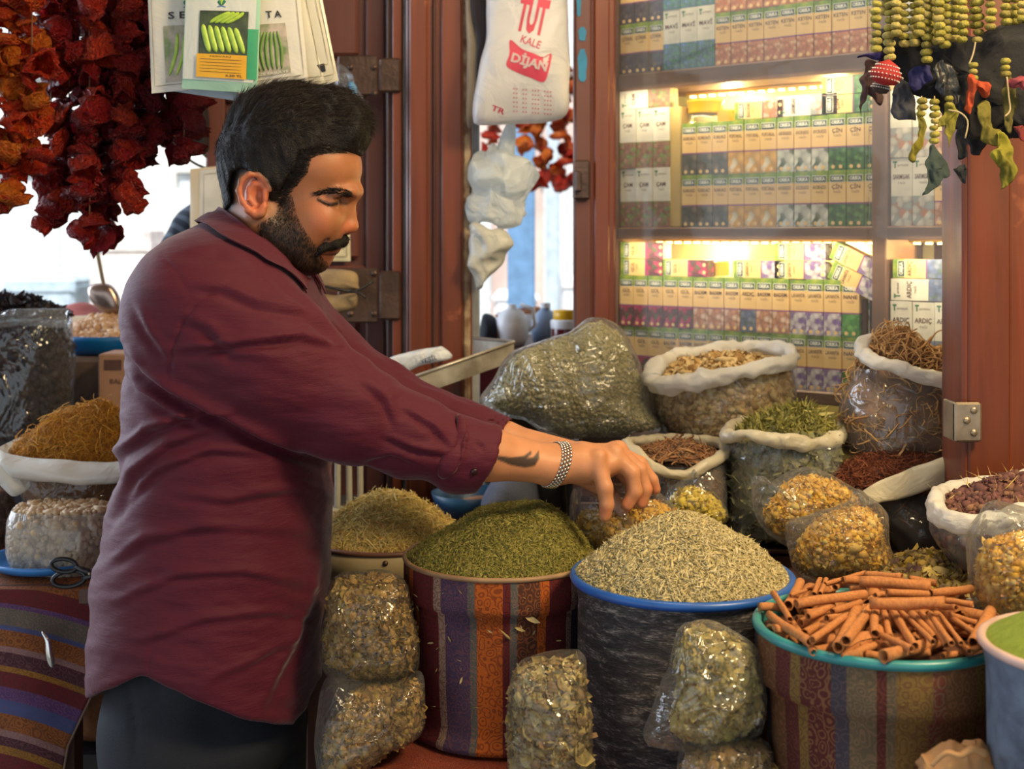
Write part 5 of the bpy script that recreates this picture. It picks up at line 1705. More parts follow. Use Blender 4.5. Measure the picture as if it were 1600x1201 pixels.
heap(tt, c1, .130, .073, (.050, 0), under_g, grn, [piece_needle(.12), piece_needle(.18)], 23000, .0046, name='rosemary_heap', p=1.9)
aa = rng.uniform(PI * 1.08, PI * 1.92, 70); zz_ = rng.uniform(-.20, -.01, 70)
rr_ = .1335 * np.interp(zz_, [-.20, -.06, -.045, 0], [.935, .955, 1.015, 1.02])
nn = np.stack([np.cos(aa), np.sin(aa), np.zeros(70)], 1)
scatter('clinging_bits', c1 + np.stack([rr_ * nn[:, 0], rr_ * nn[:, 1], zz_], 1), nn, [piece_needle(.14), piece_leaf(.6, .3, 2), piece_needle(.08)], .0042, island_mat('straw_bits', [lin((200, 180, 130)), lin((170, 150, 90))]), tt, .3, svar=.5)
wh = island_mat('rosemary_pale', [lin((196, 178, 128)), lin((214, 200, 150)), lin((160, 146, 96)), lin((222, 210, 172)), lin((126, 120, 78))], .8)
under_w = mat('pale_dust', lin((150, 136, 92)), .95, col2=lin((100, 92, 60)), nscale=200, bump=.6, bscale=500)
blue_rim = mat('blue_plastic', lin((36, 92, 176)), .35)
t = NT('black_sacking')
c = coords(t, 'Object', (1, 1, 4.2))
n1 = t.n('TexNoise', {'Vector': c, 'Scale': 26.0, 'Detail': 8.0, 'Roughness': .75, 'Distortion': .6})
n2 = t.n('TexNoise', {'Vector': coords(t, 'Object', (1, 1, 6)), 'Scale': 160.0, 'Detail': 2.0})
f = t.math('ADD', t.math('MULTIPLY', n1.outputs[0], .7), t.math('MULTIPLY', n2.outputs[0], .3))
col = t.ramp(f, [(.46, lin((40, 39, 42))), (.54, lin((80, 76, 76))), (.62, lin((160, 152, 142)))])
bp = t.n('Bump', {'Height': n1.outputs[0], 'Strength': .6, 'Distance': .01})
b = t.n('BsdfPrincipled', {'Base Color': col, 'Roughness': .55, 'Normal': bp.outputs[0]})
sacking = t.surf(b.outputs[0])
tw, c2 = tub('spice_tub', 'blue-rimmed tub in scuffed black sacking, heaped with pale dried rosemary', 1066, 1.62, .1365, 900,
    [(1.0, 0), (.985, -.01), (.965, -.03), (.96, -.08), (.955, -.15), (.94, -.225), (.90, -.236)], sacking, blue_rim, .0058, None, part='sacking_cover', wob=wobf(4, .010))
heap(tw, c2 + np.array([0, 0, .002]), .134, .079, (.0, 0), under_w, wh, [piece_needle(.16), piece_needle(.22)], 19000, .0052, name='rosemary_heap', p=1.55, seed=5)
M1, M2, M3, M4, M5 = lin((112, 76, 48)), lin((88, 40, 36)), lin((136, 108, 56)), lin((66, 64, 72)), lin((104, 92, 70))
N1, N2, N3, N4, N5 = lin((142, 100, 66)), lin((112, 62, 50)), lin((104, 74, 44)), lin((92, 80, 84)), lin((134, 110, 84))
cb = bands_from_px([(1186, M1, N1), (1200, M2, N2), (1214, M3, N3), (1224, M2, N1), (1258, M4, N4), (1280, M5, N5), (1318, M2, N2), (1328, M5, N5), (1342, M3, M1), (1394, lin((120, 66, 50)), N5), (1410, M1, N1), (1462, M3, N3), (1478, M1, N1), (1530, M4, N4)], 1373, 187)
c_cl = stripe_mat('cinnamon_tub_cloth', cb, 'u', 75, aspect=(.82, 1))
teal = mat('teal_plastic', lin((48, 136, 140)), .35)
tc_, c3 = tub('spice_tub', 'teal-rimmed tub in brown striped cloth, filled with cinnamon sticks', 1373, 1.40, .131, 978,
    [(1.0, 0), (1.012, -.006), (1.02, -.048), (1.0, -.056), (.93, -.062), (.915, -.10), (.88, -.22), (.86, -.246)], c_cl, teal, .0055, None, wob=wobf(2, .008))
vf = dome((c3[0], c3[1], c3[2] - .012), .126, .018, n=40, rings=8)
o = vf_obj('cinnamon_dust', vf[0], vf[1], mat('cinnamon_dust', lin((84, 48, 30)), .9), tc_); o['kind'] = 'stuff'
pink = mat('pink_rim', lin((200, 170, 160)), .5)
bl_sack = mat('blue_grey_sacking', lin((96, 112, 132)), .6, col2=lin((60, 72, 90)), nscale=30, bump=.6, bscale=60)
tg, c4 = tub('spice_tub', 'tub in blue-grey sacking at the right edge with bright green powder', 1716, 1.20, .103, 1010,
    [(1.0, 0), (.985, -.01), (.955, -.03), (.95, -.1), (.94, -.17), (.90, -.2)], bl_sack, pink, .0045, None, part='sacking_cover', wob=wobf(3, .012))
DV, DF = dome(c4, .100, .045, (.0, .0), 1.5, nz=.0015)
o = vf_obj('green_powder', DV, DF, mat('green_powder', lin((128, 146, 50)), .95, col2=lin((112, 130, 40)), nscale=120, bump=.5, bscale=700), tg); o['kind'] = 'stuff'
# petal basin behind the cinnamon
ptb, c5 = tub('petal_basin', 'shallow basin of mixed yellow and purple petals behind the cinnamon', 1462, 1.66, .098, 905,
    [(1.0, 0), (.95, -.03), (.85, -.06), (.7, -.2), (.7, -.235)], sacking, sacking, .004, None, part='basin_body', cat='basin')
pet = island_mat('petals_mixed', [lin((214, 190, 90)), lin((196, 176, 120)), lin((110, 74, 96)), lin((206, 170, 60)), lin((160, 140, 90)), lin((80, 56, 70))], .7)
heap(ptb, c5, .096, .03, (0, 0), under_w, pet, [piece_leaf(.6, .5, 1), piece_leaf(.9, .4, 2), piece_lump(3)], 2600, .0065, name='petals', tilt=.7)
# hay tub
hay = island_mat('hay_tones', [lin((206, 178, 92)), lin((226, 204, 124)), lin((170, 142, 72)), lin((236, 220, 160)), lin((190, 126, 62))], .8)
th_, c6 = tub('spice_tub', 'cream-rimmed drum of straw-coloured dried stems beside the man', 606, 2.10, .131, 836,
    [(1.0, 0), (1.0, -.004), (1.02, -.008), (1.03, -.036), (1.0, -.040), (.93, -.044), (.92, -.16)], mat('cream_drum', lin((160, 144, 106)), .55, col2=lin((140, 122, 88))), mat('brown_rim', lin((96, 62, 46)), .5), .004, None, part='drum', base=.899)
heap(th_, c6 - np.array([0, 0, .004]), .122, .074, (.0, 0), mat('hay_dust', lin((150, 126, 66)), .95), hay, [piece_curl(1, .05, .5), piece_needle(.07), piece_curl(2, .05, .9)], 9000, .0085, name='straw_heap', p=1.7, tilt=.45)
q = MB(); q.box((-.33, 2.03, 0), (-.232, 2.24, .898), bev=.006); tag(q.build('wooden_block', dark_wood), 'dark wooden block under the cream-rimmed drum', 'block')
c = P(602, 880, 1.966); v, f, _ = lathe_np([(0, .003), (.003, .0026), (.0045, 0)], (0, 0, 0), 10); vf_obj('rivet', np.stack([v[:, 0], -v[:, 2], v[:, 1]], 1) + c, f, iron, th_)

# ---- cinnamon quills, each a scroll of bark
cin = mat('cinnamon_bark', lin((194, 130, 74)), .8, col2=lin((170, 106, 58)), nscale=25, bump=.35, bscale=160, stretch=(1, 1, 1))
def quill_mesh(L, r, seed):
    rr = np.random.default_rng(seed)
    n, k = 16, 9
    V, F = [], []
    for layer, off in ((0, 1.0), (1, .80)):
        for i in range(k):
            x = (i / (k - 1) - .5) * L
            for j in range(n + 1):
                a = j / n * (2 * PI * 1.12) + 0.05 * math.sin(x * 60 + seed)
                rad = r * off * (1 - .22 * j / n) * (1 + .05 * math.sin(x * 90 + seed * 3 + a * 2)) 
                bend = .02 * L * math.sin(i / (k - 1) * PI + seed)
                V.append((x + .0015 * math.sin(a * 3 + seed) * (i in (0, k - 1)), rad * math.cos(a), rad * math.sin(a) + bend))
    o = k * (n + 1)
    for i in range(k - 1):
        for j in range(n):
            a = i * (n + 1) + j
            F.append((a, a + 1, a + n + 2, a + n + 1)); F.append((o + a, o + a + n + 1, o + a + n + 2, o + a + 1))
    for i in (0, k - 1):
        for j in range(n):
            a = i * (n + 1) + j
            F.append((a, o + a, o + a + 1, a + 1) if i == 0 else (a, a + 1, o + a + 1, o + a))
    return pmesh('cinnamon_stick', V, F, [cin], True)
qm = [quill_mesh(1.0, rr, sd) for rr, sd in ((.085, 1), (.10, 2), (.07, 3), (.055, 4), (.12, 5), (.09, 6))]
# (x1,y1,x2,y2,radius px, height above rim mm) read from the heap: long ones first
Qs = [(1160 + x1 / 3.327, 840 + y1 / 3.327, 1160 + x2 / 3.327, 840 + y2 / 3.327, r / 3.327, h) for (x1, y1, x2, y2, r, h) in [
 (85, 365, 240, 362, 24, 14), (165, 285, 245, 425, 18, 22), (240, 350, 300, 230, 28, 20), (140, 395, 300, 570, 26, 12), (250, 430, 370, 595, 20, 10), (190, 440, 290, 560, 18, 5),
 (280, 350, 640, 290, 27, 30), (370, 290, 405, 215, 14, 26), (405, 290, 435, 215, 14, 26), (340, 405, 470, 355, 20, 24), (470, 385, 610, 330, 20, 22), (430, 240, 640, 180, 13, 30),
 (300, 450, 520, 400, 26, 14), (320, 490, 460, 430, 24, 10), (340, 540, 530, 410, 22, 18), (450, 600, 600, 375, 32, 18), (520, 560, 660, 360, 30, 26), (640, 190, 830, 205, 22, 34),
 (610, 235, 980, 250, 32, 36), (520, 215, 620, 225, 22, 30), (750, 285, 980, 295, 22, 34), (660, 330, 1050, 345, 34, 38), (980, 290, 1190, 260, 24, 34), (870, 210, 1010, 235, 18, 32),
 (1050, 330, 1200, 345, 18, 30), (1040, 355, 1110, 365, 18, 30), (690, 375, 690, 500, 26, 22), (735, 380, 765, 520, 18, 20), (780, 385, 900, 560, 24, 20), (830, 390, 990, 540, 16, 22),
 (880, 400, 1000, 520, 22, 22), (930, 385, 1060, 560, 18, 24), (975, 395, 1110, 560, 18, 24), (1030, 400, 1180, 570, 14, 24), (1070, 400, 1220, 440, 18, 22), (1090, 420, 1210, 500, 20, 20),
 (660, 485, 880, 575, 20, 18), (650, 520, 860, 590, 18, 14), (740, 640, 1060, 530, 38, 14), (1200, 540, 1290, 390, 32, 20), (1300, 410, 1370, 480, 20, 16), (1190, 590, 1460, 480, 18, 16),
 (1040, 620, 1150, 600, 20, 8), (1140, 545, 1200, 600, 16, 14), (540, 610, 690, 560, 24, 8), (370, 575, 480, 570, 22, 8), (600, 560, 680, 560, 20, 10), (510, 620, 620, 600, 32, 6),
 (640, 615, 740, 620, 26, 6), (480, 255, 530, 235, 18, 24), (1160, 590, 1330, 530, 20, 10), (860, 600, 980, 600, 20, 4), (440, 420, 560, 400, 20, 18), (1240, 500, 1340, 520, 18, 10),
 (560, 270, 640, 260, 16, 26), (1110, 470, 1190, 470, 18, 14), (200, 470, 280, 540, 20, 2), (600, 460, 650, 470, 24, 14), (250, 300, 330, 270, 10, 28), (690, 300, 760, 290, 16, 30)]]
for _ in range(46):
    a_ = rng.uniform(0, 2 * PI); rr_ = 165 * rng.uniform(.1, .92) ** .6; th_ = rng.uniform(0, PI)
    cx_, cy_ = 1373 + rr_ * math.cos(a_), 966 + .33 * rr_ * math.sin(a_); ll_ = rng.uniform(40, 90)
    Qs.append((cx_ - ll_ * math.cos(th_) / 2, cy_ - .33 * ll_ * math.sin(th_) / 2, cx_ + ll_ * math.cos(th_) / 2, cy_ + .33 * ll_ * math.sin(th_) / 2, rng.uniform(12, 17), rng.uniform(2, 9)))
how = ['long', 'thin', 'thick', 'short', 'straight', 'slightly bent', 'curled']
used_l = {}
for i, (x1, y1, x2, y2, r, h) in enumerate(Qs):
    # height above rim sets where on its sight line each end lies
    def hit(px, py, zz):
        d = (CZ - zz) / ((py - HOR) / FPX)
        return P(px, py, d)
    hz = c3[2] + h / 1000.0 - .004
    a, b = hit(x1, y1, hz + .002 * math.sin(i)), hit(x2, y2, hz - .004 * math.sin(i * 1.7))
    for e in (a, b):      # stay over the tub
        w = np.array([e[0] - c3[0], e[1] - c3[1]]); l = np.linalg.norm(w)
        if l > .137: e[:2] = c3[:2] + w / l * .137
    L = max(.018, np.linalg.norm(b - a)); rad = r * (a[1] + b[1]) / 2 / FPX * 1.0
    k = i % len(qm)
    base_r = (.085, .10, .07, .055, .12, .09)[k]
    o = bpy.data.objects.new('cinnamon_stick', qm[k]); COL.objects.link(o)
    x = (b - a) / np.linalg.norm(b - a)
    u = np.array([0, 0, 1.0]) - x * x[2]; u /= np.linalg.norm(u); v_ = np.cross(u, x)
    th = i * 2.1
    y_ = v_ * math.cos(th) + u * math.sin(th); z_ = np.cross(x, y_)
    s = rad / base_r
    mid = (a + b) / 2
    o.matrix_basis = Matrix(((x[0] * L, y_[0] * s, z_[0] * s, mid[0]), (x[1] * L, y_[1] * s, z_[1] * s, mid[1]), (x[2] * L, y_[2] * s, z_[2] * s, mid[2]), (0, 0, 0, 1)))
    ux, uy = (mid[0] - c3[0]) / .131, (mid[1] - c3[1]) / .131
    ck = 'twelve one two three four five six seven eight nine ten eleven'.split()[int(round(math.atan2(ux, uy) / (2 * PI) * 12)) % 12]
    rd_ = math.hypot(ux, uy); where = ('near centre' if rd_ < .33 else ('halfway out' if rd_ < .66 else 'at rim')) + ' towards ' + ck + " o'clock"
    sl = x[2] if x[0] > 0 else -x[2]; hd = math.degrees(math.atan2(x[1], abs(x[0])) * (1 if x[0] > 0 else -1))
    ah = abs(hd); sd = 'right' if hd > 0 else 'left'
    way = 'lying level' if ah < 11 else ('turned slightly ' + sd if ah < 30 else ('slanting ' + sd if ah < 50 else ('steeply slanting ' + sd if ah < 72 else 'pointing back')))
    lab = ('thin', 'medium', 'thick')[0 if rad < .0042 else (1 if rad < .0056 else 2)] + (' stubby' if L < .028 else (' short' if L < .04 else (' long' if L > .075 else (' longish' if L > .055 else '')))) + ' cinnamon stick ' + way + (' on top' if i < len(Qs) - 46 else ' underneath') + ', ' + where
    tag(o, lab, 'cinnamon stick', 'cinnamon sticks in the teal-rimmed tub')

same = {}
for o in COL.objects:
    if o.get('category') == 'cinnamon stick': same.setdefault(o['label'], []).append(o)
for lb, os_ in same.items():
    if len(os_) > 1:
        os_.sort(key=lambda o: o.matrix_basis.translation.x)
        names = {2: ('left one', 'right one')}.get(len(os_), ('left one', 'middle one', 'right one') + ('last one',) * 9)
        for o, w_ in zip(os_, names): o['label'] = lb + ', ' + w_
# ================================================================== bags
def rimpath(pts): return [P(x, y, d) for (x, y, d) in pts]
# big pillow bag of sage-green herb
def pillow_bag(name, label, outline, d, T, m_film, m_in, pieces, n, size, m_under, c_outline=None, cscale=.95, nz=.006, p=2.2, tilt_p=.5, seed=1, cat='bag', film_name='film', inn='contents', svar=.3, center=None, sharp=False, nf=14, creases=True):
    t = thing(name, label, cat, P((min(q[0] for q in outline) + max(q[0] for q in outline)) / 2, max(q[1] for q in outline), d))
    V, F = inflate(outline, d, T * 1.04, nz=nz, p=p, seed=seed, center=center, n=150, rings=30, nf=nf)
    if creases: V = crease(V, .009, 22, seed)
    vf_obj(film_name, V, F, m_film, t)
    co = c_outline or outline
    CV, CF = inflate(co, d, T * .84, nz=nz * .8, p=p, seed=seed, scale=cscale - .035, n=64, rings=10, nf=nf)
    o = vf_obj(inn + '_body', CV, CF, m_under, t); o['kind'] = 'stuff'
    if n:
        pp, nn = mesh_samples(CV, CF, n, front)
        scatter(inn, pp, nn, pieces, size, m_in, t, tilt_p, svar)
    return t
sage = mat('sage_flake', lin((168, 156, 112)), .85, col2=lin((130, 122, 82)), nscale=140, bump=.5, bscale=300)
sagei = island_mat('sage_bits', [lin((184, 172, 126)), lin((160, 150, 104)), lin((198, 186, 140)), lin((130, 122, 80))], .85)
pillow_bag('herb_bag', 'big clear bag of grey-green crushed herb lying at the back', [(752, 628), (768, 596), (790, 560), (822, 536), (880, 520), (920, 500), (955, 502), (985, 530), (1005, 580), (1020, 640), (1040, 672), (1000, 686), (930, 692), (880, 688), (820, 660), (780, 650)],
           2.20, .085, film_mat('herb_film', .10, gloss=.16, bump=.9, scale=13, rough=.2), sagei, [piece_lump(2, (1, .7, .4)), piece_needle(.2)], 7000, .0038, sage, nz=.007, seed=3)
# sack of pale corn / chips with a rolled rim
def open_sack(name, label, levels, d, m_film, m_under, m_in, pieces, n, size, rim, rim_r, rim_m, heap_args=None, seed=1, cat='sack', tilt=.5, inn='contents', svar=.3, sq=2.6, nz=.005, rflat=1.0, cscale=.92):
    lv0 = levels[-1]
    t = thing(name, label, cat, P((lv0[1] + lv0[2]) / 2, lv0[0], d))
    V, F = sack(levels, d, nz=nz, seed=seed, sq=sq, n=130)
    V = crease(V, .008, 18, seed)
    vf_obj('film', V, F, m_film, t)
    CV, CF = sack(levels, d, nz=nz * .8, seed=seed, sq=sq, scale=cscale, closed_top=True)
    o = vf_obj(inn + '_body', CV, CF, m_under, t); o['kind'] = 'stuff'
    if n:
        pp, nn = mesh_samples(CV, CF, n, front)
        scatter(inn, pp, nn, pieces, size, m_in, t, tilt, svar)
    if rim: rim_tube('rolled_rim', rimpath(rim), rim_r, rim_m, t, seed=seed, flat=rflat)
    return t
chipi = island_mat('pale_chips', [lin((222, 188, 128)), lin((236, 210, 156)), lin((200, 162, 104)), lin((176, 138, 88))], .7)
chipu = mat('chip_dust', lin((186, 148, 96)), .9)
ts = open_sack('grain_sack', 'clear sack of pale dried chips with a thick white rolled rim', [(580, 1022, 1236, .085), (610, 1015, 1242, .095), (650, 1024, 1238, .095), (676, 1050, 1225, .085), (682, 1080, 1200, .06)], 2.22, film, chipu, chipi,
    [piece_lump(4, (1, .9, .4)), piece_lump(5, (1, .6, .5))], 3400, .0062,
    [(1020, 596, 2.17), (1028, 570, 2.20), (1060, 556, 2.28), (1120, 548, 2.31), (1180, 542, 2.31), (1228, 546, 2.26), (1236, 562, 2.18), (1205, 570, 2.13), (1150, 582, 2.115), (1090, 596, 2.115), (1045, 602, 2.13)], .0155, pw_m, seed=7)
DV, DF = dome(P(1130, 578, 2.21), .105, .030, (0.02, 0), 1.6, seed=3, sy=.75)
pp, nn = mesh_samples(DV, DF, 1500)
o = vf_obj('chips_body', DV, DF, chipu, ts); o['kind'] = 'stuff'
scatter('chips_on_top', pp, nn, [piece_leaf(.9, .4, 3), piece_lump(4, (1, .9, .3)), piece_curl(3, .08, 1.2)], .0075, island_mat('flat_chips', [lin((206, 176, 120)), lin((226, 202, 150)), lin((180, 140, 80)), lin((120, 84, 44))], .7), ts, .6)
# sack of bark sticks
bark = island_mat('bark_sticks', [lin((140, 96, 64)), lin((170, 124, 84)), lin((110, 72, 50)), lin((190, 150, 104))], .8)
ts = open_sack('bark_sack', 'sack of brown bark sticks with a cream rolled rim behind the touched bag', [(716, 985, 1136, .07), (740, 992, 1136, .08), (775, 1000, 1138, .08), (800, 1010, 1135, .075)], 2.04, film_thick, mat('bark_dust', lin((100, 76, 56)), .9), bark,
    [piece_needle(.14)], 700, .011,
    [(978, 694, 2.03), (1000, 690, 2.08), (1060, 686, 2.12), (1120, 690, 2.10), (1134, 702, 2.02), (1110, 722, 1.97), (1070, 742, 1.955), (1025, 732, 1.96), (998, 712, 1.98)], .0105, pw_y, seed=3)
DV, DF = dome(P(1056, 712, 2.03), .070, .022, (0, 0), 1.6, seed=3); o = vf_obj('bark_heap_body', DV, DF, mat('bark_dust', (0, 0, 0)), ts); o['kind'] = 'stuff'
pp, nn = mesh_samples(DV, DF, 700); scatter('bark_heap', pp, nn, [piece_needle(.13), piece_curl(1, .1, .4)], .011, bark, ts, .4)
# sage leaf sack
leafi = island_mat('green_leaves', [lin((150, 142, 66)), lin((176, 168, 92)), lin((118, 114, 52)), lin((192, 184, 118))], .7)
ts = open_sack('leaf_sack', 'tall sack of grey-green leaves with a cream rolled rim', [(676, 1136, 1306, .07), (720, 1138, 1312, .08), (780, 1136, 1300, .085), (826, 1140, 1290, .08)], 2.02, film_thick, sage, island_mat('grey_leaves', [lin((126, 124, 84)), lin((150, 146, 104)), lin((100, 102, 66))], .8),
    [piece_leaf(.5, .35, 1), piece_leaf(.8, .3, 2)], 1500, .011,
    [(1136, 676, 2.03), (1160, 664, 2.08), (1230, 655, 2.12), (1300, 660, 2.09), (1312, 684, 2.0), (1270, 692, 1.95), (1215, 686, 1.935), (1165, 678, 1.95), (1142, 682, 1.98)], .0125, pw_y, seed=9)
DV, DF = dome(P(1232, 680, 2.03), .082, .048, (.018, 0), 1.5, seed=3, sy=.8); o = vf_obj('leaf_heap_body', DV, DF, mat('leaf_dust', lin((90, 96, 44)), .9), ts); o['kind'] = 'stuff'
pp, nn = mesh_samples(DV, DF, 2800); scatter('leaf_heap', pp, nn, [piece_leaf(.8, .14, 1), piece_leaf(1.4, .13, 2), piece_leaf(.3, .16, 3), piece_curl(2, .06, .8)], .0115, leafi, ts, .6)
# root bag against the post
rooti = island_mat('tan_roots', [lin((214, 170, 110)), lin((190, 142, 88)), lin((228, 188, 132)), lin((160, 116, 72))], .75)
ts = open_sack('root_bag', 'clear bag of tangled tan roots with a white rolled rim beside the post', [(575, 1340, 1512, .07), (610, 1320, 1512, .085), (650, 1310, 1505, .09), (690, 1312, 1490, .085), (704, 1322, 1480, .07)], 2.04, film_mat('root_film', .20, gloss=.14, bump=.6, scale=14), mat('root_dust', lin((150, 110, 78)), .9, col2=lin((84, 60, 44)), nscale=30), rooti,
    [piece_curl(1, .045, 1.2), piece_curl(2, .05, 1.5), piece_curl(3, .04, .9)], 900, .017,
    [(1346, 548, 2.02), (1362, 532, 2.06), (1420, 548, 2.11), (1500, 560, 2.09), (1530, 590, 2.02), (1500, 600, 1.955), (1450, 588, 1.95), (1400, 572, 1.955), (1362, 562, 1.97)], .0125, pw_m, seed=5, cscale=.96)
for (px, py, R_, H_, nn_, sd) in ((1402, 560, .050, .052, 420, 1), (1462, 580, .055, .030, 420, 2)):
    DV, DF = dome(P(px, py, 2.03), R_, H_, (0, 0), 1.8, seed=sd, n=24, rings=8); o = vf_obj('root_heap_body', DV, DF, mat('root_dust', (0, 0, 0)), ts); o['kind'] = 'stuff'
    pp, nn = mesh_samples(DV, DF, nn_)
    scatter('root_heap', pp, nn, [piece_curl(k, .05, b_, 9) for k, b_ in ((1, 1.3), (2, 1.8), (4, 1.0))], .017, rooti, ts, .25)
a = catmull([P(1450, 540, 2.0), P(1462, 520, 1.99), P(1476, 518, 1.98), P(1484, 545, 1.98), P(1482, 560, 1.98)], 16); v, f = tube_np(a, .0013, 6); vf_obj('loose_root', v, f, mat('root_tan', lin((196, 156, 104)), .8), ts)
# dark red stems
stemi = island_mat('dark_stems', [lin((130, 70, 48)), lin((100, 50, 36)), lin((156, 96, 66)), lin((80, 40, 32))], .7)
ts = open_sack('stem_sack', 'sack of thin dark red stems with a folded cream plastic edge', [(760, 1330, 1510, .05), (790, 1345, 1506, .065), (830, 1372, 1500, .07), (862, 1390, 1490, .06)], 1.97, film_thick, mat('black_herb', lin((44, 36, 32)), .9), stemi,
    [piece_needle(.06)], 200, .012, None, 0, None, seed=5)
DV, DF = dome(P(1400, 752, 1.97), .112, .052, (.025, 0), 1.7, seed=3, sy=.62); o = vf_obj('stem_heap_body', DV, DF, mat('stem_dust', lin((50, 28, 22)), .9), ts); o['kind'] = 'stuff'
pp, nn = mesh_samples(DV, DF, 5200); scatter('stem_heap', pp, nn, [piece_curl(1, .035, .5), piece_curl(2, .04, 1.0), piece_needle(.05)], .012, stemi, ts, .45)
def sheet(name, A, B, m_, parent, nu=26, nv=8, amp=.004, seed=1, th=.0012, bow=0.0):
    A = catmull([P(*a) for a in A], nu); B = catmull([P(*b) for b in B], nu)
    V = []
    for j in range(nv):
        u = j / (nv - 1)
        q = A * (1 - u) + B * u; q = q.copy(); q[:, 1] -= bow * math.sin(u * PI)
        V.append(q)
    V = np.concatenate(V); V += amp * np.stack([noise(V, 22, seed), noise(V, 22, seed + 1, 2), noise(V, 22, seed + 2)], 1)
    n = len(V); V = np.concatenate([V, V + np.array([0, th, 0])])
    F = []
    for j in range(nv - 1):
        for i in range(nu - 1):
            q = (j * nu + i, (j + 1) * nu + i, (j + 1) * nu + i + 1, j * nu + i + 1); F += [q, tuple(n + k for k in q[::-1])]
    ring = list(range(nu)) + [j * nu + nu - 1 for j in range(1, nv)] + list(range(nv * nu - 2, (nv - 1) * nu - 1, -1)) + [j * nu for j in range(nv - 2, 0, -1)]
    for i in range(len(ring)):
        a, b = ring[i], ring[(i + 1) % len(ring)]; F.append((a, b, n + b, n + a))
    return vf_obj(name, V, F, m_, parent)
sheet('folded_edge', [(1338, 770, 1.90), (1370, 752, 1.89), (1430, 728, 1.885), (1503, 712, 1.885)], [(1352, 792, 1.885), (1392, 786, 1.875), (1440, 765, 1.87), (1503, 744, 1.875)], pw_y, ts, bow=.004, amp=.007)
# purple-brown flower sack at the right
flo = island_mat('purple_heads', [lin((104, 70, 66)), lin((130, 88, 80)), lin((80, 52, 54)), lin((150, 112, 84))], .8)
ts = open_sack('flower_sack', 'sack of purplish brown flower heads with a white folded rim in front of post', [(808, 1462, 1700, .06), (835, 1462, 1690, .07), (865, 1478, 1680, .07), (884, 1500, 1660, .055)], 1.63, film_thick, mat('grey_brown_herb', lin((110, 96, 80)), .9), flo,
    [piece_lump(1)], 200, .008,
    [(1462, 786, 1.63), (1485, 772, 1.68), (1560, 758, 1.71), (1660, 752, 1.70), (1700, 775, 1.62), (1650, 800, 1.555), (1580, 812, 1.54), (1510, 818, 1.55), (1474, 808, 1.58)], .0135, pw_m, seed=2, rflat=1.3)
DV, DF = dome(P(1580, 795, 1.63), .098, .040, (.01, 0), 1.7, seed=3, sy=.65); o = vf_obj('flower_heap_body', DV, DF, mat('purple_dust', lin((70, 48, 46)), .9), ts); o['kind'] = 'stuff'
pp, nn = mesh_samples(DV, DF, 3600)
scatter('flower_heap', pp, nn, [piece_lump(1, (1, 1, .9)), piece_lump(2, (1, .6, .5)), piece_leaf(1.2, .5, 1), piece_curl(2, .1, 1.4)], .0042, flo, ts, .8)
pp, nn = mesh_samples(DV, DF, 60); scatter('flower_stalks', pp, nn, [piece_needle(.03)], .022, hay, ts, 1.2)

# yellow flower bags
yel = island_mat('yellow_petals', [lin((224, 168, 50)), lin((238, 190, 74)), lin((200, 140, 40)), lin((240, 212, 124)), lin((176, 128, 56))], .7)
yu = mat('yellow_dust', lin((160, 116, 40)), .9, col2=lin((120, 90, 36)), nscale=60)
yel2 = island_mat('lemon_petals', [lin((226, 196, 60)), lin((236, 210, 90)), lin((200, 166, 50))], .7)
yp = [piece_leaf(.9, .45, 1), piece_lump(2), piece_leaf(1.4, .35, 3)]
pillow_bag('petal_bag', 'small clear bag of yellow petals under the man\'s hand', [(892, 775), (905, 760), (935, 752), (975, 756), (1010, 752), (1035, 770), (1055, 790), (1052, 812), (1020, 828), (985, 842), (950, 860), (915, 852), (896, 830)], 1.82, .046, film, yel, yp, 2600, .0042, yu,
           [(905, 800), (940, 790), (980, 792), (1010, 780), (1040, 785), (1052, 800), (1040, 822), (1000, 836), (955, 856), (918, 848), (902, 828)], seed=2)
pillow_bag('petal_bag', 'clear bag of lemon-yellow petals right of the touched one', [(1040, 790), (1046, 765), (1075, 745), (1085, 735), (1100, 750), (1120, 770), (1138, 796), (1130, 812), (1090, 816), (1050, 812)], 1.93, .04, film, yel2, yp, 1400, .0042, yu,
           [(1044, 795), (1052, 772), (1080, 758), (1108, 768), (1134, 796), (1128, 812), (1090, 816), (1050, 812)], seed=4)
pillow_bag('petal_bag', 'clear bag of golden petals leaning behind the pale rosemary, with folded corner', [(1176, 748), (1184, 738), (1196, 752), (1230, 742), (1275, 735), (1320, 752), (1352, 772), (1340, 800), (1290, 830), (1240, 852), (1218, 846), (1190, 820), (1178, 790)], 1.84, .050, film, yel, yp, 3200, .0042, yu,
           [(1196, 790), (1230, 756), (1275, 745), (1318, 758), (1345, 775), (1335, 800), (1288, 828), (1240, 848), (1212, 834), (1192, 814)], seed=6)
pillow_bag('petal_bag', 'clear bag of golden petals standing between rosemary and cinnamon', [(1228, 828), (1260, 812), (1290, 792), (1330, 778), (1345, 765), (1356, 775), (1380, 800), (1392, 850), (1408, 890), (1380, 902), (1300, 908), (1250, 900), (1232, 870)], 1.69, .052, film, yel, yp, 4200, .0042, yu,
           [(1245, 850), (1280, 812), (1330, 788), (1370, 800), (1388, 850), (1402, 888), (1370, 900), (1300, 904), (1250, 896), (1238, 876)], seed=8)
pillow_bag('petal_bag', 'tall clear bag of pale yellow petals at the right edge above the cinnamon', [(1525, 838), (1545, 805), (1560, 782), (1600, 790), (1660, 800), (1690, 860), (1680, 960), (1640, 985), (1570, 980), (1528, 955), (1518, 900)], 1.44, .05, film, yel, yp, 3600, .0044, yu,
           [(1532, 870), (1560, 840), (1610, 828), (1670, 840), (1680, 900), (1670, 960), (1630, 980), (1570, 974), (1534, 950), (1526, 910)], seed=10)

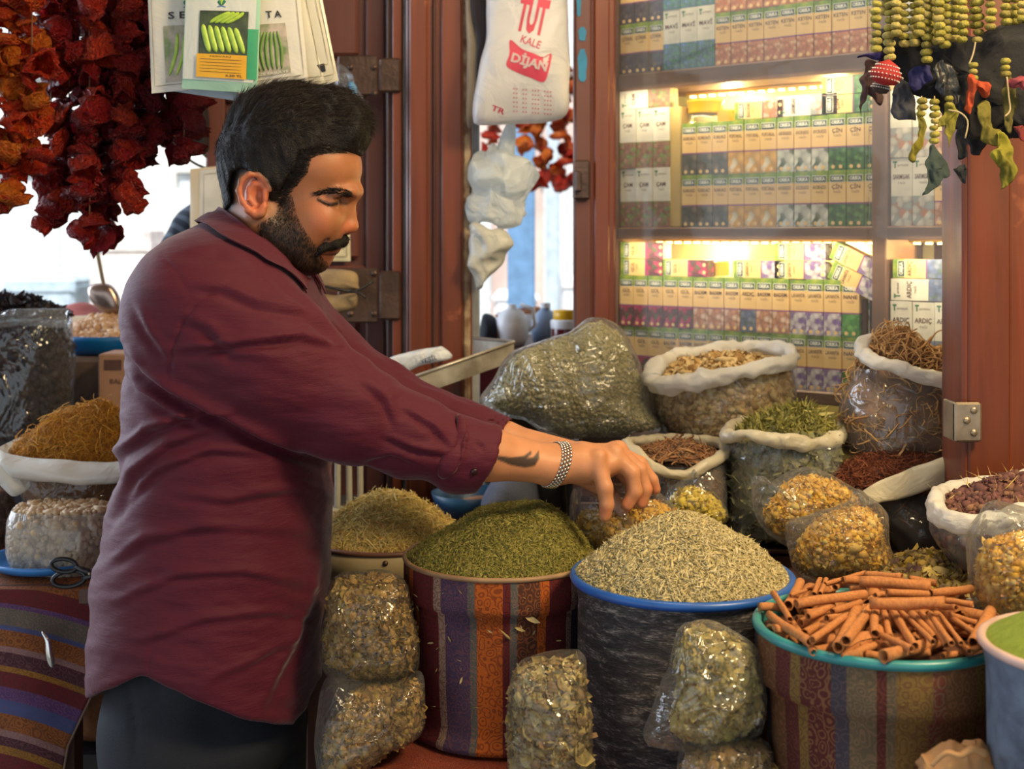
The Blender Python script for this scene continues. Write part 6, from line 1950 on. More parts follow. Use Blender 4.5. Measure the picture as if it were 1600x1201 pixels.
# buff flower bags hanging between the tubs
buff = island_mat('buff_heads', [lin((176, 136, 72)), lin((204, 166, 96)), lin((136, 98, 54)), lin((170, 146, 74)), lin((110, 78, 48))], .85, bump=.6)
bu = mat('buff_dust', lin((96, 78, 46)), .95, col2=lin((64, 50, 30)), nscale=40)
bp_ = [piece_lump(1, (1, .8, .6)), piece_leaf(1.5, .6, 2), piece_leaf(.8, .5, 5), piece_leaf(1.2, .6, 4), piece_curl(3, .12, 1.3), piece_lump(6, (.6, .6, .5))]
pillow_bag('dried_fruit_bag', 'upper clear bag of buff dried buds between man and striped tub', [(520, 905), (560, 897), (610, 893), (640, 910), (650, 960), (658, 1010), (650, 1045), (620, 1060), (580, 1062), (535, 1048), (508, 1030), (503, 985), (510, 940)], 1.70, .055, film_thin, buff, bp_, 3200, .0062, bu, cscale=.91, seed=3, svar=.25)
pillow_bag('dried_fruit_bag', 'lower clear bag of buff dried buds between man and striped tub', [(515, 1050), (560, 1062), (620, 1062), (660, 1052), (668, 1100), (660, 1140), (610, 1165), (570, 1200), (545, 1230), (505, 1230), (497, 1170), (500, 1110)], 1.66, .055, film, buff, bp_, 3200, .0062, bu,
           [(560, 1075), (620, 1066), (656, 1060), (664, 1100), (655, 1138), (605, 1162), (570, 1195), (540, 1225), (510, 1222), (510, 1150), (540, 1110)], seed=5, svar=.25)
pillow_bag('dried_fruit_bag', 'upright clear bag of buff buds between the two rosemary tubs', [(806, 1036), (840, 1026), (890, 1024), (916, 1030), (922, 1090), (926, 1160), (924, 1270), (860, 1285), (800, 1270), (792, 1160), (796, 1090)], 1.47, .048, film_thin, island_mat('grey_buff_heads', [lin((184, 160, 96)), lin((208, 188, 124)), lin((146, 122, 74)), lin((160, 126, 96))], .8), bp_, 3600, .0052, bu, cscale=.91, seed=7, svar=.35)
pillow_bag('dried_fruit_bag', 'clear bag of greenish buds slumped in front of the black sacking tub', [(1058, 985), (1080, 966), (1110, 964), (1150, 985), (1180, 1010), (1196, 1050), (1198, 1100), (1180, 1140), (1130, 1158), (1070, 1160), (1020, 1150), (1000, 1130), (1020, 1085), (1045, 1040), (1052, 1010)], 1.40, .052, film_mat('glossy_film', .10, gloss=.2, bump=.9, scale=18), island_mat('green_buff_heads', [lin((190, 168, 96)), lin((168, 154, 80)), lin((214, 190, 120)), lin((136, 118, 64))], .8), bp_, 3000, .0056, bu,
           [(1064, 1000), (1090, 978), (1125, 985), (1170, 1010), (1190, 1055), (1192, 1100), (1175, 1135), (1130, 1152), (1075, 1150), (1050, 1130), (1064, 1080), (1062, 1030)], seed=9, svar=.3)
pillow_bag('dried_fruit_bag', 'lowest clear bag of buff buds at the foot of the black sacking tub', [(1062, 1185), (1090, 1165), (1150, 1158), (1200, 1166), (1212, 1190), (1218, 1250), (1212, 1335), (1150, 1344), (1070, 1338), (1052, 1250)], 1.38, .05, film, buff, bp_, 1300, .0056, bu, cscale=.91, seed=11)
# brown paper bag at the bottom
kraft = mat('kraft_paper', lin((190, 146, 96)), .8, col2=lin((170, 124, 80)), nscale=20, bump=.8, bscale=26)
t = thing('paper_bag', 'crumpled brown paper bag at the bottom in front of the cinnamon tub', 'bag', P(1500, 1260, 1.22))
V, F = inflate([(1438, 1206), (1452, 1182), (1480, 1158), (1505, 1150), (1530, 1156), (1545, 1175), (1562, 1205), (1574, 1300), (1568, 1460), (1500, 1472), (1440, 1462), (1430, 1320)], 1.22, .03, nz=.007, nf=40, n=90, rings=16)
V = V + .0035 * (np.abs(np.stack([noise(V, 60, 4), noise(V, 60, 6), noise(V, 60, 7)], 1)) * 3 - 1)
vf_obj('bag_body', V, F, kraft, t)
a = catmull([P(1456, 1196, 1.185), P(1478, 1176, 1.18), P(1500, 1180, 1.178), P(1520, 1170, 1.182), P(1538, 1178, 1.19)], 20); v, f = tube_np(a, np.linspace(.002, .004, 20), 6); vf_obj('folded_lip', v, f, kraft, t)

# ---- behind the arm: blue bowl with a beige scoop, grey cushion, dark basin, white chair
t = thing('blue_bowl', 'blue bowl in the gap under the man\'s sleeve', 'bowl', P(730, 800, 2.35))
c = P(735, 768, 2.38); v, f, _ = lathe_np([(0, -.045), (.04, -.044), (.062, -.02), (.070, 0), (.073, 0), (.066, -.022), (.042, -.048), (0, -.05)][::-1], c, 36); vf_obj('bowl', v, f, mat('deep_blue_plastic', lin((30, 80, 120)), .4), t)
V, F = inflate([(708, 790), (722, 780), (745, 774), (762, 776), (764, 790), (740, 796)], 2.33, .01, n=30, rings=6, nz=.001); tag(vf_obj('wooden_scoop', V, F, mat('beech', lin((170, 126, 96)), .6)), 'beige scoop lying in the blue bowl', 'scoop')
V, F = inflate([(752, 800), (762, 760), (780, 742), (815, 740), (838, 752), (842, 800)], 2.27, .05, n=40, rings=8); tag(vf_obj('grey_cushion', V, F, mat('grey_denim', lin((110, 116, 134)), .9, bump=.4, bscale=500)), 'blue-grey cloth bundle showing under the forearms', 'cushion')
V, F = inflate([(826, 805), (832, 748), (850, 736), (882, 738), (888, 770), (884, 805)], 2.30, .05, n=40, rings=8); tag(vf_obj('dark_basin', V, F, mat('dark_rubber', lin((46, 44, 38)), .7)), 'dark olive bucket beside the blue-grey bundle', 'bucket')
q = MB(); a = P(540, 0, 2.5)[0]; q.box((-.42, 2.30, 0), (-.20, 2.50, CZ - (806 - HOR) / FPX * 2.3), bev=.01); tag(q.build('storage_chest', mat('dark_chest', lin((48, 42, 40)), .8)), 'dark storage chest behind the cream-rimmed drum', 'chest')
wc = mat('white_chair_plastic', lin((170, 166, 150)), .5)
t = thing('plastic_chair', 'white plastic chair back behind the cream-rimmed drum', 'chair', P(530, 800, 2.32) * np.array([1, 1, 0]))
zc_ = CZ - (812 - HOR) / FPX * 2.28
for (xa, xb) in ((519, 524), (535, 543), (553, 560)):
    a = [P(xa + 6, 655, 2.26), P((xa + xb) / 2 + 6, 720, 2.265), P(xb + 3, 800, 2.27)]
    v, f = tube_np(catmull(a, 10), .0055, 8); vf_obj('slat', v, f, wc, t)
v, f = tube_np(catmull([P(515, 655, 2.26), P(540, 648, 2.255), P(575, 656, 2.26)], 10), .008, 8); vf_obj('top_rail', v, f, wc, t)
q = MB(); a = P(512, 806, 2.28); b = P(590, 800, 2.28); q.box((a[0], 2.255, a[2]), (b[0], 2.29, b[2] + .01), bev=.003); q.build('seat_edge', wc, t)

# ---- steel tray with a plastic packet, dark drum under it
t = thing('steel_tray', 'tilted steel tray with a rolled edge behind the man\'s arm', 'tray', P(700, 590, 2.30))
A0, A1 = P(598, 606, 2.28), P(803, 534, 2.40)
B0, B1 = P(604, 584, 2.44), P(740, 528, 2.52)
q = MB()
def quadbox(q, a, b, c, d, th):
    v = [a, b, c, d] + [x + np.array([0, 0, -th]) for x in (a, b, c, d)]
    q.add(v, [(0, 1, 2, 3), (7, 6, 5, 4), (0, 4, 5, 1), (1, 5, 6, 2), (2, 6, 7, 3), (3, 7, 4, 0)])
dz = np.array([0, 0, -.034])
quadbox(q, A0 + dz, A1 + dz, B1 + dz, B0 + dz, .002); q.build('tray_floor', tray_steel, t)
q = MB(); q.add([A0, A1, A1 + dz, A0 + dz, A0 + [0, .002, 0], A1 + [0, .002, 0], A1 + dz + [0, .002, 0], A0 + dz + [0, .002, 0]], [(3, 2, 1, 0), (4, 5, 6, 7), (0, 1, 5, 4), (2, 3, 7, 6), (1, 2, 6, 5), (3, 0, 4, 7)])
q.add([A1, B1, B1 + dz, A1 + dz], [(0, 1, 2, 3)]); q.build('side_wall', tray_steel, t)
v, f = tube_np(np.array([B0, A0, A1, B1]), .0035, 8); vf_obj('rolled_edge', v, f, tray_steel, t)
t = thing('plastic_packet', 'white printed plastic packet lying on the steel tray', 'packet', P(640, 580, 2.45))
V, F = inflate([(596, 566), (640, 550), (680, 540), (692, 541), (704, 558), (660, 570), (616, 592)], 2.40, .012, n=40, rings=8, nz=.004); vf_obj('packet_body', V, F, plastic_white('packet_white', (.74, .78, .82), .2, .25, .8, 30), t)
q = MB(); c = P(670, 562, 2.383)
put_text(q, 'YEŞİL', c, (.93, 0, .30), (-.2, 0, .95), .012, bold=.02); q.build('lettering', mat('navy_ink', lin((40, 50, 90)), .6), t)
t = thing('oil_drum', 'dark scratched metal drum beyond the steel tray', 'drum', (.045, 2.74, 0))
v, f, _ = lathe_np([(0, 0), (.11, 0), (.11, 1.185), (.113, 1.19), (.113, 1.20), (0, 1.201)], (.045, 2.74, 0), 32); vf_obj('drum_body', v, f, mat('scratched_metal', lin((60, 50, 46)), .35, metal=.5, col2=lin((40, 34, 32)), bump=.3, bscale=60), t)

# ---- the hanging printed carrier bag and the crumpled ones
def carrier():
    t = thing('carrier_bag', 'white carrier bag with red lettering hanging in the window gap', 'bag', P(815, 100, 2.46))
    out = [(762, -120), (800, -150), (862, -150), (892, -60), (896, 60), (895, 130), (886, 180), (850, 186), (800, 184), (748, 192), (738, 180), (742, 140), (756, 70), (764, 0)]
    V, F = inflate(out, 2.46, .045, nz=.010, nf=9, n=110, rings=18, seed=4)
    m_ = plastic_white('carrier_plastic', (.74, .73, .72), .45, .4, .7, 11)
    vf_obj('bag_body', V, F, m_, t)
    bv = BVHTree.FromPolygons([tuple(v) for v in V], [tuple(map(int, f)) for f in F])
    red = mat('red_print', lin((196, 60, 84)), .6)
    def wrap(s, px, py, w, h, rot, bold=.0, name='lettering', m_=red, off=.0012):
        v, f = text_vf(s, 1.0, bold)
        wd = v[:, 0].max() - v[:, 0].min(); hd = v[:, 1].max() - v[:, 1].min()
        ca, sa = math.cos(math.radians(rot)), math.sin(math.radians(rot))
        out = []
        for a in v:
            x, y = a[0] / wd * w, a[1] / hd * h
            h_ = ray_px(bv, px + x * ca + y * sa, py - y * ca + x * sa)
            out.append((h_[0] + np.array([0, -off, 0])) if h_ else P(px + x, py - y, 2.42))
        vf_obj(name, out, f, m_, t, smooth=False)
    wrap('TUT', 832, 27, 46, 58, 12, .05)
    wrap('KALE', 829, 66, 32, 12, 20, .01)
    def blob(pts, m_, nm, off):
        g = catmull(pts, 40, True); c = g.mean(0); W = []
        for r_ in (0, .5, 1):
            for k in range(40):
                p_ = c + (g[k] - c) * r_
                h_ = ray_px(bv, p_[0], p_[1]); W.append((h_[0] + np.array([0, -off, 0])) if h_ else P(p_[0], p_[1], 2.42))
        F = []
        for i in range(2):
            for k in range(40): F.append((i * 40 + k, i * 40 + (k + 1) % 40, (i + 1) * 40 + (k + 1) % 40, (i + 1) * 40 + k))
        vf_obj(nm, W, F, m_, t)
    blob([(797, 62), (815, 76), (835, 84), (850, 90), (862, 84), (858, 108), (850, 128), (830, 122), (805, 112), (791, 102), (796, 84)], red, 'print_badge', .0008)
    wrap('DİJAN', 827, 98, 58, 24, 16, .04, m_=m_, off=.002)
    for i in range(6):
        wrap('.. .. ... ...', 832, 137 + i * 7, 60, 2, 5, 0, name='small_print')
    wrap('TR', 778, 172, 22, 9, 20, .02)
    q = [P(770, -120, 2.46), P(790, -230, 2.47), P(815, -240, 2.47)]
    v, f = tube_np(catmull(q, 10), .006, 8); vf_obj('handle', v, f, m_, t)
    return t
carrier()
crump = plastic_white('crumpled_poly', (.80, .84, .84), .6, .22, 1.0, 26)
t = thing('crumpled_bag', 'crumpled white poly bag hanging below the printed carrier bag', 'bag', P(780, 330, 2.52))
V, F = inflate([(736, 240), (760, 236), (790, 226), (812, 236), (826, 270), (830, 305), (812, 340), (798, 362), (770, 360), (742, 345), (736, 300)], 2.54, .045, nz=.020, nf=24, n=130, rings=24, seed=7); vf_obj('bag_body', V, F, crump, t)
V, F = inflate([(790, 190), (803, 190), (806, 235), (800, 262), (780, 262), (776, 235)], 2.535, .012, nz=.005, n=40, rings=8, seed=2); vf_obj('knotted_neck', V, F, crump, t)
t = thing('folded_bag', 'grey-beige folded poly bag hanging lowest against the post', 'bag', P(760, 440, 2.52))
V, F = inflate([(737, 350), (770, 358), (796, 360), (788, 395), (772, 430), (762, 446), (738, 444)], 2.50, .018, nz=.012, nf=26, n=90, rings=16, seed=9); vf_obj('bag_body', V, F, plastic_white('beige_poly', (.60, .60, .54), .35, .35, .7, 14), t)
t = thing('white_cloth', 'dark bag strap and pale cloth hanging left of the printed bag', 'bag', P(745, 100, 2.5))
V, F = inflate([(738, -20), (764, -20), (768, 20), (762, 70), (752, 128), (744, 126), (746, 60), (738, 20)], 2.50, .012, nz=.002, n=40, rings=8); vf_obj('dark_strap', V, F, mat('black_cloth', lin((34, 28, 34)), .9), t)
V, F = inflate([(728, -30), (742, -30), (744, 40), (744, 120), (740, 190), (730, 190), (729, 60)], 2.52, .012, nz=.002, n=40, rings=8); vf_obj('pale_cloth', V, F, mat('pale_cloth', lin((150, 136, 116)), .9), t)

# ================================================================== left side
t = thing('side_counter', 'wooden counter under the striped cloth at the left', 'table', (-.95, 2.1, 0))
ZT = CZ - (915 - HOR) / FPX * 1.9
q = MB(); q.box((-1.5, 1.90, ZT - .03), (-.62, 2.36, ZT), bev=.004); q.build('table_top', dark_wood, t)
for (sx, sy) in ((-1.45, 1.93), (-.70, 1.93), (-1.45, 2.3), (-.70, 2.3)):
    q = MB(); q.box((sx, sy, 0), (sx + .04, sy + .04, ZT - .03)); q.build('leg', dark_wood, t)
def left_cloth():
    C_ = {'or': (lin((150, 88, 44)), lin((100, 56, 34))), 'rd': (lin((110, 34, 40)), lin((84, 40, 40))), 'pu': (lin((92, 60, 110)), lin((120, 80, 110))), 'gg': (lin((96, 92, 84)), lin((130, 104, 88))),
          'bl': (lin((72, 84, 130)), lin((90, 80, 120))), 'pk': (lin((140, 104, 104)), lin((160, 120, 110))), 'dp': (lin((76, 40, 50)), lin((110, 70, 74))), 'ye': (lin((156, 108, 44)), lin((120, 80, 40)))}
    seq = [(880, 'or'), (912, 'rd'), (938, 'pu'), (946, 'gg'), (972, 'bl'), (980, 'or'), (1004, 'pk'), (1014, 'dp'), (1036, 'ye'), (1044, 'rd'), (1068, 'pu'), (1088, 'bl'), (1108, 'or'), (1134, 'pk'), (1144, 'dp'), (1160, 'ye'), (1172, 'rd'), (1198, 'pu'), (1220, 'or'), (1250, 'rd')]
    y0, y1 = 860, 1320
    m_ = stripe_mat('striped_tablecloth', [((a - y0) / (y1 - y0),) + C_[k] for a, k in seq], 'v', 34, aspect=(1, 1.15))
    nu, nv = 70, 60
    V, UV, F = [], [], []
    def edge(py): return np.interp(py, [880, 960, 1040, 1085, 1110, 1140, 1165, 1201, 1300], [165, 160, 150, 144, 132, 118, 106, 100, 96])
    top = [(2.34, ZT + .002), (2.2, ZT + .003), (2.05, ZT + .003), (1.93, ZT + .003), (1.895, ZT - .002)]
    for (yy, zz) in top:
        for i in range(nu + 1):
            px = -420 + (edge(915) + 420) * i / nu
            V.append(((px - 800) / FPX * 1.9, yy, zz)); UV.append(((px + 420) / 460, (905 - y0 - 26 * (yy - 1.895) / .1) / (y1 - y0)))
    for j in range(1, nv + 1):
        py = 915 + (1300 - 915) * j / nv
        for i in range(nu + 1):
            px = -420 + (edge(py) + 420) * i / nu
            k = min(1, j / 12)
            d = 1.888 - .018 * k * (1 + math.sin(px * .035 + .6)) * .6 + .03 * max(0, (px - 60) / 100) ** 2
            p = P(px, py, d); V.append(tuple(p))
            v = py - 50 * max(0, px / 140 + .2) ** 1.5 * (.4 + .6 * j / nv)
            UV.append(((px + 420) / 460, (v - y0) / (y1 - y0)))
    n = nu + 1
    for j in range(len(V) // n - 1):
        for i in range(nu): F.append((j * n + i, (j + 1) * n + i, (j + 1) * n + i + 1, j * n + i + 1))
    o = vf_obj('striped_cloth', V, F, m_, uv=UV)
    tag(o, 'striped woven cloth in red, blue and orange draped over the left counter', 'tablecloth')
    md = o.modifiers.new('thickness', 'SOLIDIFY'); md.thickness = .0025
    a = [P(edge(py), py, 1.888 - .018 * .6 * (1 + math.sin(edge(py) * .035 + .6)) + .03 * max(0, (edge(py) - 60) / 100) ** 2 - .001) for py in range(900, 1300, 12)]
    v, f = tube_np(np.array(a), .0018, 6); vf_obj('hem_cord', v, f, mat('hem_cord', lin((120, 96, 80)), .9), o)
left_cloth()
t = thing('metal_clip', 'small shiny metal clip on the striped cloth', 'clip', P(78, 1015, 1.855))
q = [P(66, 987, 1.852), P(74, 1000, 1.848), P(77, 1020, 1.848), P(82, 1042, 1.852)]
v, f = tube_np(catmull(q, 14), np.interp(np.linspace(0, 1, 14), [0, .3, .8, 1], [.002, .0035, .006, .003]), 8)
c = np.array(catmull(q, 14)); vf_obj('clip_blade', v, f, mat('bright_metal', (.8, .82, .82), .15, metal=.9), t)
tag_o = t
# blue tray
bt = mat('sky_blue_plastic', lin((60, 130, 200)), .35)
cz = P(76, 893, 1.99)
t = thing('blue_tray', 'round light-blue plastic tray under the white bag of chickpeas', 'tray', (cz[0], cz[1], ZT))
v, f, _ = lathe_np([(0, .006), (.070, .006), (.078, .010), (.088, .018), (.092, .018), (.090, .012), (.080, .004), (0, .004)], (cz[0], 2.00, ZT + .004), 40); vf_obj('tray_body', v, f, bt, t)
# chickpea bag
chk = island_mat('chickpeas', [lin((196, 166, 128)), lin((210, 184, 148)), lin((176, 142, 104))], .6)
open_sack('chickpea_bag', 'white-fronted clear bag of chickpeas standing on the blue tray', [(792, 22, 178, .05), (815, 15, 184, .066), (860, 14, 186, .066), (886, 24, 182, .060), (893, 50, 165, .04)], 2.00, film_mat('cloudy_film', .34, gloss=.12, bump=.4, scale=14), mat('chick_dust', lin((150, 120, 88)), .9), chk,
    [piece_lump(1, (1, .95, .9))], 1500, .0048, None, 0, None, seed=3)
# golden fibre sack above
gold = island_mat('golden_fibre', [lin((214, 140, 34)), lin((232, 172, 60)), lin((150, 86, 20)), lin((226, 176, 80)), lin((120, 84, 30))], .7)
gu = mat('gold_dust', lin((150, 92, 26)), .9)
ts = open_sack('fibre_sack', 'sack of golden hair-like fibres with a loose white collar at left', [(722, 8, 205, .06), (750, 30, 205, .075), (790, 48, 205, .08), (806, 55, 200, .07)], 2.16, film_mat('brown_tint_film', .08, (.9, .84, .76), .14), mat('brown_fibre', lin((110, 76, 44)), .9), gold,
    [piece_curl(1, .03, .8)], 500, .012, None, 0, None, seed=3)
sheet('plastic_collar', [(-4, 700, 2.08), (20, 712, 2.06), (80, 722, 2.05), (140, 722, 2.05), (200, 714, 2.06)], [(6, 735, 2.065), (30, 752, 2.045), (90, 758, 2.035), (140, 755, 2.035), (200, 745, 2.05)], pw_m, ts, bow=.018, amp=.006, seed=4)
sheet('plastic_collar', [(-4, 700, 2.08), (4, 695, 2.12), (20, 688, 2.16), (40, 682, 2.2)], [(-2, 760, 2.08), (18, 775, 2.07), (34, 770, 2.08), (44, 760, 2.09)], pw_m, ts, bow=.01, amp=.006, seed=6)
DV, DF = dome(P(118, 712, 2.15), .112, .088, (.035, 0), 1.6, seed=3, sy=.7, nz=.008); o = vf_obj('fibre_heap_body', DV, DF, gu, ts); o['kind'] = 'stuff'
pp, nn = mesh_samples(DV, DF, 5200); scatter('fibre_heap', pp, nn, [piece_curl(k, .022, b_, 8) for k, b_ in ((1, 1.2), (2, 1.8), (3, .7))], .014, gold, ts, .35)
q = MB(); a = P(20, 0, 2.1)[0]; q.box((-.98, 2.12, ZT + .005), (-.62, 2.26, CZ - (806 - HOR) / FPX * 2.16 - .003), bev=.004); tag(q.build('wooden_box', dark_wood), 'dark wooden box under the golden fibre sack', 'box')
open_sack('bean_sack', 'brown bean sack cut off by the left edge', [(765, -90, 14, .05), (800, -100, 16, .06), (850, -100, 15, .06), (878, -90, 10, .05)], 2.14, film, mat('bean_dust', lin((110, 76, 60)), .9), island_mat('brown_beans', [lin((140, 98, 76)), lin((120, 80, 60)), lin((160, 120, 96))], .5), [piece_lump(2, (1, .7, .6))], 500, .006, None, 0, None, seed=8)
# black raisin bag
blk = island_mat('black_raisins', [lin((46, 40, 46)), lin((30, 26, 30)), lin((66, 56, 60))], .5)
ts = open_sack('raisin_bag', 'tall clear bag of near-black dried fruit at the left edge', [(490, -110, 106, .09), (540, -112, 110, .10), (600, -112, 112, .10), (660, -112, 106, .10), (690, -100, 96, .09)], 2.46, film_mat('raisin_film', .10, (.86, .88, .95), .18, .9, 12), mat('black_dust', lin((36, 32, 38)), .8), blk,
    [piece_lump(2, (1, .8, .6))], 1500, .010, None, 0, None, seed=3)
sheet('loose_edge', [(-60, 490, 2.36), (0, 486, 2.355), (60, 484, 2.355), (110, 484, 2.37)], [(-60, 520, 2.35), (0, 512, 2.345), (60, 512, 2.345), (108, 516, 2.36)], film_thick, ts, bow=.01)
DV, DF = dome(P(0, 492, 2.44), .13, .032, (.02, 0), 2.2, seed=3, sy=.7, nz=.006); o = vf_obj('raisin_heap_body', DV, DF, mat('black_dust', (0, 0, 0)), ts); o['kind'] = 'stuff'
pp, nn = mesh_samples(DV, DF, 1400); scatter('raisin_heap', pp, nn, [piece_curl(1, .09, 1), piece_leaf(1.1, .4, 1)], .010, blk, ts, .5)
ZR = CZ - (692 - HOR) / FPX * 2.46
q = MB(); q.box((-1.6, 2.36, 0), (-.875, 2.60, ZR - .002), bev=.006); tag(q.build('back_bench', mat('bench_paint', lin((70, 76, 92)), .7)), 'grey-blue bench under the dark fruit bag', 'bench')
# blue basin with nuts and scoop
t = thing('nut_basin', 'wide blue basin of pale nuts behind the man\'s back', 'basin', P(170, 545, 2.75))
cN = P(180, 519, 2.75); v, f, _ = lathe_np([(0, -.035), (.10, -.034), (.125, -.006), (.135, 0), (.140, 0), (.138, -.010), (.128, -.028), (.12, -.038), (0, -.04)][::-1], cN, 44); vf_obj('basin_body', v, f, mat('basin_blue', lin((16, 96, 160)), .35), t)
DV, DF = dome(cN + np.array([0, 0, -.004]), .130, .042, (0, 0), 1.6, seed=3); o = vf_obj('nut_heap_body', DV, DF, mat('nut_dust', lin((150, 116, 90)), .9), t); o['kind'] = 'stuff'
pp, nn = mesh_samples(DV, DF, 1500); scatter('nut_heap', pp, nn, [piece_lump(2, (1, .7, .6))], .0075, island_mat('pale_nuts', [lin((196, 160, 124)), lin((170, 130, 96)), lin((214, 184, 150))], .6), t, .5)
cR = P(120, 490, 2.98); t = thing('red_spice_bowl', 'bowl of reddish spice behind the nut basin', 'bowl', cR + np.array([0, 0, -.03]))
v, f, _ = lathe_np([(0, -.03), (.06, -.028), (.085, 0), (.088, 0), (.065, -.033), (0, -.035)][::-1], cR, 30); vf_obj('bowl', v, f, pale, t)
DV, DF = dome(cR, .08, .025, n=24, rings=8); vf_obj('red_spice', DV, DF, mat('red_spice', lin((150, 80, 76)), .9, bump=.6), t)['kind'] = 'stuff'
t = thing('metal_scoop', 'steel scoop stuck upright in the nut basin', 'scoop', P(162, 480, 2.72))
a = catmull([P(150, 385, 2.70), P(157, 420, 2.71), P(162, 445, 2.72)], 10); v, f = tube_np(a, .0045, 8); vf_obj('handle', v, f, steel, t)
V, F = inflate([(138, 448), (155, 442), (175, 446), (187, 465), (188, 486), (168, 492), (148, 478), (138, 462)], 2.72, .014, n=40, rings=8, nz=.001); vf_obj('scoop_bowl', V, F, mat('scoop_steel', lin((170, 150, 140)), .25, metal=.9), t)
# shelf carrying these
ZN = cN[2] - .041
q = MB(); q.box((-1.35, 2.62, 0), (-.55, 3.12, ZN), bev=.01); tag(q.build('nut_shelf', mat('shelf_brown', lin((84, 66, 54)), .8, bump=.3)), 'brown rough-sided bench under the blue nut basin', 'bench')
t = thing('cardboard_box', 'small cardboard box behind the man\'s back', 'box', P(180, 640, 2.56))
card = mat('cardboard', lin((150, 112, 88)), .85)
zb0 = CZ - (642 - HOR) / FPX * 2.5; zb1 = CZ - (553 - HOR) / FPX * 2.5
q = MB(); q.box((P(153, 0, 2.5)[0], 2.50, zb0), (P(240, 0, 2.5)[0], 2.60, zb1), bev=.003); q.build('carton', card, t)
q = MB(); q.box((P(163, 0, 2.5)[0], 2.4985, CZ - (578 - HOR) / FPX * 2.5), (P(190, 0, 2.5)[0], 2.4995, CZ - (562 - HOR) / FPX * 2.5))
put_text(q, 'BAL', P(181, 596, 2.4985), (1, 0, 0), (0, 0, 1), .014); q.build('print', mat('card_ink', lin((80, 52, 44)), .8), t)
q = MB(); q.box((P(114, 0, 2.5)[0], 2.46, 0), (P(250, 0, 2.5)[0], 2.615, zb0), bev=.008); tag(q.build('dark_stool', mat('stool_dark', lin((50, 42, 38)), .8)), 'dark low stool under the cardboard box', 'stool')
# scissors
blkp = mat('black_plastic', lin((24, 24, 28)), .35)
t = thing('scissors', 'black-handled scissors lying at the edge of the striped cloth', 'scissors', P(110, 895, 1.93))
for (cx, cy, rx, ry, rot) in ((100, 883, 20, 9, 8), (108, 904, 26, 11, -6)):
    pts = []
    for k in range(26):
        a = k / 26 * 2 * PI; x, y = rx * math.cos(a), ry * math.sin(a); r_ = math.radians(rot)
        p = P(cx + x * math.cos(r_) - y * math.sin(r_), cy + x * math.sin(r_) + y * math.cos(r_), 1.90); p[1] += (0 - y) * .0004; pts.append(p)
    v, f = tube_np(np.array(pts), .0034, 8, False, True); vf_obj('handle', v, f, blkp, t)
for (a, b) in (((118, 886), (158, 900)), ((128, 905), (160, 893))):
    v, f = tube_np(np.array([P(*a, 1.90), P((a[0] + b[0]) / 2, (a[1] + b[1]) / 2, 1.90), P(*b, 1.91)]), [.004, .005, .003], 8); vf_obj('shank', v, f, blkp, t)
v, f = tube_np(np.array([P(140, 896, 1.89), P(140, 896, 1.90)]), .0025, 8); vf_obj('pivot', v, f, steel, t)
# orange bundle and dark board low behind the man
V, F = inflate([(118, 1140), (122, 1095), (150, 1086), (190, 1088), (200, 1140), (190, 1155), (130, 1152)], 2.2, .04, n=40, rings=8); tag(vf_obj('orange_bundle', V, F, mat('orange_sack', lin((130, 84, 48)), .85, bump=.6, bscale=90)), 'brown-orange bundle low behind the man\'s hip', 'bundle')
q = MB(); a = P(100, 1300, 2.2); b = P(210, 1153, 2.2); q.box((a[0], 2.14, 0), (b[0], 2.28, b[2]), bev=.004); tag(q.build('dark_crate', mat('dark_plastic', lin((34, 34, 42)), .6)), 'dark crate under the brown-orange bundle', 'crate')

# ================================================================== hanging things at top left
def pepper_mesh(seed, m_):
    r = np.random.default_rng(seed)
    n, k = 18, 9
    V, F = [], []
    L = 1.0
    prof = [(.02, 0), (.34, .06), (.52, .22), (.56, .45), (.50, .68), (.50, .86), (.62, 1.0), (.52, .98), (.42, .84)]
    for i, (rad, z) in enumerate(prof):
        for j in range(n):
            a = j / n * 2 * PI
            w = 1 + .22 * math.sin(a * 3 + seed) * z + .16 * math.sin(a * 5 + seed * 2 + z * 4) + .10 * math.sin(a * 8 + seed * 3 + z * 9)
            sq = 1 - .45 * z * abs(math.sin(a + seed)) 
            V.append((rad * w * math.cos(a) * (1.0), rad * w * math.sin(a) * (.55 + .25 * math.sin(seed * 1.3)) * 1.1, z - .5 + .10 * math.sin(a * 2 + seed * 1.7)))
    for i in range(len(prof) - 1):
        for j in range(n):
            a, b = i * n + j, i * n + (j + 1) % n
            F.append((a, b, b + n, a + n))
    F.append(tuple(range(n))[::-1])
    return pmesh('dried_pepper', V, F, [m_], True)
def pep_mat(name, c1, c2, c3):
    t = NT(name)
    g = t.n('ObjectInfo')
    nz = t.n('TexNoise', {'Vector': coords(t), 'Scale': 2.2, 'Detail': 4.0, 'Distortion': .5})
    col = t.ramp(t.math('ADD', t.math('MULTIPLY', nz.outputs[0], .7), t.math('MULTIPLY', g.outputs['Random'], .45)), [(.25, c1), (.55, c2), (.85, c3)])
    n2 = t.n('TexNoise', {'Vector': coords(t), 'Scale': 9.0, 'Detail': 3.0})
    bp = t.n('Bump', {'Height': n2.outputs[0], 'Strength': .8, 'Distance': .12})
    b = t.n('BsdfPrincipled', {'Base Color': col, 'Roughness': .38, 'Normal': bp.outputs[0]})
    tl = t.n('BsdfTranslucent', {'Color': col})
    a = t.n('MixShader', {0: .38, 1: b.outputs[0], 2: tl.outputs[0]})
    return t.surf(a.outputs[0])
pm_o = pep_mat('pepper_bright', lin((176, 26, 18)), lin((214, 66, 24)), lin((236, 136, 36)))
pm_r = pep_mat('pepper_red', lin((120, 14, 24)), lin((164, 30, 30)), lin((206, 66, 34)))
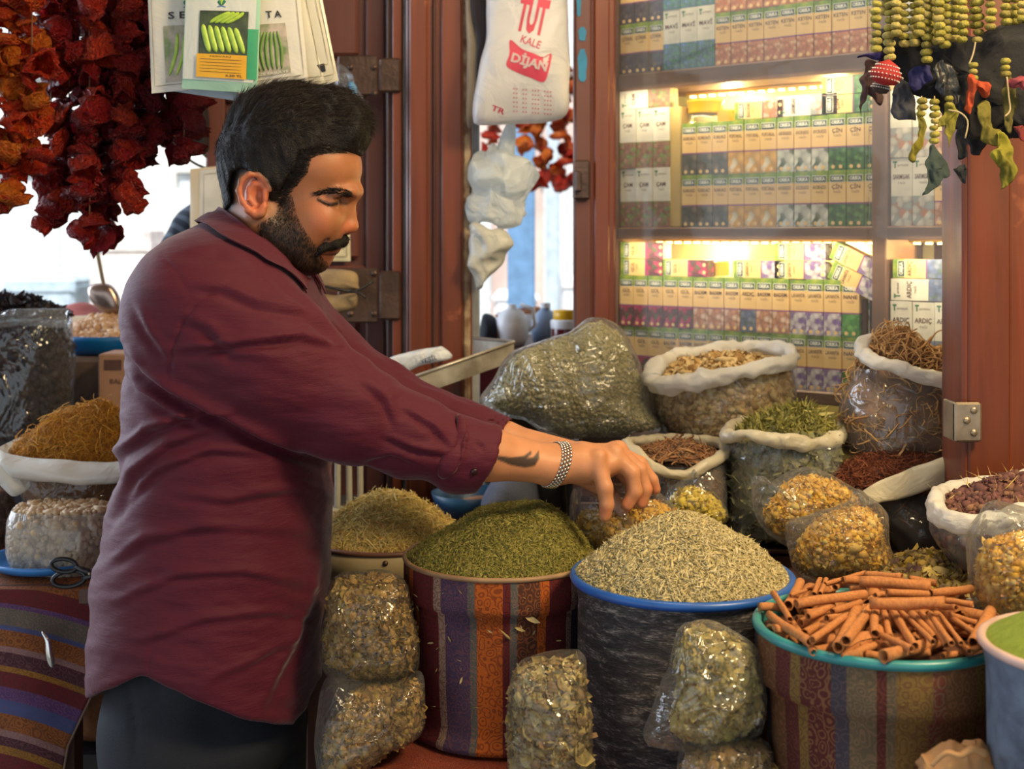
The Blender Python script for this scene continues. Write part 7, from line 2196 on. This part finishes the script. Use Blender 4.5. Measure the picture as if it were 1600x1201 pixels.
pm_d = pep_mat('pepper_maroon', lin((90, 10, 28)), lin((134, 20, 38)), lin((170, 40, 44)))
PM = {}
for nm, m_ in (('o', pm_o), ('r', pm_r), ('d', pm_d)): PM[nm] = [pepper_mesh(i, m_) for i in range(1, 7)]
twine = mat('twine', lin((120, 84, 60)), .9)
def garland(label, px, bottom, d, kind, top=-40, step=17, size=.040, group=None, dx=0, dense=1):
    t = thing('pepper_garland', label, 'garland', P(px, bottom, d))
    a = [P(px + dx * (y - bottom) / 300, y, d) for y in np.linspace(top - 10, bottom - 8, 12)]
    v, f = tube_np(np.array(a), .0012, 5); vf_obj('string', v, f, twine, t)
    y = bottom
    i = 0
    while y > top:
        for s in range(dense):
            o = bpy.data.objects.new('dried_pepper', PM[kind][rng.integers(0, 6)]); COL.objects.link(o)
            sz = size * rng.uniform(.68, 1.15)
            an = rng.uniform(0, 2 * PI)
            p = P(px + rng.uniform(-9, 9) + 10 * math.cos(an) + dx * (y - bottom) / 300, y + rng.uniform(-8, 8), d + rng.uniform(-.02, .02) + .012 * math.sin(an))
            R = Matrix.Rotation(rng.uniform(0, 2 * PI), 4, 'Z') @ Matrix.Rotation(PI + rng.normal(0, 1.3), 4, 'X') @ Matrix.Rotation(rng.normal(0, .5), 4, 'Y')
            M = Matrix.Translation(tuple(p)) @ R @ Matrix.Scale(sz, 4)
            o.parent = t; o.matrix_parent_inverse = parent_inv(t); o.matrix_basis = M
            o['kind_note'] = 1; del o['kind_note']
        y -= step * rng.uniform(.8, 1.15); i += 1
G = [(-22, 330, 2.02, 'o'), (14, 318, 2.04, 'o'), (50, 262, 2.03, 'o'), (80, 352, 2.10, 'r'), (108, 300, 2.12, 'd'), (140, 368, 2.07, 'r'), (168, 376, 2.12, 'd'), (196, 306, 2.08, 'r'), (214, 246, 2.14, 'd'), (238, 236, 2.10, 'd'), (262, 226, 2.14, 'd'), (288, 236, 2.11, 'd'),
     (32, 250, 2.20, 'o'), (95, 280, 2.24, 'r'), (150, 330, 2.24, 'd'), (185, 270, 2.22, 'd'), (225, 220, 2.24, 'd'), (275, 210, 2.24, 'd')]
GL = ['bright orange-red pepper string at the far left edge', 'bright orange-red pepper string second from the left edge', 'orange-red pepper string hanging short, third from the left', 'red pepper string ending low in pointed peppers, left of centre', 'maroon pepper string between two longer ones',
      'red pepper string hanging very low near the middle', 'maroon pepper string hanging lowest of all', 'red pepper string right of the lowest one', 'short maroon pepper string left of the seed packets', 'maroon pepper string partly behind the left seed packet edge',
      'maroon pepper string below the left seed packet', 'maroon pepper string nearest the door, below the packets', 'orange pepper string in the back layer at left', 'red pepper string in the back layer, left of centre', 'maroon pepper string in the back layer at the middle',
      'maroon pepper string in the back layer right of middle', 'maroon pepper string in the back layer by the packets', 'maroon pepper string in the back layer nearest the door']
for g, l in zip(G, GL): garland(l, g[0], g[1], g[2], g[3], group='strings of dried red peppers')
# distant bright ones in the window gap
garland('small orange-red pepper string at left of the window gap, beyond', 763, 232, 4.2, 'o', top=112, step=12, size=.05)
garland('orange-red pepper string beyond the gap, left of the lowest', 822, 224, 4.2, 'o', top=112, step=12, size=.05)
garland('orange-red pepper string beyond the gap, hanging lowest', 848, 286, 4.2, 'o', top=112, step=12, size=.05)
garland('orange-red pepper string beyond the gap, nearest window post', 884, 292, 4.2, 'o', top=112, step=12, size=.05)
q = MB(); q.box((P(740, 0, 4.2)[0], 4.18, 2.72), (P(940, 0, 4.2)[0], 4.24, 2.76)); 
v, f = tube_np(np.array([[-.75, 4.2, 0], [-.75, 4.2, 1.0], [-.75, 4.2, P(0, 121, 4.2)[2]], [-.74, 4.2, P(0, 120, 4.2)[2]], [0, 4.2, P(0, 120, 4.2)[2]], [.59, 4.2, P(0, 120, 4.2)[2]], [.6, 4.2, P(0, 121, 4.2)[2]], [.6, 4.2, 1.0], [.6, 4.2, 0]]), .012, 8); tag(vf_obj('hanging_rail', v, f, iron), 'iron stand holding the far pepper strings', 'rail')
v, f = tube_np(np.array([[-1.5, 2.12, 2.02], [-.3, 2.12, 2.02]]), .008, 8); tag(vf_obj('hanging_rail', v, f, iron), 'iron rail above the frame holding the near pepper strings', 'rail')

# seed packets
pk = plastic_white('packet_film', (.70, .67, .58), .12, .25, .35, 12)
pk_f = mat('packet_frame_line', lin((150, 140, 110)), .5)
photo_bg = mat('photo_dark_leaf', lin((70, 84, 50)), .4, col2=lin((44, 50, 36)), nscale=60)
photo_pk = mat('photo_pale', lin((196, 176, 166)), .4, col2=lin((110, 130, 80)), nscale=40)
bean = mat('bean_green', lin((178, 206, 76)), .4, col2=lin((150, 186, 60)), nscale=90)
mint = plastic_white('mint_plastic', (.40, .66, .50), .2, .25, .3, 12)
yel_l = mat('yellow_label', lin((236, 176, 30)), .5)
blackp = mat('black_print', lin((30, 30, 30)), .5)
def packet(name, label, quad, d, m_, th=.006, tilt=0):
    """quad: top-left, top-right, bottom-right, bottom-left in the picture"""
    t = thing(name, label, 'packet', P((quad[0][0] + quad[1][0]) / 2, quad[2][1], d))
    n = 14
    c = np.array([P(x, y, d) for x, y in quad])
    V, F = [], []
    for s in (0, 1):
        for j in range(n + 1):
            for i in range(n + 1):
                u, v_ = i / n, j / n
                p = (c[0] * (1 - u) + c[1] * u) * (1 - v_) + (c[3] * (1 - u) + c[2] * u) * v_
                b = (math.sin(u * PI) * math.sin(v_ * PI)) ** .5 * th
                V.append(p + np.array([0, -b if s == 0 else b * .6 + .0005, 0]))
    N = (n + 1) ** 2
    for j in range(n):
        for i in range(n):
            a = j * (n + 1) + i; q = (a, a + n + 1, a + n + 2, a + 1)
            F.append(q); F.append(tuple(N + k for k in q[::-1]))
    V = np.array(V); V[:, 1] += .0012 * noise(V, 40, 3, 2)
    vf_obj('packet_body', V, F, m_, t)
    def pt(u, v_, off=.0012):
        p = (c[0] * (1 - u) + c[1] * u) * (1 - v_) + (c[3] * (1 - u) + c[2] * u) * v_
        b = (max(0, math.sin(u * PI)) * max(0, math.sin(v_ * PI))) ** .5 * th
        return p + np.array([0, -b - off, 0])
    def patch(u0, v0, u1, v1, m2, nm, off=.0012, k=8):
        Vp, Fp = [], []
        for j in range(k + 1):
            for i in range(k + 1): Vp.append(pt(u0 + (u1 - u0) * i / k, v0 + (v1 - v0) * j / k, off))
        for j in range(k):
            for i in range(k): a = j * (k + 1) + i; Fp.append((a, a + k + 1, a + k + 2, a + 1))
        return vf_obj(nm, Vp, Fp, m2, t)
    def line(path, w, m2, nm, off=.002, par=None):
        pts = catmull([pt(u, v_, off) for u, v_ in path], 9)
        v, f = tube_np(pts, w * np.array([.3, .8, 1, 1, 1, 1, 1, .8, .3]), 6)
        cc = np.repeat(pts, 6, axis=0); dv = v - cc; v = cc + dv * np.array([1, .15, 1])
        return vf_obj(nm, v, f, m2, par or t)
    def word(s, u, v_, w, h, m2, nm='lettering', bold=.0, off=.002):
        vv, ff = text_vf(s, 1.0, bold)
        wd = vv[:, 0].max() - vv[:, 0].min(); hd = max(.3, vv[:, 1].max() - vv[:, 1].min())
        return vf_obj(nm, [pt(u + a[0] / wd * w, v_ - a[1] / hd * h, off) for a in vv], ff, m2, t, smooth=False)
    def frame(u0, v0, u1, v1, w, m2):
        for (a, b) in (((u0, v0), (u1, v0)), ((u1, v0), (u1, v1)), ((u1, v1), (u0, v1)), ((u0, v1), (u0, v0))):
            line([a, ((a[0] + b[0]) / 2, (a[1] + b[1]) / 2), b], w, m2, 'frame_line', .0015)
    def logo(u, v_, off=.003):
        for (du, dv, m2) in ((-.05, -.01, inkg), (.0, -.035, bean), (.05, -.015, inkg)):
            line([(u, v_ + .02), (u + du * .6, v_ + dv * .3), (u + du, v_ + dv)], .0028, m2, 'leaf_logo')
        line([(u - .06, v_ + .035), (u, v_ + .028), (u + .06, v_ + .035)], .0012, mat('blue_ink', lin((90, 130, 180)), .5), 'leaf_logo')
    return t, pt, patch, line, word, frame, logo
hk = [(232, -60), (392, -60), (360, 140), (236, 148)]
t, pt, patch, line, word, frame, logo = packet('seed_packet', 'left white seed packet printed SE with green bean picture', [(229, -60), (330, -60), (336, 136), (237, 146)], 1.985, pk)
frame(.06, .02, .97, .95, .0006, pk_f); word('S E', .46, .425, .28, .055, blackp, bold=.02); patch(.24, .50, .98, .93, photo_pk, 'bean_picture')
for k in range(4): line([(.46 + .10 * k, .56 + .02 * k), (.42 + .12 * k, .72), (.30 + .12 * k, .88)], .0030, bean, 'green_bean')
logo(.62, .33)
t, pt, patch, line, word, frame, logo = packet('seed_packet', 'right white seed packet printed TA with bean picture, behind the mint one', [(335, -60), (464, -60), (482, 130), (372, 146)], 1.98, pk)
frame(.05, .02, .95, .93, .0006, pk_f); word('T A', .645, .43, .20, .055, blackp, bold=.02); patch(.18, .50, .78, .90, photo_pk, 'bean_picture')
for k in range(6): line([(.46 - .01 * k + .05 * k, .56), (.34 + .07 * k, .70), (.36 + .06 * k, .86)], .0026, mat('bean_mid', lin((110, 150, 60)), .4), 'green_bean')
word('TAZE FASULYE', .5, .885, .5, .02, white_c, bold=.02); logo(.36, .33)
t, pt, patch, line, word, frame, logo = packet('seed_packet', 'cream back-side packet tilted at the right with a small black square', [(440, -60), (492, -60), (529, 126), (484, 138)], 1.992, plastic_white('cream_packet', (.62, .58, .44), .1, .3, .2, 12))
frame(.05, .02, .92, .94, .0006, pk_f); frame(.2, .06, .8, .85, .0005, pk_f); patch(.30, .84, .66, .905, blackp, 'black_square')
t, pt, patch, line, word, frame, logo = packet('seed_packet', 'cream packet fanned just behind the TA packet', [(430, -60), (470, -60), (508, 130), (470, 136)], 1.989, plastic_white('cream_packet', (.62, .58, .44), .1, .3, .2, 12)); frame(.05, .02, .92, .94, .0006, pk_f)
t, pt, patch, line, word, frame, logo = packet('seed_packet', 'bluish clear packet edge showing under the mint packet', [(250, 40), (380, 40), (372, 158), (255, 140)], 1.996, plastic_white('blue_clear', (.5, .6, .68), .3, .2, .4, 12))
t, pt, patch, line, word, frame, logo = packet('seed_packet', 'front mint-edged seed packet with bean pods and a yellow label', [(292, -60), (410, -60), (402, 146), (284, 138)], 1.955, mint, th=.008)
patch(.015, .0, .95, .925, plastic_white('packet_silver', (.66, .68, .62), .12, .22, .35, 12), 'pale_panel', .0018)
patch(.76, .52, .99, .90, mat('green_flag', lin((60, 160, 110)), .4), 'green_flag', .0026)
patch(.22, .39, .86, .73, photo_bg, 'bean_picture', .0032)
for k in range(6): line([(.27 + .085 * k, .50 + .004 * k), (.31 + .088 * k, .60), (.37 + .09 * k, .71)], .0048, bean, 'green_bean', .0040)
for k in range(4): line([(.36 + .07 * k, .485), (.48 + .08 * k, .44), (.62 + .06 * k, .40)], .0032, bean, 'green_bean', .0046)
patch(.20, .725, .86, .905, yel_l, 'yellow_label', .0050)
for k in range(5): line([(.24, .765 + .024 * k), (.5, .765 + .024 * k), (.80, .765 + .024 * k)], .0004, ink, 'label_line', .0056)
word('PERVARİ', .52, .742, .28, .016, ink, off=.0058); word('6.50 TL', .70, .885, .22, .018, ink, bold=.02, off=.0058)
logo(.50, .325)
v, f = tube_np(np.array([[-.62, 1.97, CZ + 430 / FPX * 1.97], [-.22, 1.97, CZ + 430 / FPX * 1.97]]), .003, 8); tag(vf_obj('packet_wire', v, f, iron), 'thin wire above the frame carrying the seed packets', 'wire')
# paper cards behind the neck, cream card by the chin, tied pouch on the door
t, pt, patch, line, word, frame, logo = packet('card_packet', 'beige and white packets hanging behind the man\'s neck', [(297, 264), (352, 258), (352, 400), (297, 396)], 2.645, plastic_white('beige_card', (.62, .54, .40), .1, .5, .2, 12), th=.004)
patch(.28, .03, .98, .98, mat('white_card', lin((210, 212, 210)), .5), 'white_card'); frame(.40, .08, .94, .94, .0008, pk_f); word('5', .16, .84, .05, .03, blackp)
t, pt, patch, line, word, frame, logo = packet('card_packet', 'small cream card with a ruled border hanging beside the man\'s chin', [(505, 362), (547, 364), (548, 408), (512, 408)], 2.652, plastic_white('cream_card_p', (.70, .64, .42), .1, .5, .15, 12), th=.002)
frame(.1, .05, .84, .84, .0010, pk_f)
t = thing('tied_pouch', 'cream cloth pouch tied with a dark cord hanging on the door plate', 'pouch', P(530, 490, 2.5))
pc_ = mat('pouch_cloth', lin((160, 136, 100)), .9, col2=lin((130, 112, 86)), bump=.5)
V, F = inflate([(480, 425), (520, 420), (556, 424), (562, 445), (560, 452), (520, 456), (482, 450)], 2.50, .02, n=44, rings=8, nz=.003); vf_obj('upper_part', V, F, pc_, t)
V, F = inflate([(478, 455), (520, 462), (556, 458), (560, 475), (548, 486), (510, 490), (478, 480)], 2.50, .02, n=44, rings=8, nz=.003); vf_obj('lower_part', V, F, pc_, t)
a = catmull([P(470, 444, 2.47), P(500, 446, 2.468), P(530, 452, 2.465), P(555, 455, 2.468), P(582, 440, 2.475)], 16); v, f = tube_np(a, .0028, 7); vf_obj('cord', v, f, blackp, t)
a = catmull([P(545, 454, 2.466), P(562, 458, 2.46), P(572, 466, 2.462)], 8); v, f = tube_np(a, .0022, 7); vf_obj('cord', v, f, blackp, t)
t = thing('clear_pouch', 'crinkled clear pouch with a blue mark above the man\'s forehead', 'bag', P(545, 190, 2.2))
V, F = inflate([(500, 105), (525, 96), (548, 110), (560, 140), (575, 170), (572, 190), (540, 186), (512, 170), (500, 140)], 2.535, .03, n=60, rings=10, nz=.008, nf=30); vf_obj('film', V, F, film_mat('crisp_film', .16, (.8, .86, .92), .25, 1.0, 30), t)
V, F = inflate([(545, 128), (556, 134), (558, 152), (548, 150)], 2.503, .002, n=20, rings=4, nz=.001); vf_obj('blue_mark', V, F, mat('blue_ink2', lin((90, 150, 200)), .5), t)
t = thing('clear_pouch', 'crinkled clear pouch below the man\'s chin by the door plate', 'bag', P(485, 450, 2.3))
V, F = inflate([(462, 410), (490, 416), (508, 412), (500, 440), (492, 470), (470, 470), (460, 440)], 2.53, .02, n=60, rings=10, nz=.008, nf=30); vf_obj('film', V, F, film_mat('crisp_film'), t)
# dark striped fabric showing behind the shoulder, and cables
t = NT('navy_stripe'); w = t.n('TexWave', {'Vector': coords(t, 'Object', (1, 1, 1)), 'Scale': 18.0}, bands_direction='DIAGONAL')
b = t.n('BsdfPrincipled', {'Base Color': t.ramp(w.outputs[0], [(.4, lin((34, 42, 56))), (.8, lin((78, 88, 100)))]), 'Roughness': .9}); nst = t.surf(b.outputs[0])
V, F = inflate([(330, 316), (330, 430), (240, 430), (244, 400), (262, 360), (282, 328)], 2.76, .05, n=40, rings=8); tag(vf_obj('striped_fabric', V, F, nst), 'dark striped garment hanging behind the man\'s shoulder', 'fabric')
for (pts, lab) in (([(300, 150), (303, 220), (330, 252), (336, 262)], 'dark cable looping beside the door leaf, upper one'), ([(286, 232), (292, 246), (306, 256), (320, 262)], 'dark cable beside the door leaf, lower one')):
    v, f = tube_np(catmull([P(x, y, 2.655) for x, y in pts], 16), .0028, 7); tag(vf_obj('cable', v, f, blackp), lab, 'cable')
V, F = inflate([(296, 150), (322, 150), (324, 230), (310, 236), (298, 220), (300, 190)], 2.645, .02, n=40, rings=8); tag(vf_obj('dark_cloth', V, F, mat('black_cloth', (0, 0, 0))), 'dark cloth hanging between peppers and door leaf', 'cloth')

# ================================================================== hanging things at top right
bead_m = []
for i, cc in enumerate([(176, 166, 70), (160, 150, 56), (188, 172, 92), (150, 138, 60)]):
    bead_m.append(mat('dried_okra_%s' % 'abcd'[i], lin(cc), .6, col2=lin(tuple(int(v * .78) for v in cc)), nscale=3, bump=.6, bscale=8))
def bead_mesh(seed, m_):
    n = 12; prof = [(.12, -.42), (.42, -.36), (.56, -.12), (.56, .12), (.42, .36), (.12, .42)]
    v, f, _ = lathe_np(prof, (0, 0, 0), n)
    a = np.arctan2(v[:, 1], v[:, 0]); v[:, :2] *= (1 + .08 * np.cos(a * 5 + seed))[:, None]
    return pmesh('bead', v, f, [m_], True)
BM = [bead_mesh(i, m_) for i, m_ in enumerate(bead_m)]
thread = mat('thread', lin((190, 170, 130)), .9)
def beads(px, bottom, label, d=1.58, top=-25, w=.0125):
    t = thing('bead_string', label, 'garland', P(px, bottom, d))
    v, f = tube_np(np.array([P(px, top, d), P(px + 1, (top + bottom) / 2, d), P(px, bottom + 4, d)]), .0008, 5); vf_obj('string', v, f, thread, t)
    y = bottom
    while y > top:
        o = bpy.data.objects.new('bead', BM[rng.integers(0, 4)]); COL.objects.link(o)
        s = w * rng.uniform(.85, 1.1)
        M = Matrix.Translation(tuple(P(px + rng.uniform(-1.2, 1.2), y, d + rng.uniform(-.001, .001)))) @ Matrix.Rotation(rng.uniform(0, 6), 4, 'Z') @ Matrix.Rotation(rng.normal(0, .15), 4, 'X') @ Matrix.Diagonal((s, s, s * .82, 1))
        o.parent = t; o.matrix_parent_inverse = parent_inv(t); o.matrix_basis = M
        y -= w * .74 / d * FPX
BS = [(1369, 76), (1390, 90), (1382, 18), (1400, 52), (1413, 68), (1428, 67), (1436, 52), (1448, 93), (1455, 62), (1467, 64), (1478, 70), (1492, 60), (1504, 62), (1528, 62), (1521, 40), (1548, 42), (1572, 34), (1585, 34), (1598, 30)]
for i, (x, y) in enumerate(BS):
    lab = 'string of yellow-green dried beads, ' + ('first second third fourth fifth sixth seventh eighth ninth tenth eleventh twelfth thirteenth fourteenth fifteenth sixteenth seventeenth eighteenth nineteenth'.split()[sorted(b[0] for b in BS).index(x)]) + ' from the left'
    beads(x, y, lab, 1.58 + (i % 3) * .012)
for (x, y0, y1, lab) in ((1440, 150, 178, 'short olive bead string low in the dark charms'), (1460, 150, 220, 'longer olive bead string hanging lowest among the charms'), (1520, 100, 122, 'tiny bead string above the orange tassel'), (1571, 92, 116, 'tiny bead string above the pink cloth'), (1482, 150, 164, 'pair of beads beside the olive strings')):
    beads(x, y1, lab, 1.60, top=y0, w=.011)
v, f = tube_np(np.array([[.42, 1.60, CZ + 396 / FPX * 1.6], [.9, 1.60, CZ + 396 / FPX * 1.6]]), .004, 8); tag(vf_obj('hanging_rod', v, f, iron), 'thin rod above the frame carrying the bead strings', 'rod')
def clothpiece(name, label, outline, d, col, T=.006, cat='cloth', nzv=.006, rough=.9, seed=1, col2=None):
    V, F = inflate(outline, d, T * .7, n=84, rings=16, nz=nzv, nf=34, seed=seed, p=1.6)
    V = V + .0030 * np.stack([noise(V, 95, seed + 1, 2), 1.6 * noise(V * np.array([1, 1, .4]), 120, seed + 2, 2), noise(V, 95, seed + 3, 2)], 1)
    return tag(vf_obj(name, V, F, mat('charm_' + '_'.join(str(c) for c in col), lin(col), rough, col2=col2 and lin(col2), bump=.4)), label, cat)
DK = (26, 26, 30)
clothpiece('fabric_charm', 'long dark brown felt triangle hanging over the shelf', [(1356, 90), (1378, 100), (1376, 130), (1372, 165), (1352, 150), (1345, 172), (1345, 178), (1350, 130)], 1.625, (70, 46, 44))
clothpiece('fabric_charm', 'small violet cloth bow at the left of the charms', [(1338, 92), (1352, 84), (1368, 78), (1378, 86), (1374, 98), (1360, 97)], 1.60, (44, 34, 90))
clothpiece('fabric_charm', 'wide black cloth bundle behind the bead strings', [(1372, 40), (1420, 50), (1480, 56), (1540, 50), (1600, 20), (1660, 40), (1650, 150), (1600, 196), (1566, 190), (1536, 216), (1505, 205), (1470, 170), (1430, 146), (1392, 128), (1374, 92)], 1.64, DK, T=.014, seed=3)
clothpiece('fabric_charm', 'charcoal cloth flap hanging left below the bundle', [(1398, 140), (1412, 130), (1428, 140), (1430, 185), (1418, 187), (1402, 184), (1395, 170)], 1.625, (54, 56, 64), seed=4)
clothpiece('fabric_charm', 'deep blue cloth scrap in the middle of the charms', [(1422, 116), (1450, 102), (1462, 112), (1452, 130), (1432, 140)], 1.605, (34, 34, 84), seed=5)
clothpiece('fabric_charm', 'black shiny cloth fold at the centre of the charms', [(1458, 100), (1490, 104), (1500, 130), (1496, 160), (1474, 152), (1460, 132)], 1.61, (40, 42, 44), rough=.4, seed=6)
clothpiece('fabric_charm', 'long black cloth strip right of the olive bead strings', [(1498, 130), (1516, 128), (1514, 190), (1512, 238), (1504, 246), (1492, 242), (1500, 190)], 1.615, DK, seed=7)
clothpiece('fabric_charm', 'dark grey-green diamond cloth hanging lowest left', [(1460, 224), (1484, 266), (1470, 285), (1446, 306), (1442, 300), (1450, 250)], 1.61, (52, 66, 62), T=.005, seed=8)
clothpiece('fabric_charm', 'small black pointed cloth beside the grey-green diamond', [(1484, 262), (1500, 258), (1504, 284), (1490, 274)], 1.612, (40, 44, 46), seed=9)
clothpiece('fabric_charm', 'yellow-green ribbon hanging left of the olive strings', [(1428, 170), (1440, 180), (1446, 205), (1434, 248), (1424, 240), (1434, 210), (1432, 190)], 1.60, (134, 122, 30), T=.004, col2=(86, 82, 30), seed=10)
clothpiece('fabric_charm', 'yellow-green ribbon curling right of the olive strings', [(1468, 168), (1482, 164), (1496, 180), (1492, 215), (1488, 226), (1480, 190), (1466, 202), (1462, 188)], 1.60, (140, 132, 40), T=.004, col2=(100, 98, 36), seed=11)
clothpiece('fabric_charm', 'big yellow-green kite-shaped cloth hanging lowest right', [(1568, 206), (1586, 230), (1583, 275), (1564, 298), (1560, 262), (1550, 245), (1560, 228)], 1.59, (136, 130, 30), T=.005, col2=(92, 88, 24), seed=12)
clothpiece('fabric_charm', 'olive ribbon strip right of the orange tassel', [(1530, 160), (1546, 160), (1554, 200), (1556, 226), (1540, 220), (1532, 200)], 1.60, (112, 104, 36), T=.004, seed=13)
clothpiece('fabric_charm', 'olive cloth behind the thin white thread at right', [(1566, 130), (1584, 130), (1586, 176), (1576, 206), (1564, 180)], 1.605, (96, 90, 40), T=.004, seed=14)
clothpiece('fabric_charm', 'orange tassel hanging at the middle right', [(1513, 118), (1523, 112), (1530, 132), (1540, 142), (1536, 152), (1524, 144), (1518, 176), (1510, 168), (1510, 140)], 1.592, (176, 70, 34), T=.006, seed=15)
clothpiece('fabric_charm', 'pink woven cloth scrap at the far right edge', [(1572, 128), (1590, 124), (1612, 128), (1612, 152), (1592, 146), (1576, 138)], 1.59, (176, 70, 86), T=.005, col2=(120, 50, 60), seed=16)
clothpiece('fabric_charm', 'dark red cloth scrap at the lower right edge', [(1585, 200), (1600, 196), (1612, 210), (1606, 226), (1590, 216)], 1.60, (110, 34, 36), seed=17)
clothpiece('fabric_charm', 'black long cloth mass at right behind the ribbons', [(1545, 120), (1600, 110), (1630, 130), (1630, 210), (1590, 216), (1560, 206), (1548, 180), (1530, 240), (1516, 236), (1526, 170)], 1.66, DK, T=.012, seed=18)
# beaded red cones
def beaded(px, py, rx, ry, col, label, d=1.585, rows=4, rot=12):
    t = thing('beaded_charm', label, 'charm', P(px, py + ry, d))
    c = P(px, py, d)
    n = 20; prof = [(.05, ry), (.6 * rx, .62 * ry), (rx, -.2 * ry), (.7 * rx, -.8 * ry), (.05, -ry)]
    k = d / FPX
    v, f, _ = lathe_np([(a * k, b * k) for a, b in prof], (0, 0, 0), n); v[:, 1] *= .55
    R = np.array(Matrix.Rotation(math.radians(rot), 3, 'Y'))
    vf_obj('cloth_body', v @ R.T + c, f, mat('charm_red_%d' % col[0], lin(col), .8), t)
    bm, q = MB(), piece_lump(1, (1, 1, 1))
    V, F, b0 = [], [], 0
    pts = []
    for r_ in range(rows):
        z = (.45 - r_ * .33) * ry
        rad = np.interp(z, [-ry, -.8 * ry, -.2 * ry, .62 * ry, ry], [.05, .7 * rx, rx, .6 * rx, .05]) + .8
        for a in np.linspace(PI, 2 * PI, 14): pts.append((rad * k * math.cos(a), rad * k * math.sin(a) * .55, z * k))
    pts = np.array(pts) @ R.T + c
    Vb = (q[0][None] * .0011 + pts[:, None]).reshape(-1, 3); Fb = (q[1][None] + (np.arange(len(pts)) * 12)[:, None, None]).reshape(-1, 3)
    vf_obj('seed_beads', Vb, Fb, mat('white_bead', lin((220, 210, 200)), .3), t)['kind'] = 'stuff'
beaded(1385, 113, 26, 21, (150, 30, 30), 'red felt charm rimmed with white seed beads')
beaded(1377, 135, 15, 12, (60, 44, 40), 'small dark beaded charm under the red one', d=1.60, rows=3)
for (pts, lab) in (([(1524, 66), (1520, 85), (1514, 100)], 'thin cream thread above the orange tassel'), ([(1573, 120), (1576, 150), (1578, 172), (1570, 182)], 'thin cream thread right of the olive ribbon'), ([(1482, 172), (1500, 176), (1512, 190), (1508, 216)], 'fine green thread loop by the black strip')):
    v, f = tube_np(catmull([P(x, y, 1.585) for x, y in pts], 12), .0011, 5); tag(vf_obj('thread', v, f, thread), lab, 'thread')
# yellow carton seen between root bag and bracket
q = MB(); a = P(1482, 700, 2.10); b = P(1506, 630, 2.10); q.box((a[0], 2.13, a[2]), (b[0] + .02, 2.15, b[2])); tag(q.build('yellow_box', yl), 'yellow carton sliver between the root bag and the post', 'carton')
